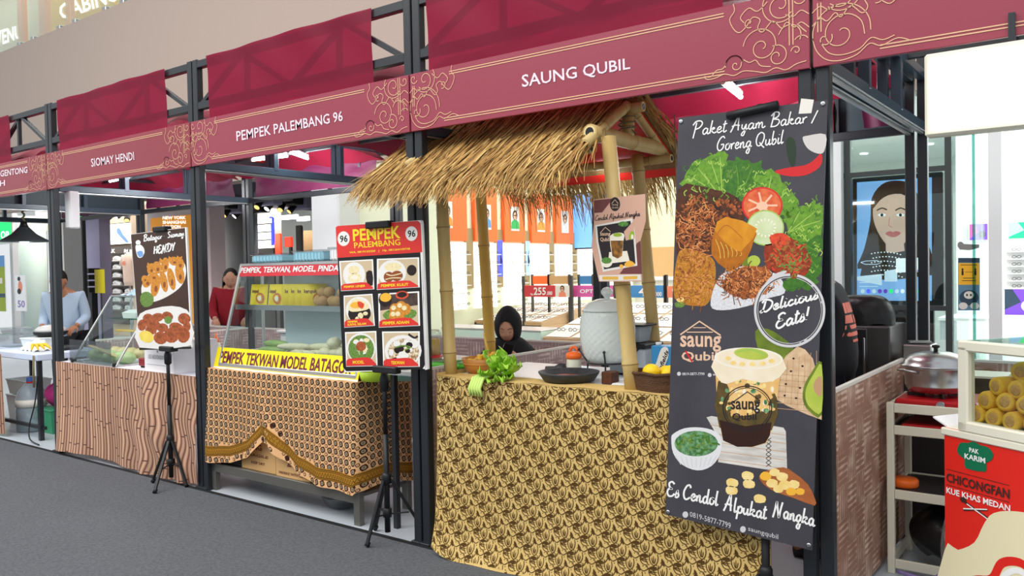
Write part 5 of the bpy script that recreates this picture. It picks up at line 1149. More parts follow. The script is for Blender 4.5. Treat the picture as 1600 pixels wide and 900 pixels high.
# rice cooker box with tubs behind, milk carton, wicker basket of lemons
o=thing('gas_cooker_box','grey boxy rice cooker with small print behind the right bamboo poles','rice cooker',(-2.03,3.8,Z0))
MB('cooker_grey').box(-2.16,-1.95,3.72,3.92,Z0+.01,Z0+.14,.008).build('body',o); MB('black_plastic').box(-2.165,-1.945,3.715,3.925,Z0+.14,Z0+.165,.006).box(-2.15,-1.96,3.73,3.91,Z0,Z0+.01).build('lid',o)
b=MB('ink_dark'); F=FR((-2.05,3.7185,Z0),(1,0,0),(0,0,1)); b.textr(F,'Rinnai',-.015,.115,.045,.1,.002,.03); b.stroke(F,[(.0,.05),(.008,.075),(.016,.055),(.024,.075),(.03,.05)],.003,.002,3); b.rect(F,-.005,.036,.04,.041,.002); b.build('lettering',o)
o=thing('food_container','grey plastic food container on top of the rice cooker','container',(-2.05,3.82,Z0+.166))
MB('cooker_grey').lathe([(.072,0),(.082,.004),(.098,.085),(.092,.085),(.077,.01)],(-2.06,3.82,Z0+.167),4,False,axis=rotz(PI/4)).build('tub',o); MB('black_plastic').box(-2.15,-1.97,3.735,3.905,Z0+.252,Z0+.262,.004).build('lid',o)
o=thing('wicker_basket','dark brown wicker basket holding lemons at the right of the hut counter','basket',(-1.66,3.33,Z0))
def wk(a,z): return 1+.02*math.sin(a*36+(math.floor(z/.012)%2)*PI)
b=MB('wicker_brown').lathe([(.13,0)]+[(.135+.016*k/9,.008*k) for k in range(10)]+[(.154,.078),(.152,.086),(.144,.084),(.14,.07),(.125,.01)],(-1.66,3.33,Z0),72,sq=.62,fn=wk); b.build('weave',o)
b=MB('wicker_brown')
b.tube([(-1.66+.152*math.cos(k*.2),3.33+.152*.62*math.sin(k*.2),Z0+.084+.003*math.sin(k*1.5)) for k in range(32)],.007,8); b.build('rim',o)
for k,(x,y,z) in enumerate(((-1.705,3.315,.086),(-1.60,3.29,.088),(-1.66,3.37,.075),(-1.58,3.35,.08))):
    s_=k*2.0; tag(MB('lemon').ell((x,y,Z0+z),(.042,.037,.036),16,12,rotz(k*1.3),lambda d:1+.12*max(0,abs(d.x)-.9)*6).build('lemon'),['bright yellow lemon at the left front of the wicker basket','bright yellow lemon at the right front of the wicker basket beside the banner','yellow lemon at the back of the wicker basket','yellow lemon at the far right of the wicker basket'][k],'lemon','lemons in the basket')
o=thing('milk_carton','blue milk carton with slanted white brand lettering beside the basket','carton',(-1.71,3.46,Z0))
MB('carton_blue').box(-1.77,-1.66,3.44,3.52,Z0,Z0+.19,.003).build('box',o); MB('white').lathe([(.014,0),(.014,.014),(0,.015)],(-1.75,3.48,Z0+.19),14).build('cap',o)
F=FR((-1.77,3.4385,Z0),(1,0,0),(0,0,1)); b=MB('white'); b.shape(F,[(.02,.005),(.008,.06),(.03,.12),(.055,.18),(.085,.185),(.09,.15),(.07,.1),(.045,.05)],.001,3); b.m('milk_green').disc(F,.03,.05,.02,.025,.0014); b.m('ink_black').text(F,'Greenfields',[(.008,.022),(.075,.178),(.092,.165),(.026,.008)],.002,.03); b.build('print',o)
for k,(x,y,w_,m_,lab) in enumerate(((-1.9,3.5,.16,'white','sheet of white paper on the counter in front of the rice cooker'),(-2.42,3.75,.2,'white_gloss','flat white tray on the counter left of the glass jar'))):
    tag(MB(m_).obox((x,y,Z0+.004),rotz(.3*k+.2)@V((w_/2,0,0)),rotz(.3*k+.2)@V((0,.1,0)),(0,0,.004),.002).build('paper_sheet' if k==0 else 'serving_tray'),lab,'paper' if k==0 else 'tray')
tag(MB('tempe_brown').obox((-1.98,3.42,Z0+.03),(.03,0,0),(0,.035,0),(0,0,.03),.004).build('small_box'),'small dark brown box under the front of the jar stand','box')
o=thing('folded_cloth','dark maroon cloth heaped beside the banner on the hut counter','cloth',(-1.84,3.9,Z0)); mat('maroon_cloth',(110,26,44),.8)
MB('maroon_cloth').ell((-1.80,3.86,Z0+.20),(.06,.05,.05),18,12,None,lambda d:1+.25*noise.noise(d*2.3)).build('heap',o); MB('cooker_grey').box(-1.87,-1.73,3.79,3.93,Z0,Z0+.16,.01).build('stack',o)
# green plastic lid leaning in the gap beside the counter
mat('sage_plastic',(176,200,164),.45)
o=thing('crate_cover','tall sage green plastic crate lid leaning between the black post and the counter','lid',(-3.0,3.42,0))
b=MB('sage_plastic'); Ax=V((.015,0,.70)); bx_=V((.0,.44,0)); 
def lidp(u,v,d): return V((-3.035+.03*v+d*1.0,3.42+.40*u,.012+.69*v))
def rr(k,r,n=6):
    P=[]; 
    for cx,cy,a0 in ((1-r*1.6,1-r,0),(r*1.6,1-r,PI/2),(r*1.6,r,PI),(1-r*1.6,r,PI*1.5)):
        for i in range(n+1): a=a0+PI/2*i/n; P.append((.5+(cx+r*1.6*math.cos(a)-.5)*k,.5+(cy+r*math.sin(a)-.5)*k))
    return P
P1=rr(1,.1); n_=len(P1); b.add([lidp(u,v,0) for u,v in P1]+[lidp(u,v,.03) for u,v in P1],[tuple(range(n_))[::-1],tuple(range(n_,2*n_))]+[(i,(i+1)%n_,n_+(i+1)%n_,n_+i) for i in range(n_)],False); b.build('panel',o)
b=MB('sage_plastic')
P2=rr(.97,.1); P3=rr(.84,.08); b.add([lidp(u,v,.03) for u,v in P2]+[lidp(u,v,.042) for u,v in P3]+[lidp(u,v,.042) for u,v in rr(.92,.09)],[(i,(i+1)%n_,2*n_+(i+1)%n_,2*n_+i) for i in range(n_)]+[(2*n_+i,2*n_+(i+1)%n_,n_+(i+1)%n_,n_+i) for i in range(n_)],False); b.build('rim',o)
b=MB('sage_plastic')
for v in (.2,.42,.64): 
    for u in (.2,.52): b.add([lidp(u,v,.036),lidp(u+.28,v,.036),lidp(u+.28,v+.17,.036),lidp(u,v+.17,.036)],[(0,1,2,3)],False)
b.build('ribbed_field',o)

# ------------------------------------------------------------------ people
mat('skin',(206,156,128),.5,spec=.3); mat('skin_tan',(172,120,88),.5,spec=.3); mat('lips',(150,72,66),.5); mat('eye_white',(226,220,214),.4); mat('eye_dark',(30,20,18),.4); mat('brow',(50,34,28),.7); mat('hair_black',(22,18,18),.45); mat('black_cloth',(24,25,29),.85); mat('black_cloth_b',(32,33,37),.85); mat('red_cloth',(150,24,40),.8); mat('denim',(40,44,60),.85); mat('lightblue_cloth',(176,196,216),.8); mat('shirt_print',(232,120,100),.7); mat('phone_black',(18,18,22),.2); mat('shoe_dark',(36,34,34),.6)
def head_fn(d):
    k=1.0
    if d.y<0:
        k+=.17*math.exp(-((d.x/.12)**2+((d.z+.16)/.16)**2))+.06*math.exp(-((d.x/.1)**2+((d.z-.05)/.2)**2))
        for s in (-1,1): k-=.055*math.exp(-(((d.x-s*.36)/.17)**2+((d.z-.08)/.13)**2)); k+=.03*math.exp(-(((d.x-s*.45)/.2)**2+((d.z+.22)/.2)**2))
        k+=.03*math.exp(-((d.x/.3)**2+((d.z-.26)/.1)**2))+.045*math.exp(-((d.x/.2)**2+((d.z+.52)/.09)**2))+.05*math.exp(-((d.x/.22)**2+((d.z+.85)/.15)**2))
    if d.z<-.2: k-=.10*min(1,(-.2-d.z)/.5)*abs(d.x)**.6
    return k
def add_head(b,c,M,skin_,s=1.0,down=False):
    b.m(skin_).ell(c,(.074*s,.092*s,.112*s),36,28,M,head_fn)
    c=V(c)
    def at_(x,z,e=.0):
        d=V((x,-math.sqrt(max(.02,1-x*x-z*z)),z)); k=head_fn(d)+e
        return c+M@V((d.x*.074*s*k,d.y*.092*s*k,d.z*.112*s*k))
    def patch(m_,pts,e): b.m(m_).poly([at_(x,z,e) for x,z in pts])
    for sx in (-1,1):
        if down: patch('eye_dark',[(sx*.20,.055),(sx*.30,.03),(sx*.42,.025),(sx*.54,.055),(sx*.42,.0),(sx*.30,.005)],.014)
        else: patch('eye_white',[(sx*.20,.07),(sx*.30,.115),(sx*.42,.11),(sx*.52,.06),(sx*.42,.03),(sx*.30,.03)],.012)
        if not down: patch('eye_dark',[(sx*.31,.10),(sx*.37,.115),(sx*.43,.09),(sx*.42,.045),(sx*.34,.035),(sx*.30,.06)],.02)
        patch('brow',[(sx*.16,.22),(sx*.32,.285),(sx*.5,.27),(sx*.62,.19),(sx*.5,.235),(sx*.32,.25),(sx*.17,.195)],.014)
        b.m(skin_).ell(c+M@V((sx*.076*s,.004,-.006)),(.012*s,.022*s,.032*s),10,8,M)
    patch('lips',[(-.2,-.50),(-.08,-.455),(0,-.47),(.08,-.455),(.2,-.50),(.08,-.505),(0,-.515),(-.08,-.505)],.012)
    patch('lips',[(-.19,-.505),(0,-.52),(.19,-.505),(.1,-.575),(0,-.595),(-.1,-.575)],.014)
def add_hand(b,w,dirv,palmn,skin_,curl=.7,side=1,s=1.0):
    w=V(w); d=V(dirv).normalized(); n=V(palmn).normalized(); n=(n-d*n.dot(d)).normalized(); t=d.cross(n)*side
    b.m(skin_).obox(w+d*.045*s,d*.048*s,t*.036*s,n*.012*s,.010)
    b.ell(w+d*.045*s,(.001,.001,.001),4,3)
    for k,(off,ln) in enumerate(((.027,.068),(.009,.076),(-.009,.071),(-.027,.055))):
        p=w+d*.088*s+t*off*s; a=0; pts=[p-d*.01]; 
        for q,fr in enumerate((.42,.33,.25)):
            a+=curl*(.8,.9,.7)[q]; p=p+(d*math.cos(a)+n*math.sin(a))*ln*fr*1.1*s; pts.append(p)
        b.tube(pts,[.0092*s,.009*s,.008*s,.0062*s],8); b.ell(pts[-1],(.0062*s,)*3,8,6)
    p=w+d*.02*s+t*.03*s; q=p+(t*.7+d*.6+n*.35).normalized()*.034*s; r_=q+(d*.75+n*.5+t*.1).normalized()*.03*s; b.tube([p,q,r_],[.012*s,.0098*s,.007*s],8); b.ell(r_,(.007*s,)*3,8,6)
def xf(b,M,t): b.v=[tuple(M@V(p)+t) for p in b.v]; return b
def limb(b,m_,vs,ed,rd,sub=2): v,f=skin(vs,ed,rd,sub); b.m(m_).add(v,f,True)
ED=[(0,1),(1,2),(2,3),(3,4),(2,5),(5,6),(6,7),(2,8),(8,9),(9,10),(0,11),(11,12),(12,13),(13,14),(0,15),(15,16),(16,17),(17,18)]
RD=[.12,.115,.12,.05,.05,.058,.042,.026,.058,.042,.026,.082,.058,.038,.03,.082,.058,.038,.03]
def person(name,label,loc,rz,J,skin_,top,leg,head,tilt,hands,sleeve='long',hscale=1.0):
    t=V(loc); M=rotz(rz); o=thing(name,label,'person',loc)
    b=MB(); limb(b,skin_,J,ED,RD); hm=eul(tilt[0],tilt[1],tilt[2]); add_head(b,head,hm,skin_,hscale,tilt[0]>.34)
    for h in hands: add_hand(b,*h)
    xf(b,M,t).build('body',o)
    L=.5 if sleeve=='short' else .93
    def mix(a,c,k): return tuple(V(a)*(1-k)+V(c)*k)
    lo_=(J[0][0],J[0][1],J[0][2]-.09)
    if sleeve=='short': vs=[lo_,J[1],J[2],mix(J[2],J[3],.45),J[5],mix(J[5],J[6],.75),J[8],mix(J[8],J[9],.75)]; ed=[(0,1),(1,2),(2,3),(2,4),(4,5),(2,6),(6,7)]; rd=[.19,.17,.165,.066,.082,.066,.082,.066]
    else: vs=[lo_,J[1],J[2],mix(J[2],J[3],.45),J[5],J[6],mix(J[6],J[7],.9),J[8],J[9],mix(J[9],J[10],.9)]; ed=[(0,1),(1,2),(2,3),(2,4),(4,5),(5,6),(2,7),(7,8),(8,9)]; rd=[.185,.175,.17,.066,.078,.058,.042,.078,.058,.042]
    b=MB(); limb(b,top,vs,ed,rd); xf(b,M,t).build('shirt',o)
    b=MB(); limb(b,leg,[J[0],J[11],J[12],J[13],J[15],J[16],J[17]],[(0,1),(1,2),(2,3),(0,4),(4,5),(5,6)],[.145,.098,.074,.056,.098,.074,.056]); xf(b,M,t).build('trousers',o)
    for k in (13,17):
        b=MB('shoe_dark'); a=V(J[k]); c=V(J[k+1]); b.tube([V((a.x,a.y+.05,.03)),V((a.x,a.y,.045)),V(((a.x+c.x)/2,(a.y+c.y)/2,.038)),V((c.x,c.y,.024))],[.03,.042,.042,.026],10); xf(b,M,t).build('shoe',o)
    return o,M,t,hm
# seated woman in a black headscarf, looking down at her phone
J=[(0,.05,.50),(0,.06,.68),(0,.03,.845),(0,.0,.95),(0,-.015,1.04),(.145,.03,.875),(.205,-.07,.69),(.075,-.27,.87),(-.145,.03,.875),(-.205,-.07,.69),(-.07,-.25,.86),(.10,-.10,.46),(.11,-.32,.46),(.10,-.16,.10),(.10,-.28,.03),(-.10,-.10,.46),(-.11,-.32,.46),(-.10,-.16,.10),(-.10,-.28,.03)]
hc=(0,-.045,1.10)
wl=at(792,511,y=4.54); wloc=(wl.x-.02,4.58,wl.z-1.105)
o,M,t,hm=person('person','woman in a black headscarf seated behind the hut, looking down at her phone',(wloc[0],wloc[1],0),.60,[(x,y,z+wloc[2]*1.0) if z>.4 else (x,y,z) for x,y,z in J],'skin','black_cloth','black_cloth',(hc[0],hc[1],hc[2]+wloc[2]),(.36,0,-.1),[((.075,-.27,.87+wloc[2]),(-.28,-.5,.75),(-.9,.1,.1),'skin',.9,-1,.95),((-.07,-.25,.86+wloc[2]),(.5,-.45,.6),(.6,.2,.5),'skin',.9,1,.95)])
hcw=V((hc[0],hc[1],hc[2]+wloc[2]))
def hij(u,v):                     # scarf: shell round the head leaving the face open, falling to the shoulders
    a=2*PI*u; 
    face=math.exp(-((math.atan2(math.sin(a+PI/2),math.cos(a+PI/2)))/.9)**4)
    return a,face
b=MB('black_cloth'); N1,N2=48,26; vs=[]
for j in range(N2+1):
    v=j/N2
    for i in range(N1):
        a=2*PI*i/N1-PI/2; ca=math.cos(a+PI/2)       # a=-pi/2 is the front
        # angle from crown-back pole: open ring around the face
        th=.60+v*2.54; d=V((math.sin(th)*math.cos(a+PI/2+PI/2),-math.cos(th),math.sin(th)*math.sin(a+PI/2+PI/2)))
        d=V((d.x*.92,d.y,d.z)); q=1.10+.05*math.sin(v*PI)+.02*math.sin(a*5+v*6)
        p=hcw+hm@V((d.x*.092*q,d.y*.106*q+.024,d.z*.126*q+.003)); vs.append(p)
b.add(vs,[(j*N1+i,j*N1+(i+1)%N1,(j+1)*N1+(i+1)%N1,(j+1)*N1+i) for j in range(N2) for i in range(N1)],True)
def drape(u,v):
    a=2*PI*u; r=.075+.125*v**.8; zz=hcw.z-.075-.20*v; x=r*1.25*math.sin(a); y=-.01-r*.85*math.cos(a)-.03*(1-v)*max(0,math.cos(a))
    f=.010*math.sin(a*7+v*5)*v
    return (x*(1+f*3),y*(1+f*3)+.02,zz+.03*abs(math.sin(a))*v-.07*v*max(0,math.cos(a))*.8)
b.grid(drape,44,14); xf(b,M,t).build('headscarf',o)
b=MB('phone_black'); pm=eul(-.75,.35,-.1); pc=V((.0,-.33,.955+wloc[2])); b.obox(pc,pm@V((.036,0,0)),pm@V((0,.005,0)),pm@V((0,0,.074)),.006); b.m('screen_pale').obox(pc+pm@V((0,.0056,0)),pm@V((.032,0,0)),pm@V((0,.0004,0)),pm@V((0,0,.066)))
ph=xf(b,M,t).build('mobile_phone'); tag(ph,'black mobile phone held in the hands of the woman in the black headscarf','phone')
s_=thing('plastic_stool','low red plastic stool under the woman in the black headscarf','stool',(wloc[0],wloc[1]+.03,0)); zt_=.37+wloc[2]-.02
MB('red_film').box(wloc[0]-.16,wloc[0]+.16,wloc[1]-.12,wloc[1]+.2,zt_-.03,zt_,.01).build('seat',s_)
for i in (-1,1):
    for j in (-1,1): MB('red_film').beam((wloc[0]+i*.12,wloc[1]+.04+j*.12,zt_-.03),(wloc[0]+i*.15,wloc[1]+.04+j*.15,0),.035).build('leg',s_)
# vendor in a black T-shirt behind the banner
J=[(0,.03,.93),(0,.045,1.12),(0,.015,1.32),(0,-.02,1.44),(0,-.05,1.52),(.185,.02,1.355),(.235,.02,1.10),(.215,-.10,.87),(-.185,.02,1.355),(-.235,.02,1.10),(-.20,-.18,.93),(.095,.02,.86),(.10,-.01,.48),(.10,.03,.09),(.10,-.11,.03),(-.095,.02,.86),(-.10,-.01,.48),(-.10,.03,.09),(-.10,-.11,.03)]
ml=(-1.262,4.30,0)
o,M,t,hm=person('person','vendor in a black T-shirt with a coral back print beside the large banner',ml,-PI/2+.12,J,'skin_tan','black_cloth_b','denim',(0,-.07,1.585),(.3,0,0),[((.215,-.10,.87),(0,-.35,-.9),(-.9,0,0),'skin_tan',.5,1,1.0),((-.2,-.18,.93),(.2,-.7,-.5),(.7,0,-.3),'skin_tan',.6,-1,1.0)],'short')
b=MB('hair_black').ell((0,-.052,1.61),(.081,.096,.104),24,16,hm,lambda d:1.0+.02*noise.noise(d*5) if (d.z>.0 or d.y>.25) else .86); xf(b,M,t).build('hair',o)
# back print, laid over the shoulder blades of the shirt
sh=[c for c in o.children if c.name.startswith('shirt')][0]
import mathutils.bvhtree as _bv
sv=[wmat(sh)@v.co for v in sh.data.vertices]; bt=_bv.BVHTree.FromPolygons(sv,[tuple(p.vertices) for p in sh.data.polygons])
def BKP(a,c,d):
    p0=M@V((a,.5,c))+t; h=bt.ray_cast(p0,M@V((0,-1,0))); q=h[0] if h[0] else M@V((a,.16,c))+t
    return q+M@V((0,.002+d,0))
b=MB('shirt_print')
for x0,x1,z0,z1 in ((-.02,.03,1.25,1.30),(.035,.085,1.25,1.30),(.09,.14,1.25,1.30),(-.06,-.03,1.25,1.30),(-.06,.14,1.17,1.19),(-.06,.0,1.195,1.235),(.02,.14,1.20,1.24),(-.06,.14,1.135,1.155),(0,.08,1.105,1.118)):
    N=6
    b.add([BKP(x0+(x1-x0)*i/N,z,.001) for z in (z0,z1) for i in range(N+1)],[(i,i+1,N+2+i,N+1+i) for i in range(N)],False)
pr=b.build('back_print',sh)
# two more vendors at the far stalls
J=[(0,.03,.90),(0,.045,1.08),(0,.015,1.27),(0,-.01,1.37),(0,-.03,1.44),(.165,.02,1.30),(.215,0,1.06),(.17,-.2,.98),(-.165,.02,1.30),(-.215,0,1.06),(-.17,-.2,.98),(.09,.02,.83),(.095,-.01,.46),(.095,.03,.09),(.095,-.10,.03),(-.09,.02,.83),(-.095,-.01,.46),(-.095,.03,.09),(-.095,-.10,.03)]
hl=at(361,436,y=5.75)
o,M,t,hm=person('person','woman with long black hair and a dark red top standing behind the display case',(hl.x,5.75,0),.9,J,'skin','red_cloth','denim',(0,-.05,hl.z),(.35,0,0),[((.17,-.2,.98),(-.2,-.8,-.3),(-.3,0,-.9),'skin',.6,1,.9),((-.17,-.2,.98),(.2,-.8,-.3),(.3,0,-.9),'skin',.6,-1,.9)])
b=MB('hair_black').ell((0,-.03,hl.z+.022),(.085,.098,.11),24,16,hm,lambda d:1.03 if (d.z>.25 or d.y>-.1) else .84)
def hr(u,v): a=PI*(u*1.35-.175); return (.10*math.cos(a)*(1+.25*v),.012+.085*math.sin(a)*(1+.15*v),hl.z+.02-.36*v+.01*math.sin(u*40))
b.grid(hr,28,10); xf(b,M,t).build('hair',o)
vl=at(104,452,y=4.2)
o,M,t,hm=person('person','vendor in a pale blue shirt bending behind the leftmost glass case',(vl.x,4.2,0),.75,[(x,y-(z-.9)*.25 if z>.9 else y,z) for x,y,z in J],'skin_tan','lightblue_cloth','black_cloth',(0,-.20,1.46),(.5,0,0),[((.17,-.22,.98),(-.2,-.8,-.3),(-.3,0,-.9),'skin_tan',.6,1,.9),((-.17,-.22,.98),(.2,-.8,-.3),(.3,0,-.9),'skin_tan',.6,-1,.9)])
b=MB('hair_black').ell((0,-.185,1.49),(.081,.096,.104),20,14,hm,lambda d:1.02 if (d.z>.1 or d.y>.1) else .85); xf(b,M,t).build('hair',o)

# ------------------------------------------------------------------ bamboo print counter with the siomay case
mat('cloth_white',(222,224,234),.6); mat('pot_red',(130,20,28),.3,spec=.5); mat('paper_white',(238,238,242),.55); mat('styro',(226,234,232),.7); mat('cabbage',(176,200,130),.5,var=(18,(214,226,180),.25)); mat('tofu_tan',(214,190,130),.6,var=(20,(232,214,170),.2)); mat('pale_blue_bag',(176,212,228),.35); mat('tray_yellow',(236,190,90),.5); mat('grey_ink',(150,150,156),.6)
B0,B1,BZ=-7.30,-5.20,.785
tb=thing('food_counter','white topped counter under the bamboo print cloth','counter',((B0+B1)/2,3.55,0))
MB('cloth_white').box(B0,B1,3.245,3.85,BZ-.03,BZ,.004).build('top',tb)
for x in (B0+.06,B1-.06):
    for y in (3.3,3.8): MB('black_steel').box(x-.02,x+.02,y-.02,y+.02,0,BZ-.03,.003).build('leg',tb)
WB=B1-B0+.0
def KS(u,v):
    a=u*WB; k=1-v; x=B0+a
    f=.010*math.sin(a*6+.4)*k+.006*math.sin(a*19)*k+.07*max(0,k-.5)*math.exp(-((a-.25)/.35)**2)
    r=max(0,min(1,(a-1.05)/.3)); f+=r*(.05*math.exp(-((a-1.55+.25*(v-.5))/.09)**2)*math.sin(PI*min(1,k*1.2))+.025*math.sin(a*24+v*5)*k*.7+.03*math.exp(-((a-1.9)/.1)**2)*k)
    return (x+.01*math.sin(v*9)*k, 3.235-f, .03+.05*u*0+ (BZ-.028)*v*(1-.0) + .02*math.sin(a*3)*k)
def KU(u,v):
    a=u*WB; w_=max(0,min(1,(a-1.0)/.2)); return (a+w_*.018*math.sin(v*15+a*6), v*.76)
b=MB('bamboo_print').grid(KS,120,36,True,KU)
b.grid(lambda u,v:(B0+u*WB,3.235+.03*v,BZ+.003-.004*v),60,1,True,lambda u,v:(u*WB,.76+v*.03))
bc=b.build('bamboo_print_cloth'); tag(bc,'pinkish brown cloth printed with bamboo canes hung over the counter front','tablecloth')
# slanted glass case
oc=thing('glass_case','small slanted glass food case on the left of the bamboo print counter','display case',(-6.75,3.45,BZ))
ax,bx2=-7.08,-6.36; fy,ty=3.27,3.62; z0,z1=BZ+.004,1.33
e=MB('alu')
for x in (ax,bx2): e.beam((x,fy,z0),(x,ty,z1),.014,.014); e.beam((x,3.80,z0),(x,3.80,z1),.014,.014); e.beam((x,ty,z1),(x,3.8,z1),.014,.014); e.beam((x,fy,z0),(x,3.8,z0),.014,.014)
for y,z in ((fy,z0),(ty,z1),(3.8,z0),(3.8,z1)): e.beam((ax,y,z),(bx2,y,z),.014,.014)
e.build('frame',oc)
MB('glass_teal').add([(ax,ty-.02,z1),(bx2,ty-.02,z1),(bx2,3.8,z1),(ax,3.8,z1)],[(0,1,2,3)]).build('top_glass',oc)
MB('glass').add([(ax,fy,z0),(bx2,fy,z0),(bx2,ty,z1),(ax,ty,z1)],[(0,1,2,3)]).build('front_glass',oc)
for x in (ax,bx2): MB('glass').add([(x,fy,z0),(x,ty,z1),(x,3.8,z1),(x,3.8,z0)],[(0,1,2,3)]).build('side_glass',oc)
MB('glass_teal').box(ax+.01,bx2-.01,3.56,3.78,1.135,1.142).build('shelf',oc)
MB('clear_plastic').box(ax-.02,bx2-.06,fy-.01,fy-.004,z0,z0+.19).build('splash_guard',oc)
b=MB('black_rubber')
for x in (ax+.02,bx2-.02): b=MB('black_rubber').box(x-.02,x+.02,fy-.012,fy+.02,BZ+.001,BZ+.03,.003); b.build('foot',oc)
tag(MB('styro').lathe([(.13,0),(.15,.004),(.16,.05),(.10,.075),(0,.078)],(-6.68,3.67,1.143),4,False,axis=rotz(PI/4)).build('foam_box'),'white foam box on the glass shelf of the slanted case','box')
tag(MB('tray_yellow').box(-6.95,-6.6,3.58,3.64,1.03,1.045,.004).build('price_strip') ,'yellow strip fixed under the glass shelf of the slanted case','strip')
random.seed(12)
for k in range(5):
    x=-6.98+.125*k; tag(MB('cabbage').ell((x,3.42+.03*(k%2),BZ+.055),(.075,.06,.045),16,10,rotz(k),lambda d,k=k:1+.2*noise.noise(d*2.6+V((k*3,0,0)))).build('cabbage_roll'),'pale green cabbage roll on the floor of the slanted glass case','cabbage roll','cabbage rolls in the case')
for k in range(4):
    x=-6.9+.13*k; tag(MB('tofu_tan').ell((x,3.55,BZ+.075),(.06,.05,.045),14,9,rotz(k*2),lambda d,k=k:1+.12*noise.noise(d*2+V((0,k*5,0)))).build('stuffed_tofu'),'tan stuffed tofu piece behind the cabbage rolls in the slanted glass case','tofu','stuffed tofu in the case')
tag(MB('tofu_tan').beam((-6.95,3.36,BZ+.14),(-6.5,3.40,BZ+.05),.04,.012,.003).build('wooden_tongs'),'long wooden tongs leaning inside the slanted glass case','tongs')
def bagtop(u,v): 
    return (-6.98+.62*u, 3.63+.16*v, 1.338+.055*math.sin(PI*u)*math.sin(PI*v)*(1+.5*math.sin(u*17+v*9))+.006*math.sin(u*41))
tag(MB('pale_blue_bag').grid(bagtop,30,12).grid(lambda u,v:(-6.98+.62*u,3.63+.16*v,1.337),2,2).build('plastic_bag'),'pale blue plastic bags lying flat on top of the slanted glass case','bag')
# steamer pot on a red base
sx,sy=-6.02,3.47
o=thing('steamer_pot','steel steamer pot with red lower bowl on a red burner base','pot',(sx,sy,BZ))
MB('pot_red').box(sx-.15,sx+.15,sy-.12,sy+.12,BZ+.012,BZ+.075,.008).build('burner_base',o)
for i in (-1,1): MB('black_rubber').lathe([(.014,0),(.016,.013)],(sx+i*.12,sy-.1,BZ),10).build('foot',o)
MB('pot_red').lathe([(.05,.076),(.06,.085),(.06,.10),(.11,.12),(.14,.16),(.148,.21),(.148,.26)],(sx,sy,BZ),36).build('lower_bowl',o)
MB('steel').lathe([(.15,.258),(.156,.262),(.15,.268),(.149,.36),(.157,.364),(.15,.37),(.149,.46),(.158,.466)],(sx,sy,BZ),36).build('steel_tiers',o)
MB('steel').lathe([(.158,.468),(.15,.478),(.09,.50),(.03,.51),(0,.512)],(sx,sy,BZ),36).build('lid',o)
for s in (-1,1): MB('steel').tube([(sx+s*.15,sy-.04,BZ+.40),(sx+s*.19,sy-.03,BZ+.405),(sx+s*.19,sy+.03,BZ+.405),(sx+s*.15,sy+.04,BZ+.40)],.006,8).build('handle',o)
o=thing('white_box','large white cardboard box with faint grey print on the bamboo print counter','box',(-5.6,3.4,BZ))
P_=[V((-5.93,3.27,BZ+.001)),V((-5.52,3.262,BZ+.001)),V((-5.42,3.56,BZ+.001)),V((-5.83,3.568,BZ+.001))]
MB('paper_white').prism(P_,(0,0,.235)).build('carton',o)
F=FR(P_[0]+V((0,-.001,0)),P_[1]-P_[0],(0,0,1)); b=MB('grey_ink'); b.textr(F,'LES REDONDEURS',.06,.125,.33,.095,.002,.01); b.disc(F,.19,.155,.008,.012,.002); b.rect(F,.04,.05,.34,.053,.002); b.build('lettering',o)
b=MB('off_white'); b.prism([p+V((0,0,.2355)) for p in (P_[0]*.55+P_[3]*.45,P_[1]*.55+P_[2]*.45,P_[1]*.45+P_[2]*.55,P_[0]*.45+P_[3]*.55)],(0,0,.001)); b.build('tape',o)

# ------------------------------------------------------------------ leftmost open counter
mat('table_cloth_blue',(206,218,240),.6); mat('bottle_pet',(206,220,232),.12,trans=.6); mat('magenta_bag',(170,40,110),.45); mat('green_tray',(60,150,110),.5); mat('banana',(236,206,60),.5,var=(14,(220,180,40),.2)); mat('blue_cap',(80,120,200),.4); mat('lid_pot',(206,206,206),.35)
S0,S1,SZ=-9.5,-7.95,.80
tb=thing('open_counter','table with a pale blue top and bamboo print side at the far left','table',((S0+S1)/2,3.65,0))
MB('table_cloth_blue').box(S0,S1+.0,3.36,3.98,SZ-.06,SZ,.006).build('top',tb)
for x in (S0+.05,S1-.05):
    for y in (3.4,3.94): MB('black_steel').box(x-.02,x+.02,y-.02,y+.02,0,SZ-.06,.003).build('leg',tb)
MB('black_steel').box(S0,S1,3.4,3.43,.10,.13).box(S0,S1,3.92,3.95,.10,.13).build('lower_rail',tb)
b=MB('bamboo_print').grid(lambda u,v:(-10.2+1.74*u,3.262-.015*math.sin(u*30)*(1-v),.03+.76*v),40,8,True,lambda u,v:(u*1.74,v*.76)); tag(b.build('bamboo_print_cloth'),'bamboo print cloth on the counter at the far left edge','tablecloth')
def tub(x,y,z,w_,d_,h_,m_,label,nm='plastic_tub',lid=None):
    o=thing(nm,label,'tub',(x,y,z)); b=MB(m_)
    k=.86
    b.add([(x-w_/2*k,y-d_/2*k,z),(x+w_/2*k,y-d_/2*k,z),(x+w_/2*k,y+d_/2*k,z),(x-w_/2*k,y+d_/2*k,z),(x-w_/2,y-d_/2,z+h_),(x+w_/2,y-d_/2,z+h_),(x+w_/2,y+d_/2,z+h_),(x-w_/2,y+d_/2,z+h_)],[(3,2,1,0),(0,1,5,4),(1,2,6,5),(2,3,7,6),(3,0,4,7)],False); b.build('tub',o)
    b=MB(lid or m_); b.box(x-w_/2-.008,x+w_/2+.008,y-d_/2-.008,y+d_/2+.008,z+h_,z+h_+.012,.004); b.build('lid',o)
tub(-9.15,3.66,SZ+.001,.34,.24,.12,'clear_plastic','clear plastic tub at the left of the pale blue table')
tub(-8.72,3.72,SZ+.001,.3,.24,.09,'styro','white plastic tub in the middle of the pale blue table')
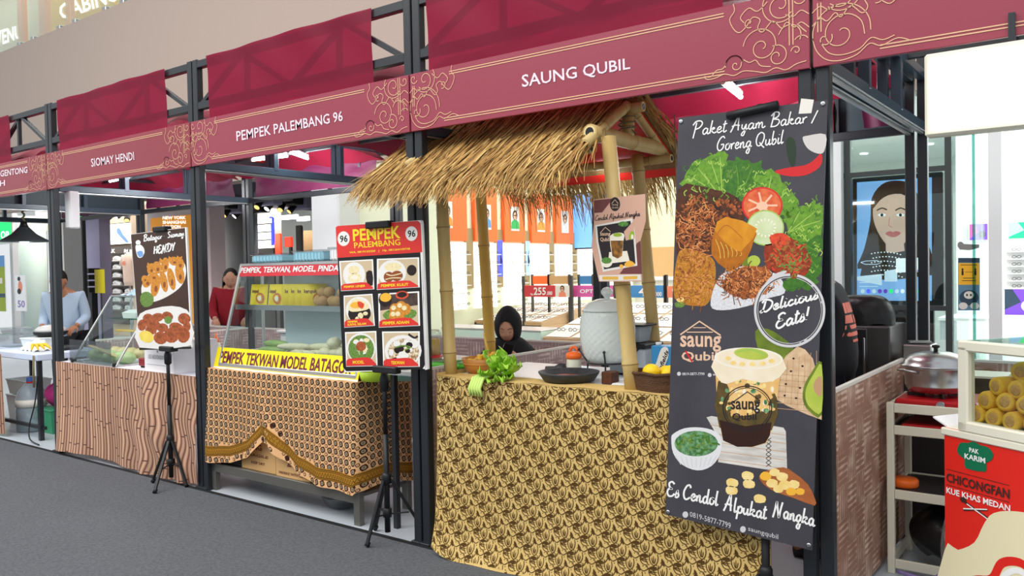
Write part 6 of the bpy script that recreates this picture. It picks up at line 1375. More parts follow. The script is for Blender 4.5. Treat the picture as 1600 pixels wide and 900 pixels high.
tub(-9.1,3.66,SZ+.136,.3,.2,.05,'clear_plastic','small clear tub stacked on the clear tub of the pale blue table')
o=thing('cooking_pan','black cooking pan under a white lid on the pale blue table','pan',(-8.75,3.84,SZ+.104))
MB('black_plastic').lathe([(.11,0),(.15,.02),(.16,.05),(.15,.05)],(-8.75,3.84,SZ+.105),28).build('pan',o); MB('lid_pot').lathe([(.15,.05),(.14,.075),(.11,.10),(.04,.115),(0,.116)],(-8.75,3.84,SZ+.106),28).build('lid',o); MB('black_plastic').beam((-8.6,3.8,SZ+.15),(-8.38,3.74,SZ+.16),.03,.014,.004).build('handle',o)
def bag2(u,v): return (-8.62+.34*u,3.48+.2*v,SZ+.004+(.09+.02*math.sin(u*13))*math.sin(PI*u)**.5*math.sin(PI*v)**.5+.01*math.sin(u*25+v*14))
tag(MB('white_gloss').grid(bag2,24,14).grid(lambda u,v:(-8.62+.34*u,3.48+.2*v,SZ+.003),2,2).build('plastic_bag'),'crumpled white plastic bag at the front of the pale blue table','bag')
for k in range(4):
    pts=[V((-8.27+.012*k+.10*t,3.47+.012*k+.04*t*(k-1.5),SZ+.055+.03*math.sin(PI*t)-.03*t)) for t in (0,.25,.5,.75,1)]
    tag(MB('banana').tube(pts,[.007,.015,.017,.014,.005],10).build('banana'),'ripe yellow banana in the small bunch on the pale blue table','banana','bananas on the blue table')
tag(MB('green_tray').ell((-8.98,3.43,SZ+.07),(.03,.02,.07),12,10,eul(0,.4,0)).build('green_pouch'),'small green sauce pouch leaning on the clear tub','pouch')
tag(MB('black_plastic').box(-8.46,-8.12,3.66,3.86,SZ+.001,SZ+.03,.006).build('black_tray'),'flat black tray beside the bananas on the pale blue table','tray')
# water gallon and clutter below
gx,gy=-8.62,3.58
o=thing('water_bottle','large clear blue capped water bottle on the floor under the pale blue table','bottle',(gx,gy,0))
MB('bottle_pet').lathe([(.12,.0),(.135,.012),(.137,.10),(.131,.12),(.137,.14),(.137,.22),(.131,.24),(.137,.26),(.137,.32),(.11,.40),(.06,.455),(.035,.47),(.035,.49)],(gx,gy,0),32).build('bottle',o)
MB('glass_teal').lathe([(.11,.012),(.13,.02),(.13,.24),(0,.241)],(gx,gy,0),28).build('water',o)
MB('hot_red').lathe([(.038,.47),(.038,.485)],(gx,gy,0),20).build('seal_ring',o); MB('blue_cap').lathe([(.037,.485),(.039,.488),(.037,.525),(0,.527)],(gx,gy,0),20).build('cap',o)
MB('off_white').lathe([(.1385,.245),(.1385,.315)],(gx,gy,0),32).build('label',o)
def bag3(u,v): return (-8.38+.3*math.sin(PI*v)*math.cos(2*PI*u)*.5,3.75+.14*math.sin(PI*v)*math.sin(2*PI*u),.245+.13*(1-math.cos(PI*v))/1.2+.02*math.sin(u*25+v*7))
tag(MB('magenta_bag').grid(bag3,24,12).build('magenta_bag'),'magenta plastic bag slumped behind the water bottle','bag')
tub(-8.36,3.72,.001,.34,.3,.22,'green_tray','green plastic crate on the floor right of the water bottle','plastic_crate')
tub(-9.05,3.75,.001,.4,.3,.3,'white_gloss','white plastic crate under the pale blue table, lower of two','plastic_crate')
tub(-9.0,3.72,.32,.42,.26,.14,'styro','white foam tray tilted on top of the white plastic crate','foam_tray')
tag(MB('black_plastic').tube([V(p) for p in cat([(-7.98,3.38,.62),(-8.02,3.36,.35),(-8.1,3.34,.14),(-8.0,3.3,.03),(-7.75,3.27,.012)],6)],.006,6).build('power_cable'),'black power cable hanging beside the water bottle','cable')
tag(MB('twine').tube([(-7.98,3.345,SZ-.01),(-7.985,3.34,.62),(-7.98,3.34,.50)],.009,6).build('hanging_rope'),'short pale rope hanging from the right end of the pale blue table','rope')
# things behind the pale blue table and the low wall
mat('pink_panel',(228,190,180),.6); mat('lamp_shade',(60,70,72),.35,spec=.6)
lp=at(38,378,y=3.95); o=thing('pendant_lamp','dark conical pendant lamp glowing above the pale blue table','lamp',(lp.x,lp.y,lp.z))
MB('lamp_shade').lathe([(.245,-.0),(.24,.012),(.12,.085),(.06,.15),(.05,.16)],lp,36).build('shade',o); MB('white_gloss').lathe([(.238,.008),(.12,.078),(.058,.14)],lp,36).build('shade_lining',o)
MB('lamp_white').ell(lp+V((0,0,.02)),(.05,.05,.045),16,10).build('bulb',o); MB('black_plastic').lathe([(.05,.155),(.035,.19),(.03,.22),(0,.222)],lp,16).build('socket',o)
b=MB('twine'); b.tube([lp+V((.012*math.sin(k*1.9),.012*math.cos(k*1.9),.22+k*.02)) for k in range(18)],.012,6); b.build('cord',o)
l=bpy.data.lights.new('lamp_glow','POINT'); l.energy=9; l.shadow_soft_size=.06; lo=bpy.data.objects.new('lamp_glow',l); C.objects.link(lo); lo.location=lp-V((0,0,.06))
tag(MB('white_gloss').box(XB[2]+.012,XB[2]+.10,YF+.11,YF+.2,1.92,2.24,.01).build('junction_box'),'slim white junction box on the post left of the bamboo print counter','junction box')

# ------------------------------------------------------------------ behind the display case: crates, papers
mat('green_basket',(40,180,100),.45); mat('mag_ink',(150,130,190),.5)
cb=thing('storage_cabinet','pale grey cabinet behind the display case left of the batik table','cabinet',(-5.25,4.55,0))
MB('cooker_grey').box(-5.72,-5.2,4.35,4.85,.02,1.0,.008).build('body',cb); MB('white_gloss').box(-5.74,-5.18,4.33,4.87,1.0,1.02,.004).build('top',cb); b=MB('white_gloss').box(-5.70,-5.22,4.345,4.352,.05,.97); b.build('door',cb)
gb=thing('green_basket','bright green plastic basket holding papers behind the display case','basket',(-5.45,4.55,1.02))
b=MB('green_basket'); x,y,z=-5.46,4.55,1.021
b.lathe([(.20,0),(.215,.004),(.255,.10),(.265,.104),(.255,.108),(.245,.10),(.20,.012),(0,.012)],(x,y,z),4,False,axis=rotz(PI/4)); b.build('basket',gb)
for k,(a,lab) in enumerate(((.2,'printed magazine standing in the green basket, front one'),(.5,'white printed sheet standing in the green basket, rear one'))):
    pm_=eul(-.5,0,a); q=V((x-.03+.09*k,y-.02+.05*k,z+.125)); o=thing('magazine',lab,'magazine',q)
    MB('paper_white').obox(q,pm_@V((.11,0,0)),pm_@V((0,.004,0)),pm_@V((0,0,.085))).build('pages',o); F=FR(q+pm_@V((-.11,-.0045,-.085)),pm_@V((1,0,0)),pm_@V((0,0,1))); b=MB('mag_ink').rect(F,.03,.03,.1,.07,.001); b.m('ink_black').shape(F,[(.0,.02),(.03,.17),(.0,.17)],.001); b.build('print',o)
for k,(px,m_) in enumerate(((327,'chili_red'),(339,'orange_plastic'))):
    q=at(px,575,y=3.62); q.z=.0; o=thing('condiment_bottle',['clear condiment bottle with a red cap beside the black post','clear condiment bottle with an orange cap left of the display case'][k],'bottle',(q.x,q.y,.856)); q.z=.785 if False else .856
    MB('bottle_white').lathe([(.03,0),(.033,.005),(.033,.11),(.022,.13)],q,16).build('bottle',o); MB(m_).lathe([(.024,.13),(.024,.15),(.008,.165),(.005,.20),(0,.201)],q,14).build('cap',o)
cs_=MB('tan_wood'); sd_=thing('side_table','low tan side table left of the display case','table',(-5.09,3.62,0)); q=at(333,575,y=3.62)
MB('tan_wood').box(q.x-.07,q.x+.09,3.5,3.75,.83,.855,.003).build('top',sd_)
for i in (-1,1):
    for j in (-1,1): MB('tan_wood').box(q.x+.01+i*.06-.012,q.x+.01+i*.06+.012,3.625+j*.1-.012,3.625+j*.1+.012,0,.83).build('leg',sd_)
# table with a green tray behind the woman's side wall
wt=thing('work_table','white work table behind the woven side wall of the hut counter','table',(-3.45,3.75,0))
MB('white_gloss').box(-3.42,-3.10,3.35,4.0,.90,.93,.004).build('top',wt)
for i in (-3.40,-3.13):
    for j in (3.38,3.96): MB('black_steel').box(i-.015,i+.015,j-.015,j+.015,0,.90).build('leg',wt)
q=at(715,573,z=.93); o=thing('green_tray','lime green tray on the white work table behind the first bamboo pole','tray',(q.x,q.y,.93)); mat('lime_green',(92,204,50),.45)
MB('lime_green').box(q.x-.12,q.x+.12,max(3.4,q.y-.12),min(4.0,q.y+.12),.931,.962,.012).build('tray',o); MB('clear_plastic').box(q.x-.11,q.x+.11,max(3.41,q.y-.11),min(3.99,q.y+.11),.962,.985,.006).build('cover',o)
q=at(677,562,z=.93); o=thing('sachet_jar','clear jar with orange sachets on the white work table beside the black post','jar',(q.x,q.y,.93)); q.z=.931
MB('clear_plastic').lathe([(.05,0),(.055,.004),(.055,.17),(.05,.19)],q,20).build('jar',o); MB('tray_yellow').lathe([(.045,.03),(.045,.13),(0,.131)],q,12).build('sachets',o); MB('chili_red').lathe([(.056,0),(.058,.03)],q,20).build('base_ring',o)

# ------------------------------------------------------------------ right hand stall: rack, pot, cart, light box
mat('cream_metal',(226,222,204),.45); mat('rack_board',(52,48,48),.5); mat('stove_red',(190,30,36),.35); mat('roll_yellow',(236,188,66),.6,var=(26,(200,144,40),.25)); mat('roll_bright',(244,196,44),.55,var=(26,(226,170,40),.25)); mat('roll_end',(206,160,90),.6,var=(60,(160,110,60),.25)); mat('cart_red',(222,40,30),.4); mat('cart_cream',(232,222,184),.4); mat('cart_dark',(60,54,56),.4); mat('logo_green',(16,110,74),.4); mat('broth_orange',(232,110,40),.4,var=(8,(240,140,60),.3)); mat('leaf_lime',(150,170,40),.5); mat('dark_ink',(60,40,36),.5); mat('bag_black',(20,20,22),.35,bump=(14,.6)); mat('fridge_black',(44,44,46),.3,spec=.5); mat('fridge_side',(74,72,72),.35); mat('salmon',(232,120,100),.5)
ry0,ry1,rx0,rx1=4.20,4.62,-.915,-.42
rk=thing('metal_rack','cream metal rack with black shelves standing beside the woven side wall','rack',((rx0+rx1)/2,4.4,0))
for x in (rx0+.016,rx1-.016):
    for y in (ry0+.016,ry1-.016): MB('cream_metal').box(x-.016,x+.016,y-.016,y+.016,0,.825,.003).build('leg',rk)
b=MB('cream_metal')
for z in (.80,.695,.385,.05):
    h=.022
    b=MB('cream_metal').box(rx0+.033,rx1-.033,ry0+.003,ry0+.02,z-h,z+h,.003).box(rx0+.033,rx1-.033,ry1-.02,ry1-.003,z-h,z+h,.003).box(rx0+.003,rx0+.02,ry0+.004,ry1-.004,z-h,z+h,.003).box(rx1-.02,rx1-.003,ry0+.004,ry1-.004,z-h,z+h,.003); b.build('rail',rk)
for z,m_ in ((.80,'rack_board'),(.695,'rack_board'),(.395,'rack_board')): MB(m_).box(rx0+.02,rx1-.02,ry0+.02,ry1-.02,z-.004,z+.006).build('shelf',rk)
tag(MB('stove_red').box(rx0+.06,rx1-.06,ry0+.03,ry1-.06,.704,.722,.004).build('red_tray'),'thin red tray on the second shelf of the cream rack','tray')
cx_,cy_=-.735,4.42
o=thing('gas_stove','flat red gas stove under the steel pot on the cream rack','stove',(cx_,cy_,.807))
MB('stove_red').box(cx_-.15,cx_+.20,cy_-.18,cy_+.16,.808,.842,.008).build('body',o)
b=MB('black_steel')
for k in range(4): a=k*PI/2+.4; b=MB('black_steel').beam((cx_+.05*math.cos(a),cy_+.05*math.sin(a),.852),(cx_+.13*math.cos(a),cy_+.13*math.sin(a),.852),.008,.018); b.build('pan_support',o)
MB('steel').cyl((cx_+.05,cy_-.18,.825),(cx_+.05,cy_-.20,.825),.018).build('knob',o)
o=thing('steamer_pot','large steel steamer pot with domed lid and black knob on the red stove','pot',(cx_,cy_,.862))
pr=[(.10,0),(.125,.006),(.136,.03),(.139,.033),(.139,.037),(.138,.04),(.145,.115),(.150,.12),(.152,.126)]
MB('steel').lathe(pr,(cx_,cy_,.862),48).build('pot',o)
ld=MB('steel').lathe([(.158,.127),(.158,.132),(.148,.136),(.14,.155),(.12,.175),(.07,.192),(0,.197)],(cx_,cy_,.862),48).build('lid',o); MB('black_plastic').lathe([(.01,.196),(.01,.212),(.018,.216),(.018,.226),(0,.23)],(cx_,cy_,.862),18).build('knob',ld)
for s in (0,1):
    a=-2.2+s*PI; ca,sa=math.cos(a),math.sin(a); Q_=lambda r,t,z: (cx_+r*ca-t*sa,cy_+r*sa+t*ca,.862+z)
    MB('steel').tube([Q_(.146,-.045,.105),Q_(.185,-.045,.112),Q_(.19,0,.114),Q_(.185,.045,.112),Q_(.146,.045,.105)],.006,8).build('handle',o)
o=thing('steel_bin','grey steel condiment bin behind the steamer pot','bin',(-.88,4.86,.0))
q0=at(1410,580,y=4.78); q1=at(1455,540,y=4.78); 
bs=thing('back_shelf','narrow dark shelf unit behind the cream rack','shelf',(-.86,4.86,0))
MB('rack_board').box(q0.x-.01,q1.x+.34,4.76,5.0,.02,q0.z-.012).build('body',bs); MB('cream_metal').box(q0.x-.015,q1.x+.345,4.755,5.005,q0.z-.012,q0.z-.001).build('top',bs)
b=MB('brushed_steel'); b.box(q0.x,q1.x,4.78,4.96,q0.z,q1.z,.006); b.build('bin',o); MB('rack_board').box(q0.x+.01,q1.x-.01,4.79,4.95,q1.z,q1.z+.002).build('mouth',o); MB('brushed_steel').obox(V(((q0.x+q1.x)/2,4.86,q1.z+.012)),(.05,.02,0),(-.012,.03,0),(0,0,.004)).build('flap',o)
q=at(1407,758,z=.402); o=thing('jar_cover','round orange plastic jar lid on the middle shelf of the cream rack','lid',(q.x,q.y,.402))
MB('orange_plastic').lathe([(.058,0),(.062,.004),(.062,.03),(.056,.038),(0,.04)],(q.x+.02,q.y+.0,.402),28,fn=lambda a,z:1+.006*math.sin(a*40)).build('lid',o)
def sack(u,v): return (rx0+.25+.19*math.cos(2*PI*u)*math.sin(PI*min(1,v+.12))**.5,ry0+.2+.16*math.sin(2*PI*u)*math.sin(PI*min(1,v+.12))**.5,.075+.27*v+.012*math.sin(u*31+v*9))
tag(MB('bag_black').grid(sack,36,14).build('bin_bag'),'black bin bag filling the lowest shelf of the cream rack','bag')
tag(MB('mag_ink').tube([V(p) for p in cat([(-.52,4.0,.62),(-.55,4.02,.42),(-.60,4.05,.2),(-.70,4.1,.05),(-.86,4.16,.03)],6)],.009,8).build('power_cable'),'grey violet power cable curling below the cream rack','cable')
# cart, turned a little towards the walkway
cu=V((.84,-.545,0)).normalized(); cv=V((cu.y*-1,cu.x,0)); O=V((-.545,3.445,0))
def K(u,v,z): return O+cu*u+cv*v+V((0,0,z))
ct=thing('snack_cart','red fronted snack cart with a glass box on top at the right edge','cart',O)
b=MB('cream_metal'); b.obox(K(.40,.27,.44),cu*.395,cv*.25,V((0,0,.40)),.004); b.build('body',ct)
MB('cream_metal').obox(K(.40,.27,.855),cu*.41,cv*.28,V((0,0,.014)),.004).build('worktop',ct)
F=FR(K(0,0,0),cu,(0,0,1)); 
def FC(u,z,d): return K(u,-.003-d+.012*math.sin(z*5+u*4)*0,z)
b=MB('cart_red'); b.obox(K(.40,-.0,.445),cu*.40,cv*.003,V((0,0,.425)),.002); bn=b.build('banner_front',ct)
b=MB()
b.m('cart_cream').shape(FC,[(.0,.40),(.06,.42),(.13,.47),(.17,.55),(.21,.60),(.30,.63),(.45,.64),(.8,.63),(.8,.02),(.0,.02)],.001,3)
b.m('cart_red').stroke(FC,[(.08,.02),(.09,.27),(.13,.33),(.20,.36),(.24,.43),(.31,.455),(.38,.43),(.45,.44),(.55,.47),(.8,.46)],.03,.0016,5)
b.m('white').stroke(FC,[(.105,.02),(.115,.26),(.15,.31),(.21,.335),(.26,.40),(.31,.425),(.38,.40),(.46,.41),(.55,.44),(.8,.43)],.02,.002,5)
b.m('cart_dark').shape(FC,[(.13,.02),(.135,.24),(.17,.30),(.225,.325),(.27,.385),(.31,.405),(.38,.385),(.46,.395),(.55,.42),(.8,.41),(.8,.02)],.0014,1)
b.m('broth_orange').shape(FC,[(.13,.05),(.125,.20),(.16,.29),(.205,.31),(.24,.36),(.30,.30),(.31,.22),(.26,.14),(.20,.08)],.0024,3); b.m('cart_cream').shape(FC,[(.23,.31),(.25,.345),(.29,.31),(.30,.25),(.27,.22)],.0028,3)
b.m('leaf_lime').disc(FC,.38,.10,.16,.08,.003)
b.m('salmon').stroke(FC,[(.46,.645),(.50,.70),(.58,.76),(.8,.82)],.004,.002,4)
b.m('logo_green').shape(FC,[(.065,.78),(.06,.80),(.075,.825),(.105,.83),(.13,.84),(.16,.832),(.19,.83),(.21,.81),(.20,.785),(.18,.772),(.178,.74),(.095,.735),(.092,.765)],.002,2)
b.m('white').textr(FC,'PAK',.112,.815,.152,.798,.003,.04); b.textr(FC,'KARIM',.092,.79,.178,.77,.003,.04)
b.m('dark_ink').textr(FC,'CHICONGFAN',.012,.70,.272,.665,.003,.05); b.rect(FC,.012,.712,.27,.714,.002); b.rect(FC,.012,.653,.27,.655,.002)
b.m('white').textr(FC,'KUE KHAS MEDAN',.012,.645,.275,.622,.003,.04)
b.m('dark_ink').stroke(FC,[(.08,.612),(.185,.575)],.008,.0022,0); b.stroke(FC,[(.085,.578),(.185,.605)],.008,.0022,0); b.m('white').stroke(FC,[(.10,.604),(.185,.572)],.004,.003,0); b.stroke(FC,[(.085,.582),(.185,.606)],.004,.003,0); b.m('dark_ink').disc(FC,.085,.615,.014,.01,.0032)
b.build('print',bn)
bx=MB('cream_metal'); u0,u1,v0,v1,zq0,zq1=.088,.78,.01,.50,.87,1.185
for u in (u0,u1):
    for v in (v0,v1): bx.obox(K(u,v,(zq0+zq1)/2),cu*.022,cv*.022,V((0,0,(zq1-zq0)/2)),.006)
for v in (v0,v1):
    for z in (zq0+.018,zq1): bx.obox(K((u0+u1)/2,v,z),cu*((u1-u0)/2+.022),cv*.022,V((0,0,.02)),.006)
for u in (u0,u1):
    for z in (zq0+.018,zq1): bx.obox(K(u,(v0+v1)/2,z),cu*.02,cv*((v1-v0)/2),V((0,0,.018)),.006)
bx.build('box_frame',ct)
MB('glass').add([K(u0,v0,zq0),K(u1,v0,zq0),K(u1,v0,zq1),K(u0,v0,zq1)],[(0,1,2,3)]).build('front_glass',ct)
MB('glass').add([K(u0,v0,zq0),K(u0,v1,zq0),K(u0,v1,zq1),K(u0,v0,zq1)],[(0,1,2,3)]).build('side_glass',ct)
MB('glass_teal').add([K(u0,v0,zq1+.02),K(u1,v0,zq1+.02),K(u1,v1,zq1+.02),K(u0,v1,zq1+.02)],[(0,1,2,3)]).build('top_glass',ct)
MB('black_rubber').obox(K(u0+.035,v1-.03,zq1-.03),cu*.012,cv*.012,V((0,0,.012))).build('latch',ct)
for u in (.1,.7):
    for v in (.08,.46): MB('black_rubber').lathe([(.0,.0),(.03,.0),(.035,.02),(.03,.04),(0,.04)],K(u,v,0),14).build('foot',ct)
tr=thing('steel_tray','steel tray under the yellow rolls inside the cart box','tray',K(.4,.25,.876)); MB('steel').obox(K(.41,.24,.893),cu*.33,cv*.19,V((0,0,.003))).build('base',tr)
b=MB('steel')
for s in (-1,1): b.obox(K(.41,.24+s*.19,.902),cu*.33,cv*.004,V((0,0,.012))); b.obox(K(.41+s*.33,.24,.902),cu*.004,cv*.19,V((0,0,.012)))
b.build('rim',tr)
def roll():
    o=thing('yellow_roll','plump yellow rolled cake in the pile inside the cart glass box','rolled cake',(0,0,0),'yellow rolls in the cart box')
    R_=.034; b=MB('roll_yellow').lathe([(.020,-.045),(.030,-.046),(R_,-.036),(R_*1.03,0),(R_,.036),(.030,.046),(.020,.045)],(0,0,0),18,axis=Matrix.Rotation(PI/2,3,'X')); b.build('roll',o)
    b=MB('roll_end')
    for s in (-1,1): b=MB('roll_end').lathe([(.0,0),(.012,.004),(.020,.001),(.024,-.003)],(0,s*.0445,0),14,axis=Matrix.Rotation(-s*PI/2,3,'X')); b.build('cut_end',o)
    return o
r0=roll(); random.seed(17); first=True
lay=[(0,[.105+.075*k for k in range(8)],.07,0),(0,[.105+.075*k for k in range(8)],.165,0),(1,[.14+.075*k for k in range(7)],.08,1),(1,[.12+.075*k for k in range(7)],.17,1),(2,[.18+.075*k for k in range(6)],.10,1),(2,[.16+.075*k for k in range(6)],.18,1),(3,[.22+.078*k for k in range(5)],.13,1)]
base_a=math.atan2(cu.y,cu.x)
for L,us,v,tw in lay:
    for u in us:
        loc=K(u+random.uniform(-.006,.006),v+random.uniform(-.008,.008),.931+.056*L)
        rot=(random.uniform(-.25,.25) if L else 0,0,base_a+random.uniform(-.5,.5)*(1 if L else .15))
        if first: r0.location=loc; r0.rotation_euler=rot; first=False
        else: dup(r0,loc,rot=rot)
o=thing('plastic_jar','clear plastic jar with a tan lid behind the rolls in the cart box','jar',K(.42,.38,.9)); q=K(.30,.40,.897)
MB('clear_plastic').lathe([(.05,0),(.055,.005),(.055,.10)],q,20).build('jar',o); MB('tofu_tan').lathe([(.048,.01),(.048,.07),(0,.071)],q,16).build('filling',o); MB('clear_plastic').lathe([(.057,.10),(.057,.125),(0,.126)],q,20).build('lid',o)
tag(MB('paper_white').obox(K(-.03,.20,.872),cu*.05+V((0,0,-.02)),cv*.17,V((0,0,.003))).build('paper_sheet'),'crumpled white paper sheet at the left end of the cart worktop','paper')
tag(MB('clear_plastic').grid(lambda u,v:tuple(K(-.05+.04*math.sin(PI*v)*math.cos(2*PI*u),.12+.08*math.sin(PI*v)*math.sin(2*PI*u),.12+.5*v+.01*math.sin(u*20))),16,10).build('clear_bag'),'clear plastic bag hanging at the left side of the red cart','bag')
# light box hanging from the front truss
q=ext(1446,82,1446,214,3.18); lx=at(1444,150,y=3.17).x; z0_,z1_=at(1446,214,y=3.17).z,at(1443,85,y=3.17).z
lb=thing('light_box','bright blank white light box hanging under the upper right sign','light box',(lx+.4,3.2,z0_))
MB('cream_metal').box(lx,lx+1.05,3.172,3.235,z0_,z1_,.008).build('case',lb); MB('light_box').box(lx+.022,lx+1.03,3.168,3.1725,z0_+.022,z1_-.022).build('panel',lb)
b=MB('black_steel'); b=MB('black_steel').box(lx+.25,lx+.27,3.2,3.225,z1_,z1_+.10); b.build('hanger',lb); MB('black_steel').box(lx+.8,lx+.82,3.2,3.225,z1_,z1_+.10).build('hanger',lb)
# fridge and black bag behind the man
fx0,fx1=at(1300,560,y=4.72).x-.12,at(1389,512,y=4.72).x; fz=at(1370,511,y=4.72).z
o=thing('black_fridge','black under counter fridge behind the vendor in the black T-shirt','fridge',((fx0+fx1)/2,4.9,0))
MB('fridge_side').box(fx0,fx1,4.74,5.14,.02,fz,.006).build('body',o); MB('fridge_black').box(fx0,fx1-.11,4.715,4.74,.05,fz-.01,.006).build('door',o); MB('steel').box(fx1-.13,fx1-.12,4.705,4.716,.5,fz-.06,.003).build('handle',o); MB('black_rubber').box(fx0+.03,fx1-.03,4.78,5.1,0,.02).build('plinth',o)
def sk(u,v): return (fx1-.20+.19*math.cos(2*PI*u)*math.cos(PI/2*v)**.55+.02*v,4.92+.13*math.sin(2*PI*u)*math.cos(PI/2*v)**.55,fz+.002+.165*math.sin(PI/2*v)+.008*math.sin(u*31)*(1-v))
tag(MB('bag_black').grid(sk,32,12).build('black_bag'),'puffy black plastic bag lying on top of the black fridge','bag')
tag(MB('canopy_magenta').grid(lambda u,v:(XB[4]+1.86+.17*u-.02*v,5.08+.01*math.sin(u*9),2.28+.17*v),12,8).build('cloth_scrap'),'short magenta cloth hanging in front of the dark cladding behind the banner','cloth')

# ------------------------------------------------------------------ optical shop behind the hut
XW=-6.995
mat('glasses_dark',(84,78,80),.4); mat('glasses_red',(190,90,70),.4); mat('brown_mirror',(160,140,100),.3); mat('card_green',(60,170,90),.5); mat('card_orange',(236,150,60),.5); mat('card_blue',(90,150,210),.5); mat('card_skin',(220,170,140),.5); mat('price_red',(206,62,72),.5); mat('price_pink',(216,96,170),.5); mat('price_blue',(70,140,200),.5); mat('price_salmon',(232,140,110),.5); mat('pale_green_glass',(206,232,216),.3); mat('alu_dark',(70,68,64),.4)
def bust(b,F,cx,cy,s,m_,d=.004):       # small printed portrait
    b.m(m_).shape(F,[(cx-.42*s,cy-.55*s),(cx-.36*s,cy-.15*s),(cx-.14*s,cy-.02*s),(cx+.14*s,cy-.02*s),(cx+.36*s,cy-.15*s),(cx+.42*s,cy-.55*s)],d,1)
    b.m('hair_black').disc(F,cx,cy+.25*s,.24*s,.30*s,d+.001); b.m('card_skin').disc(F,cx,cy+.2*s,.17*s,.23*s,d+.002); b.m('ink_dark').stroke(F,[(cx-.15*s,cy+.24*s),(cx+.15*s,cy+.24*s)],.05*s,d+.003,0)
gl=MB('glasses_dark')
for s in (-1,1): gl.stroke(FR((0,0,0),(1,0,0),(0,0,1)),[(s*.034+.028*math.cos(k*.63),.02*math.sin(k*.63)) for k in range(10)],.009,0,0,True)
gl.box(-.012,.012,-.003,.003,.004,.010); gl.box(-.066,-.060,0,.05,.0,.006); gl.box(.060,.066,0,.05,.0,.006)
g0=gl.build('eyeglasses'); tag(g0,'tiny dark pair of eyeglasses on a lit white wall shelf of the optical shop','eyeglasses','eyeglasses on the lit wall')
g0.scale=(.78,.78,.78); gfirst=True; random.seed(2)
def put_g(loc,rz,lab=None,grp=None):
    global gfirst
    if gfirst: g0.location=loc; g0.rotation_euler=(0,0,rz); gfirst=False; return g0
    o=g0.copy(); C.objects.link(o); o.location=loc; o.rotation_euler=(0,0,rz)
    if lab: o['label']=lab; o['group']=grp
    return o
spans=[(7.51,8.31)]+[(8.47+.65*k,8.96+.65*k) for k in range(7)]
PL=['widest orange wall panel, nearest the shop front','orange wall panel with a blue and white portrait, behind the second bamboo pole','orange wall panel with a portrait in green','orange wall panel with a portrait in orange, fourth from the shop front','orange wall panel with a pale portrait, fifth from the shop front','orange wall panel left of the blue screen, sixth from the shop front','orange wall panel deep in the optical shop, seventh from the front','deepest orange wall panel of the optical shop']
for k,(a,c) in enumerate(spans):
    o=thing('eyewear_display',PL[k],'display panel',(XW,(a+c)/2,.9))
    MB('orange_panel').box(XW,XW+.06,a,c,1.88,2.62,.004).build('orange_header',o)
    MB('glow_soft').box(XW,XW+.03,a,c,.98,1.86).build('lit_backboard',o)
    sh=MB('white_gloss')
    for r in range(6): sh=MB('white_gloss').box(XW+.03,XW+.13,a+.02,c-.02,1.02+.135*r,1.03+.135*r); sh.build('shelf',o)
    F=FR((XW+.061,a,1.88),(0,1,0),(0,0,1)); mid=(c-a)/2; b=MB('off_white').rect(F,mid-.10,.16,mid+.10,.50,.002); bust(b,F,mid,.32,.24,['card_orange','card_blue','card_green','card_orange','off_white','card_blue','card_green','card_orange'][k]); b.build('portrait_card',o)
    n=7 if k==0 else 4
    for r in range(6):
        for q in range(n):
            if random.random()<.12: continue
            if (k<6): put_g((XW+.10,a+.08+(c-a-.16)*q/(n-1),1.032+.135*r+.022),PI/2)
for k in range(7):
    a,c=spans[k][1],spans[k+1][0]; z=MB('brown_mirror').box(XW,XW+.02,a,c,1.25,2.05).build('mirror_strip'); tag(z,['tan mirror strip after the widest orange panel','tan mirror strip between the second and third orange panels','tan mirror strip between the third and fourth orange panels','tan mirror strip between the fourth and fifth orange panels','tan mirror strip between the fifth and sixth orange panels','tan mirror strip between the sixth and seventh orange panels','tan mirror strip before the deepest orange panel'][k],'mirror')
for k,(a,lab) in enumerate(((9.0,'small blue poster on the mirror strip beside the green portrait panel'),(9.66,'grey blue poster on the mirror strip right of the green portrait panel'))):
    F=FR((XW+.021,a,1.40),(0,1,0),(0,0,1)); b=MB('glow_blue' if k==0 else 'screen_pale').rect(F,.0,.0,.115,.50,.003); b.m('ink_dark').shape(F,[(.05,.12),(.10,.2),(.07,.3),(.10,.4),(.05,.3)],.006); tag(b.build('blue_poster'),lab,'poster')
cc=thing('glass_showcase','pale green glass showcase with tan base along the shop window','showcase',(-6.2,7.2,0))
x0=at(672,500,y=6.95).x; x1=at(845,500,y=6.95).x
MB('tan_wood').box(x0,x1,6.95,7.4,.02,.62,.004).build('base',cc); MB('pale_green_glass').box(x0,x1,6.95,7.4,.62,.84,.004).build('glass_case',cc); MB('alu').box(x0,x1,6.94,7.41,.84,.855,.003).build('top',cc)
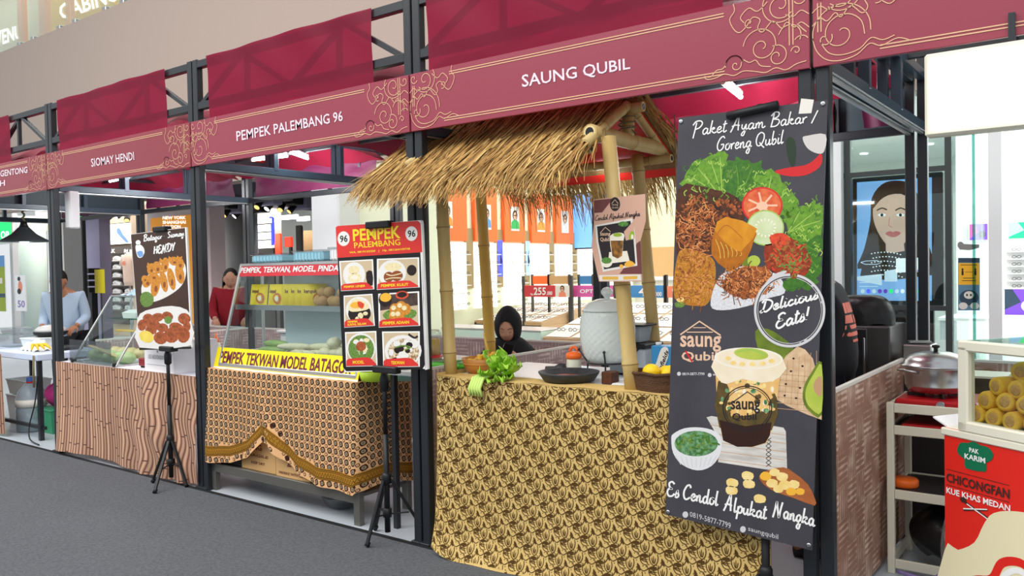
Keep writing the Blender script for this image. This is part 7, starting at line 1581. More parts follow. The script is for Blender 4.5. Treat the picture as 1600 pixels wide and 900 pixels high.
def disp_table(px0,px1,label,y=6.9,zf=.8):
    x0=at(px0,520,y=y).x; x1=at(px1,520,y=y).x; zr=at((px0+px1)/2,471,y=y+1.3).z
    o=thing('display_table',label,'display table',((x0+x1)/2,y+.6,0))
    MB('tan_wood').box(x0,x1,y,y+1.3,.04,zf-.05,.004).build('body',o)
    MB('tan_wood').prism([(x0,y,zf-.05),(x0,y+1.3,zf-.05),(x0,y+1.3,zr-.01),(x0,y,zf-.01)],(x1-x0,0,0)).build('sloping_top',o)
    b=MB('off_white'); n=5; W_=(x1-x0)/n
    F=FR((x0,y,zf-.008),(1,0,0),(0,1.3,zr-zf)); LL=math.hypot(1.3,zr-zf)
    for i in range(n):
        for j in range(3): b=MB('off_white').rect(F,W_*i+.015,LL/3*j+.02,W_*(i+1)-.015,LL/3*(j+1)-.02,.004); b.build('tray',o)
    MB('alu_dark').box(x0-.0,x0+.03,y-.008,y,.04,zf-.03).box(x0,x1,y-.008,y,zf-.075,zf-.05).build('trim',o)
    for i in range(n):
        for j in range(3):
            for q in range(2):
                p=F(W_*(i+.28+.44*q),LL/3*(j+.5),.02); put_g(p,0,'tiny pair of eyeglasses laid out on a sloping display table in the optical shop','eyeglasses on the display tables')
disp_table(742,846,'tan display table with a sloping white top of eyeglasses, left of the glass jar',8.3,.84)
disp_table(848,1075,'tan display table with a sloping white top of eyeglasses, behind the glass jar')
def price(px0,px1,py0,py1,m_,label,txt,q,y=8.4,por=False):
    x0,x1,z0,z1=ext(px0,py0,px1,py1,y); o=thing('price_sign',label,'price sign',((x0+x1)/2,y,z0))
    MB(m_).box(x0,x1,y,y+.02,z0,z1,.002).build('panel',o); G=PP((0,y-.002,0),(0,-1,0)); b=MB('white')
    for t,qq,bo_ in txt: b.text(G,t,qq,.004,bo_)
    if por:
        xa,xb,_,_=ext(868,py0,890,py1,y); F=FR((xa,y-.003,z0),(1,0,0),(0,0,1)); b.m('off_white').rect(F,0,0,xb-xa,z1-z0,.001); bust(b,F,(xb-xa)/2,(z1-z0)*.5,(z1-z0)*.9,'price_salmon',.002)
    b.build('print',o)
    b=MB('alu_dark')
    for x in (x0-.02,x1+.02): b=MB('alu_dark').box(x-.015,x+.015,y,y+.03,.0,z1+.12); b.build('stand',o)
price(819,890,446,464,'price_red','red price sign reading 255.000 with a small portrait on the optical shop stand',[('255',[(834,449),(853,449),(853,461),(834,461)],.05),('.000',[(854,455),(863,455),(863,461),(854,461)],.03),('Rp',[(829,458),(833,458),(833,462),(829,462)],.02)],None,8.3,True)
price(893,958,446,464,'price_pink','pink shop sign partly hidden by the glass jar','x' and [('OPTIK RAJ',[(906,452),(956,452),(956,460),(906,460)],.04)],None)
price(975,1038,446,465,'price_blue','blue price sign partly hidden by the bamboo poles',[('49',[(998,448),(1021,448),(1021,463),(998,463)],.05),('0.000',[(1018,456),(1034,456),(1034,463),(1018,463)],.03)],None)
price(1041,1075,447,465,'price_salmon','salmon price sign beside the large banner',[('9',[(1050,450),(1060,450),(1060,462),(1050,462)],.03)],None)
for px0,px1,m_,lab in ((832,856,'orange_panel','orange framed picture above the red price sign'),(858,888,'tan_wall','brown framed picture above the red price sign'),(905,925,'price_blue','blue framed picture above the pink shop sign')):
    x0,x1,z0,z1=ext(px0,431,px1,444,8.9); o=thing('picture',lab,'picture',((x0+x1)/2,8.9,z0)); MB(m_).box(x0,x1,8.9,8.92,z0,z1).build('print',o); MB('alu_dark').box(x0-.02,x0,8.89,8.93,.0,z1+.02).build('stand',o); MB('alu_dark').box(x1,x1+.02,8.89,8.93,.0,z1+.02).build('stand',o)
def screen(px0,py0,px1,py1,y,m_,label,nm='wall_screen'):
    x0,x1,z0,z1=ext(px0,py0,px1,py1,y); o=thing(nm,label,'screen',((x0+x1)/2,y,z0))
    MB('black_plastic').box(x0,x1,y,y+.05,z0,z1,.006).build('bezel',o); MB(m_).box(x0+.02,x1-.02,y-.003,y,z0+.02,z1-.02).build('display',o); return o,x0,x1,z0,z1
screen(879,300,952,389,11.0,'screen_blue','plain blue wall screen behind the small pink poster')
x0,x1,z0,z1=ext(952,383,1300,431,13.0); struct(MB('tan_wall').box(x0,x1,13,13.1,z0,z1).build('wall_inner')); struct(MB('cream_wall').box(x0,x1,13.02,13.12,z1,3.35).build('wall_inner_upper')); struct(MB('white_gloss').box(x0,x1,12.9,13.0,z0-.06,z0).build('trim_1')); struct(MB('off_white').box(x0,x1,13.02,13.1,0,z0-.06).build('wall_inner_lower'))
b=MB('glow_soft'); 
x0,x1,z0,z1=ext(953,392,1000,431,12.0)
o=thing('lit_poster','lit white poster panel under the blue wall screen','poster',((x0+x1)/2,12,z0)); MB('glow_soft').box(x0-1.3,x1,12,12.04,z0,z1).build('panel',o)

# ------------------------------------------------------------------ right hand eyewear shop
mat('mullion',(60,66,66),.4); mat('hair_brown',(70,48,42),.5); mat('ad_skin',(238,196,180),.5,emit=.35); mat('ad_hair',(58,40,38),.5,emit=.12); mat('ad_black',(32,34,42),.5,emit=.1); mat('ad_lip',(216,110,110),.5,emit=.3); mat('ad_blue',(128,176,232),.4,emit=.75); mat('ad_pale',(206,226,246),.4,emit=.7); mat('ad_violet',(110,70,210),.4,emit=.6); mat('ad_white',(240,244,250),.4,emit=.8); mat('poster_yellow',(240,178,40),.5); mat('poster_blue',(96,134,160),.5); mat('poster_navy',(52,72,90),.5)
yG=6.62
def mull(px,wd,m_='mullion',z1=2.75,y=yG): x=at(px,380,y=y).x; return (x-wd,x+wd,y,y+.06,0,z1)
wn=struct(MB('glass').box(at(1305,380,y=yG).x,at(1512,380,y=yG).x,yG+.025,yG+.032,.05,2.74).build('window_1'))
b=MB('mullion'); 
for px in (1325,1482): b=MB('mullion').box(*mull(px,.022)); b.build('mullion',wn)
for py in (268,481): 
    z=at(1400,py,y=yG).z; b=MB('mullion').box(at(1305,380,y=yG).x,at(1484,380,y=yG).x,yG+.004,yG+.05,z-.018,z+.018); b.build('transom',wn)
MB('mullion').box(at(1305,380,y=yG).x,at(1512,380,y=yG).x,yG,yG+.06,0,.06).build('sill',wn)
dr=struct(MB('glass').box(at(1524,380,y=yG).x-.012,at(1524,380,y=yG).x,yG-.02,yG+.5,.02,2.74).build('door_1')); MB('glass_teal').box(at(1524,380,y=yG).x-.014,at(1524,380,y=yG).x+.004,yG-.04,yG-.02,.02,2.74).build('door_edge',dr)
struct(MB('white_gloss').box(at(1545,380,y=yG).x,at(1566,380,y=yG).x,yG-.02,yG+.12,0,2.75).build('column.001'))
struct(MB('shop_floor').box(-1.9,6,yG+.1,16,-.0,.006).build('floor.002'))
# standing advertising screen
x0,x1,z0,z1=ext(1331,273,1473,478,6.78)
ad=thing('advertising_screen','tall advertising screen showing a dark haired woman in a black dotted top','screen',((x0+x1)/2,6.8,0))
MB('black_plastic').box(x0,x1,6.80,6.88,z0,z1,.008).build('bezel',ad); MB('black_plastic').box((x0+x1)/2-.25,(x0+x1)/2+.25,6.82,6.87,.03,z0).build('stand',ad); MB('black_plastic').box((x0+x1)/2-.3,(x0+x1)/2+.3,6.76,6.98,.0,.03,.006).build('foot',ad)
G=PP((0,6.797,0),(0,-1,0)); b=MB('ad_blue').shape(G,[(1339,285),(1456,277),(1456,470),(1339,470)],.001)
b.m('ad_hair').shape(G,[(1360,345),(1362,310),(1378,288),(1400,282),(1424,288),(1436,312),(1438,345),(1450,380),(1456,410),(1420,420),(1380,412),(1340,420),(1350,390)],.002,3)
b.m('ad_skin').shape(G,[(1364,325),(1370,306),(1388,298),(1412,300),(1424,318),(1424,350),(1416,376),(1402,390),(1390,387),(1376,370),(1366,348)],.003,3); b.shape(G,[(1384,378),(1412,378),(1414,396),(1384,394)],.0028)
b.m('ad_hair').shape(G,[(1362,328),(1366,304),(1384,290),(1408,290),(1428,304),(1432,328),(1422,312),(1408,303),(1388,305),(1374,314)],.0036,2)
for cx in (1378,1407): b.m('ad_white').disc(G,cx,336,6,2.4,.0036); b.m('ad_black').disc(G,cx,336,2.4,2.4,.004); b.m('ad_hair').stroke(G,[(cx-8,329),(cx,325),(cx+8,328)],2,.004,2)
b.m('ad_lip').shape(G,[(1383,365),(1391,361),(1395,363),(1400,361),(1408,364),(1400,370),(1391,370)],.0036,2); b.m('ad_lip').stroke(G,[(1390,340),(1389,352),(1394,355)],.9,.0036,2)
b.m('ad_black').shape(G,[(1344,432),(1350,400),(1372,388),(1392,396),(1414,392),(1440,396),(1456,410),(1456,430),(1400,440)],.0038,1)
random.seed(3)
b.m('ad_white')
for i in range(10):
    for j in range(6): b.disc(G,1362+i*5+(j%2)*2.5,394+j*7+(i-4)**2*.15,1.3,1.0,.0046,6)
b.m('ad_pale').shape(G,[(1339,432),(1378,428),(1378,446),(1339,438)],.0044); b.shape(G,[(1382,424),(1402,420),(1402,440),(1382,440)],.005); b.m('ad_white').shape(G,[(1400,404),(1452,402),(1452,424),(1400,426)],.005); b.m('ad_violet').shape(G,[(1432,424),(1452,402),(1452,424)],.0056)
b.m('ad_blue').shape(G,[(1339,434),(1376,440),(1456,430),(1456,470),(1339,470)],.0042)
cols=['ad_pale','glow_blue','ad_pale','ad_violet','ad_violet','glow_green','ad_pale','ad_white','glow_blue','ad_violet','glow_green','glow_blue']
for k in range(12): b.m(cols[k]).disc(G,1348+k*8.9,455,3.2,3.4,.0056,12)
b.m('ad_pale').stroke(G,[(1345,410),(1352,408),(1370,407),(1378,410),(1370,413),(1352,413),(1345,410)],1,.0056,0); b.rect(G,1343,441,1365,442.2,.0056); b.rect(G,1343,447,1372,448,.0056)
b.build('display',ad)
MB('glow_white').box(x0-.03,x0-.012,6.82,6.86,.3,z1).build('edge_light',ad); MB('glow_white').box(x1+.012,x1+.03,6.82,6.86,.3,z1).build('edge_light',ad)
# distance notice on the glass door, door handle plate, interior shelf with sunglasses
G=PP((0,6.6,0),(0,-1,0)); o=thing('door_notice','yellow and blue distancing notice stuck on the glass beside the shop door','notice',G(1514,485))
b=MB('poster_blue').shape(G,[(1497,403),(1531,403),(1531,485),(1497,485)],.001); b.build('sheet',o)
b=MB('poster_navy').rect(G,1497,403,1531,410,.0016); b.m('poster_yellow').rect(G,1498,411,1530,445,.0016); b.m('ink_dark')
for x in (1504,1524): b.disc(G,x,421,1.6,2,.0022,10); b.rect(G,x-1.6,423,x+1.6,430,.0022)
b.stroke(G,[(1508,425),(1520,425)],.7,.0022,0); b.rect(G,1501,413.5,1527,414.5,.0022); b.rect(G,1505,434,1523,435,.0022); b.rect(G,1503,438,1525,439,.0022)
b.m('poster_navy').disc(G,1514,465,15,12,.0016); b.m('off_white').disc(G,1514,461,8,6,.0022); b.disc(G,1505,478,7,5.5,.0022); b.disc(G,1523,478,7,5.5,.0022); b.m('ink_dark').disc(G,1511,461,1.5,2,.0028,8); b.disc(G,1517,461,1.5,2,.0028,8); b.m('poster_blue').rect(G,1499,447,1529,451,.002); b.build('print',o)
o=thing('door_plate','grey push plate on the glass above the yellow notice','door handle',G(1512,385)); b=MB('brushed_steel').prism([G(1499,381),G(1530,382),G(1530,387),G(1516,391),G(1499,390)],(0,.01,0)); b.m('brushed_steel').disc(G,1501,383,5,5.5,.004); b.build('plate',o)
def wall_poster(px0,py0,px1,py1,y,ms,label):
    x0,x1,z0,z1=ext(px0,py0,px1,py1,y); o=thing('wall_poster',label,'poster',((x0+x1)/2,y,z0)); F=FR((x0,y-.002,z0),(1,0,0),(0,0,1)); W_,H_=x1-x0,z1-z0
    MB('off_white').box(x0-.01,x1+.01,y,y+.02,z0-.01,z1+.01).build('frame',o); b=MB(ms[0]).rect(F,0,0,W_,H_,.001); b.m(ms[1]).shape(F,[(0,H_*.1),(W_*.5,H_*.5),(W_*.3,H_),(0,H_)],.002); b.m(ms[2]).disc(F,W_*.7,H_*.35,W_*.2,H_*.25,.003); b.build('print',o)
wall_poster(1515,350,1543,375,13,('ad_violet','price_pink','poster_navy'),'purple and pink poster on the white wall behind the door plate')
wall_poster(1576,347,1625,372,12,('glow_green','screen_pale','white'),'teal poster on the white wall at the right edge')
wall_poster(1562,452,1630,492,9.5,('ad_violet','poster_navy','ad_pale'),'violet display card standing low at the right edge')
struct(MB('white_wall').box(-1.9,6,13.05,13.2,0,3.35).build('wall_rear_right'))
sh=thing('sunglasses_shelf','white wall rack of coloured sunglasses at the right edge','shelf',(-.2,11.9,.8))
x0,x1,z0,z1=ext(1572,382,1660,462,12.0); MB('white_gloss').box(x0,x1,12.0,12.05,z0,z1).build('backboard',sh)
for r in range(7): MB('white_gloss').box(x0,x1,11.9,12.0,z0+(z1-z0)*r/7,z0+(z1-z0)*r/7+.012).build('shelf',sh)
for r in range(7):
    for q in range(4): put_g((x0+.12+q*.22,11.93,z0+(z1-z0)*r/7+.035),0,'small pair of sunglasses on the white wall rack at the right edge','sunglasses on the right rack')
for px in range(5): 
    x0,x1,z0,z1=ext(1500+px*1,395,1506,470,12.6)
tb=thing('white_shop_table','white shop table with grey legs inside the eyewear shop','table',(at(1520,500,y=9).x,9,0)); q=at(1525,495,y=9.0)
MB('white_gloss').box(q.x-.3,q.x+.9,8.8,9.4,q.z-.03,q.z,.004).build('top',tb)
for x in (q.x-.26,q.x+.86):
    for y in (8.85,9.35): MB('cooker_grey').box(x-.025,x+.025,y-.025,y+.025,.006,q.z-.03).build('leg',tb)
chx,chy=at(1495,520,y=7.9).x,7.9
ch=thing('white_chair','white chair with thin steel legs behind the shop window','chair',(chx,chy,.006))
def cbk(u,v): return (chx-.18+.36*u,chy-.12+.05*v*v,.46+.36*v)
MB('white_gloss').grid(cbk,8,8).grid(lambda u,v:(chx-.2+.4*u,chy-.14+.36*v,.46+.015*math.sin(PI*v)),6,6).build('shell',ch)
for i in (-1,1):
    for j in (-1,1): MB('steel').tube([(chx+i*.12,chy+.04+j*.1,.46),(chx+i*.2,chy+.04+j*.2,.006)],.008,8).build('leg',ch)
# ceiling spot lights of the shop: rows of small lit discs
k=0
for (px,py) in ((1452,225),(1466,235),(1480,246),(1493,258),(1500,265),(1572,222),(1590,262),(1325,232),(1350,240)):
    q=at(px,py,z=3.34); 
    if q.y>15 or q.y<6.9: q=V((q.x,min(max(q.y,7.2),12.5),3.34))
    o=MB('glow_white').lathe([(.0,0),(.06,0),(.07,.01)],q-V((0,0,.012)),16).build('ceiling_spot'); tag(o,'small round recessed ceiling spot light in the eyewear shop','ceiling light','ceiling spots of the eyewear shop')

# ------------------------------------------------------------------ shoe shop, orange poster and passage at the far left
mat('shoe_white',(240,240,242),.5); mat('shelf_grey',(120,112,108),.6); mat('peach_wall',(240,214,186),.7); mat('band_dark',(96,88,84),.5); mat('teal_column',(196,214,206),.35); mat('grey_column',(190,192,196),.6); mat('pink_column',(232,208,210),.6); mat('neon_red',(240,70,40),.5,emit=1.0)
ys=10.5
x0,x1,z0,z1=ext(131,320,232,560,ys); struct(MB('peach_wall').box(x0,x1,ys+.15,ys+.3,0,3.35).build('wall_shoe_shop'))
x0,x1,_,_=ext(100,400,156,400,7.2); struct(MB('lavender_wall').box(x0,x1,7.2,7.4,0,2.98).build('wall_lavender'))
struct(MB('off_white').box(-27,x0-.1,12.0,12.2,0,3.4).build('wall_far_left'))
o,x0,x1,z0,z1=screen(153,349,206,383,ys,'glow_white','lit white shoe advertisement on the shoe shop wall','shoe_advertisement'); G=PP((0,ys-.008,0),(0,-1,0))
b=MB('sky_stripe').shape(G,[(184,356),(188,358),(192,366),(198,373),(201,379),(197,379),(188,370),(182,362)],.002,2); b.m('grey_ink').disc(G,162,356,3,3,.002,10); b.disc(G,168,355,2,3,.002,10); b.stroke(G,[(156,371),(162,374),(168,376)],1.2,.002,0); b.build('print',o)
sh=thing('shoe_wall','grey shelf wall of white shoes under a dark band lettered WALK','shelf',(at(170,470,y=ys).x,ys,.3))
x0,x1,z0,z1=ext(136,386,212,470,ys); MB('shelf_grey').box(x0,x1,ys+.06,ys+.12,.3,z1).build('backboard',sh); bd=MB('band_dark').box(x0,x1,ys+.0,ys+.06,at(170,397,y=ys).z,z1).build('name_band',sh)
G=PP((0,ys-.004,0),(0,-1,0)); b=MB('letter_white').text(G,'WALK',[(157,389),(180,389),(180,395),(157,395)],.003,.05); b.text(G,'K',[(138,389),(144,389),(144,395),(138,395)],.003,.05); b.text(G,'RUN',[(194,389.5),(210,390),(210,396),(194,395)],.003,.05); b.build('lettering',bd)
sb=MB('shoe_white'); sb.tube([V(p) for p in cat([(-.13,0,.04),(-.09,0,.055),(-.03,0,.062),(.04,0,.05),(.10,0,.036),(.14,0,.022)],3)],[.03,.038,.04,.041,.042,.042,.042,.042,.042,.042,.042,.042,.042,.040,.036,.022][:16],10,flat=.9); sb.box(-.14,.15,-.042,.042,0,.02,.008); sb.m('grey_ink'); sb.box(-.05,.0,-.045,.045,.05,.055)
s0=sb.build('shoe'); tag(s0,'white sports shoe on the grey shelf wall of the shoe shop','shoe','white shoes on the shelf wall'); s0.scale=(1.35,1.2,1.3); sfirst=True
zoff=s0.location.z
for r in range(7):
    z=at(165,409+12.3*r,y=ys).z
    MB('shelf_grey').box(x0,x1,ys-.14,ys+.06,z-.02,z-.004).build('shelf',sh)
    for q in range(4):
        p=at(146+19*q,409+12.3*r,y=ys-.04); loc=(p.x,ys-.04,z+zoff*1.3)
        if sfirst: s0.location=loc; sfirst=False
        else: oo=s0.copy(); C.objects.link(oo); oo.location=loc
# T-shirt mannequin, speaker stack, yellow card
q=at(203,440,y=9.6); o=thing('shirt_mannequin','pale beige T-shirt with a pink print on a torso mannequin in the shoe shop','mannequin',(q.x,9.6,0)); zt_=at(203,396,y=9.6).z; zb_=at(203,446,y=9.6).z
mat('beige_cloth',(232,206,190),.8)
MB('beige_cloth').lathe([(.17,0),(.19,.1),(.2,(zt_-zb_)*.6),(.21,(zt_-zb_)*.85),(.12,(zt_-zb_)),(.06,(zt_-zb_)+.01)],(q.x,9.6,zb_),20,sq=.6).tube([(q.x-.18,9.6,zt_-.06),(q.x-.30,9.6,zt_-.26)],[.08,.075],12).tube([(q.x+.18,9.6,zt_-.06),(q.x+.30,9.6,zt_-.26)],[.08,.075],12).build('shirt',o); MB('steel').cyl((q.x,9.6,0.02),(q.x,9.6,zb_+.02),.02).build('pole',o); MB('steel').lathe([(.18,0),(.18,.02)],(q.x,9.6,0),20).build('base',o); b=MB('price_salmon').disc(FR((q.x,9.6-.125,zt_-.22),(1,0,0),(0,0,1)),0,0,.07,.05,.004); b.build('print',o)
q=at(140,440,y=6.9)
o=thing('black_rack','black stacked speaker rack beside the lavender wall','rack',(q.x,6.9,0))
for k in range(4): z=at(140,457-10*k,y=6.9).z; MB('black_plastic').box(q.x-.1,q.x+.09,6.85,7.05,z,z+.085,.01).build('speaker',o)
MB('black_plastic').box(q.x-.09,q.x+.06,6.9,7.0,.0,at(140,457,y=6.9).z).build('stand',o)
xbx=ext(148,421,163,458,6.8); o=thing('yellow_card','plain yellow notice card standing beside the black speaker rack','notice',((xbx[0]+xbx[1])/2,6.8,0)); MB('yellow_film').box(xbx[0],xbx[1],6.8,6.81,xbx[2],xbx[3]).build('card',o); MB('alu_dark').box((xbx[0]+xbx[1])/2-.01,(xbx[0]+xbx[1])/2+.01,6.812,6.83,0,xbx[3]-.02).build('stand',o)
# track spot lights
for k,(px,py,lit) in enumerate(((172,338,0),(186,336,1),(199,340,0))):
    q=at(px,py,y=9.4); o=thing('track_spot',['black track spot light pointing left in the shoe shop','lit track spot light in the middle of the shoe shop ceiling','black track spot light pointing right in the shoe shop'][k],'spot light',q)
    d=V((-.5,-.5,-.6)) if k==0 else (V((0,-.8,-.6)) if k==1 else V((.5,-.4,-.7))); d.normalize()
    MB('black_plastic').tube([q-d*.1,q+d*.06,q+d*.09],[.06,.065,.06],14).build('lamp_body',o); MB('black_plastic').cyl(q-d*.05,V(((q-d*.05).x,(q-d*.05).y,3.352)),.012).build('stem',o)
    MB('lamp_white' if lit else 'glow_warm').lathe([(0,0),(.05,0),(.045,.004)],q+d*.092,14,axis=d.to_track_quat('Z','Y').to_matrix()).build('lens',o)
q0=at(165,325,y=9.4); q1=at(206,325,y=9.4); tag(MB('black_plastic').box(q0.x,q1.x,9.37,9.43,q0.z+.02,q0.z+.06).build('light_track'),'black ceiling light track in the shoe shop','light track')
# dark wall screen with a green reflection put in as a glowing strip
xa,xb,za,zb2=ext(100,325,130,483,6.5); o=thing('wall_screen','dark glossy wall screen with a green lit strip beside the black post','screen',((xa+xb)/2,6.5,za)); mat('dark_glass',(74,70,66),.12,spec=.6)
MB('black_plastic').box(xa,xb,6.5,6.56,za,zb2,.006).build('bezel',o); MB('dark_glass').box(xa+.02,xb-.02,6.495,6.5,za+.02,zb2-.02).build('display',o); xg=ext(118,322,127,343,6.49); MB('glow_green').box(xg[0],xg[1],6.488,6.494,xg[2],xg[3]).build('green_reflection',o); MB('black_plastic').box((xa+xb)/2-.03,(xa+xb)/2+.03,6.52,6.56,.0,za).build('stand',o)
# far left: green sign, pink panel, glass column, posters
xg=ext(-30,347,19,379,8.0); o=thing('green_sign','glowing green sign lettered OP at the left edge','sign',((xg[0]+xg[1])/2,8,xg[2])); MB('white_gloss').box(xg[0],xg[1],8.0,8.06,xg[2]-.05,xg[3]+.25,.01).build('case',o); MB('glow_green').box(xg[0]+.02,xg[1]-.05,7.99,8.0,xg[2],xg[3]).build('panel',o); G=PP((0,7.985,0),(0,-1,0)); MB('letter_white').text(G,'OP',[(1,361),(14,361),(14,373),(1,373)],.003,.03).build('lettering',o)
for px in (-20,5): q=at(px,320,y=8.03); MB('tray_yellow').box(q.x-.04,q.x+.04,8.02,8.05,xg[3]+.25,2.75).build('hanger',o)
xg=ext(-30,326,19,346,9.0); tag(MB('mat' if 0 else 'price_pink').box(xg[0],xg[1],9,9.08,xg[2],xg[3]+.02,.01).build('pink_board'),'pink board hanging behind the green sign','board')
q=at(48,420,y=9.0); tag(MB('teal_column').lathe([(.36,0),(.36,3.0)],(q.x,9.0,0),36).build('glass_column'),'round pale teal column behind the pendant lamp','column')
q=at(18,420,y=8.2); tag(MB('grey_column').box(q.x-.07,q.x+.07,8.2,8.34,0,3.0,.01).build('grey_post'),'slim grey post left of the pale teal column','post')
def stand_poster(px0,py0,px1,py1,y,label,fn):
    x=ext(px0,py0,px1,py1,y); o=thing('stand_poster',label,'poster',((x[0]+x[1])/2,y,0)); MB('white_gloss').box(x[0],x[1],y,y+.02,x[2],x[3]).build('sheet',o); MB('cooker_grey').box((x[0]+x[1])/2-.02,(x[0]+x[1])/2+.02,y+.021,y+.05,0,x[3]-.05).build('stand',o); b=MB('white'); fn(b,FR((x[0],y-.001,x[2]),(1,0,0),(0,0,1)),x[1]-x[0],x[3]-x[2]); b.build('print',o)
def fp1(b,F,W_,H_): b.m('price_salmon').disc(F,W_*.5,H_*.68,W_*.2,H_*.16,.002); b.m('ink_dark').disc(F,W_*.4,H_*.9,W_*.14,H_*.06,.002); b.disc(F,W_*.4,H_*.55,W_*.18,H_*.08,.0025); b.m('mag_ink').textr(F,'50',W_*.2,H_*.3,W_*.9,H_*.1,.002,.04)
stand_poster(24,430,40,486,7.0,'white standing poster with an orange figure and the number 50',fp1)
def fp2(b,F,W_,H_): b.m('leaf_lime').rect(F,0,0,W_,H_*.8,.002); b.m('card_blue').rect(F,0,H_*.8,W_,H_,.002); b.m('off_white').rect(F,W_*.55,H_*.5,W_*.9,H_*.6,.003); b.m('poster_navy').rect(F,W_*.4,H_*.25,W_,H_*.32,.003)
stand_poster(-30,400,8,486,7.2,'lime green and blue standing poster at the left edge',fp2)
xg=ext(58,330,78,362,9.5); o=thing('shop_sign','beige sign with white letters beside the teal column','sign',((xg[0]+xg[1])/2,9.5,0)); MB('off_white').box(xg[0]-.1,xg[1]+.4,9.5,9.56,xg[2],xg[3]+.3).build('panel',o); MB('letter_white').text(PP((0,9.49,0),(0,-1,0)),'VI',[(60,350),(72,349),(72,357),(60,358)],.003,.05).build('lettering',o); MB('alu_dark').box((xg[0]+xg[1])/2-.03,(xg[0]+xg[1])/2+.03,9.52,9.56,0,xg[2]).build('post',o)
# peach pier, orange poster, pink column
xg=ext(206,400,226,400,9.0); struct(MB('peach_wall').box(xg[0],xg[1],9.0,9.3,0,2.98).build('pier'))
xg=ext(237,338,302,420,8.6); o=thing('orange_poster','glowing orange poster listing city names behind the brown menu board','poster',((xg[0]+xg[1])/2,8.6,0)); MB('white_gloss').box(xg[0]-.15,xg[1]+.1,8.6,8.8,0,xg[3]+.12,.01).build('case',o); MB('poster_orange').box(xg[0],xg[1],8.59,8.6,.6,xg[3]).build('panel',o); G=PP((0,8.585,0),(0,-1,0)); b=MB('letter_white')
for k,t in enumerate(('NEW YORK','SHANGHAI','LONDON')): b.text(G,t,[(254,338+7*k),(290-(8 if k==2 else 0),337.5+7*k),(290-(8 if k==2 else 0),342.5+7*k),(254,343+7*k)],.003,.04)
b.build('lettering',o)
xg=ext(300,400,329,400,8.3); struct(MB('pink_column').box(xg[0],xg[1],8.3,8.6,0,2.98).build('pier.001'))
# passage: columns, neon framed window, shop clutter, dark hanging panel
q=at(372,400,y=10.5); tag(MB('grey_column').lathe([(.42,0),(.42,1.35),(.425,1.352),(.425,1.36),(.42,1.362),(.42,2.98)],(q.x,10.5,0),40).build('grey_column'),'thick round grey column in the passage behind the display case','column')
xg=ext(385,338,430,388,11.5); o=thing('neon_window','lit white window framed with blue neon tubes in the passage','window display',((xg[0]+xg[1])/2,11.5,xg[2])); MB('glow_white').box(xg[0]+.12,xg[1]-.12,11.5,11.55,xg[2],xg[3]).build('lit_pane',o)
for k in range(1,4): z=xg[2]+(xg[3]-xg[2])*k/4; MB('alu_dark').box(xg[0]+.1,xg[1]-.1,11.48,11.5,z-.012,z+.012).build('bar',o)
for s,x in ((1,xg[0]),(-1,xg[1])): MB('glow_blue').tube([(x+s*.1,11.45,xg[3]-.05),(x,11.45,xg[3]-.05),(x,11.45,xg[2]+.1),(x+s*.04,11.45,xg[2]+.05),(x+s*.04,11.45,xg[3]-.2)],.03,8).build('neon_tube',o)
MB('alu_dark').box(xg[0]+.1,xg[1]-.1,11.52,11.56,0,xg[2]).build('base',o)
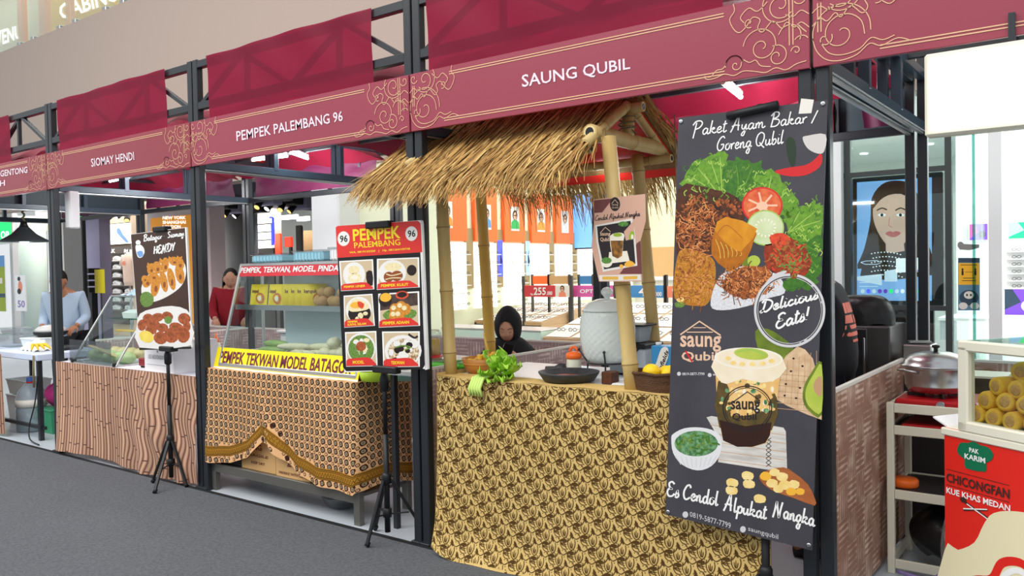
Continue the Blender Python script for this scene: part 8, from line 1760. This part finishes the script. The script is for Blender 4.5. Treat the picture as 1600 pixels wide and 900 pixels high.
for k,(px0,py0,px1,py1,y,m_,lab,nm) in enumerate(((428,365,438,402,11.8,'neon_red','red backlit board right of the blue neon window','red_board'),(444,370,455,386,11.6,'neon_red','small glowing red and orange light in the passage','red_lamp'),(462,352,470,402,11.2,'shelf_grey','grey brown post in the passage','passage_post'),(474,360,492,402,12.5,'tan_wall','tan lit panel deep in the passage','tan_board'),(327,352,345,372,13,'glow_soft','bright window deep at the left of the passage','bright_window'),(327,378,345,420,12.5,'glass_teal','teal glass panel deep at the left of the passage','teal_board'),(474,394,488,400,11,'glow_white','small lit screen low in the passage','lit_screen'))):
    xg=ext(px0,py0,px1,py1,y); o=thing(nm,lab,'panel',((xg[0]+xg[1])/2,y,0)); MB(m_).box(xg[0],xg[1],y,y+.06,xg[2],xg[3],.01).build('panel',o); MB('alu_dark').box((xg[0]+xg[1])/2-.04,(xg[0]+xg[1])/2+.04,y+.061,y+.1,0,xg[3]-.02).build('support',o)
xg=ext(496,306,519,394,7.6); o=thing('hanging_board','dark grey hanging panel beside the white column','panel',((xg[0]+xg[1])/2,7.6,xg[2])); MB('grey_clad').box(xg[0],xg[1]-.04,7.6,7.75,xg[2]+.05,2.98,.01).build('panel',o); MB('black_plastic').box(xg[1]-.04,xg[1],7.58,7.77,xg[2],2.98).build('edge_strip',o); MB('glow_soft').box(xg[0]+.05,xg[1]-.05,7.62,7.73,xg[2]+.02,xg[2]+.05).build('light',o)
random.seed(6)
for k in range(9):
    px=335+k*17; q=at(px,322+4*(k%4),y=9.0+.35*(k%5)); z=2.96; o=thing('ceiling_fitting',['dark ceiling fitting at the left end of the passage ceiling','grey ceiling duct piece second along the passage ceiling','dark ceiling fitting third along the passage ceiling','grey duct piece above the blue neon window','dark ceiling fitting above the first blue tub','grey duct piece above the display case centre','dark ceiling fitting above the second blue tub','grey duct piece left of the dark hanging panel','dark ceiling fitting nearest the dark hanging panel'][k],'ceiling fitting',(q.x,q.y,z))
    MB(['shelf_grey','black_plastic','lavender_wall'][k%3]).box(q.x-.3,q.x+.25,q.y-.1,q.y+.12,z-.16-.05*(k%3),z,.02).build('duct',o); d=V((random.uniform(-.5,.5),-.6,-.6)).normalized(); c_=V((q.x,q.y-.16,z-.2)); MB('black_plastic').tube([c_,c_+d*.16],[.05,.06],12).build('lamp_body',o); MB('lamp_white' if k in (0,3,6) else 'glow_warm').lathe([(0,0),(.05,0),(.045,.004)],c_+d*.162,12,axis=d.to_track_quat('Z','Y').to_matrix()).build('lens',o)
for k,(a,c,py) in enumerate(((362,400,343),(425,462,341),(464,480,342))):
    p=at(a,py,y=12.0); q=at(c,py-1,y=12.0); tag(MB('lamp_white').box(p.x,q.x,12.0,12.08,p.z-.05,p.z+.04).build('strip_light'),['bright strip light left of the blue neon window','bright strip light right of the blue neon window','short bright strip light near the dark hanging panel'][k],'light')
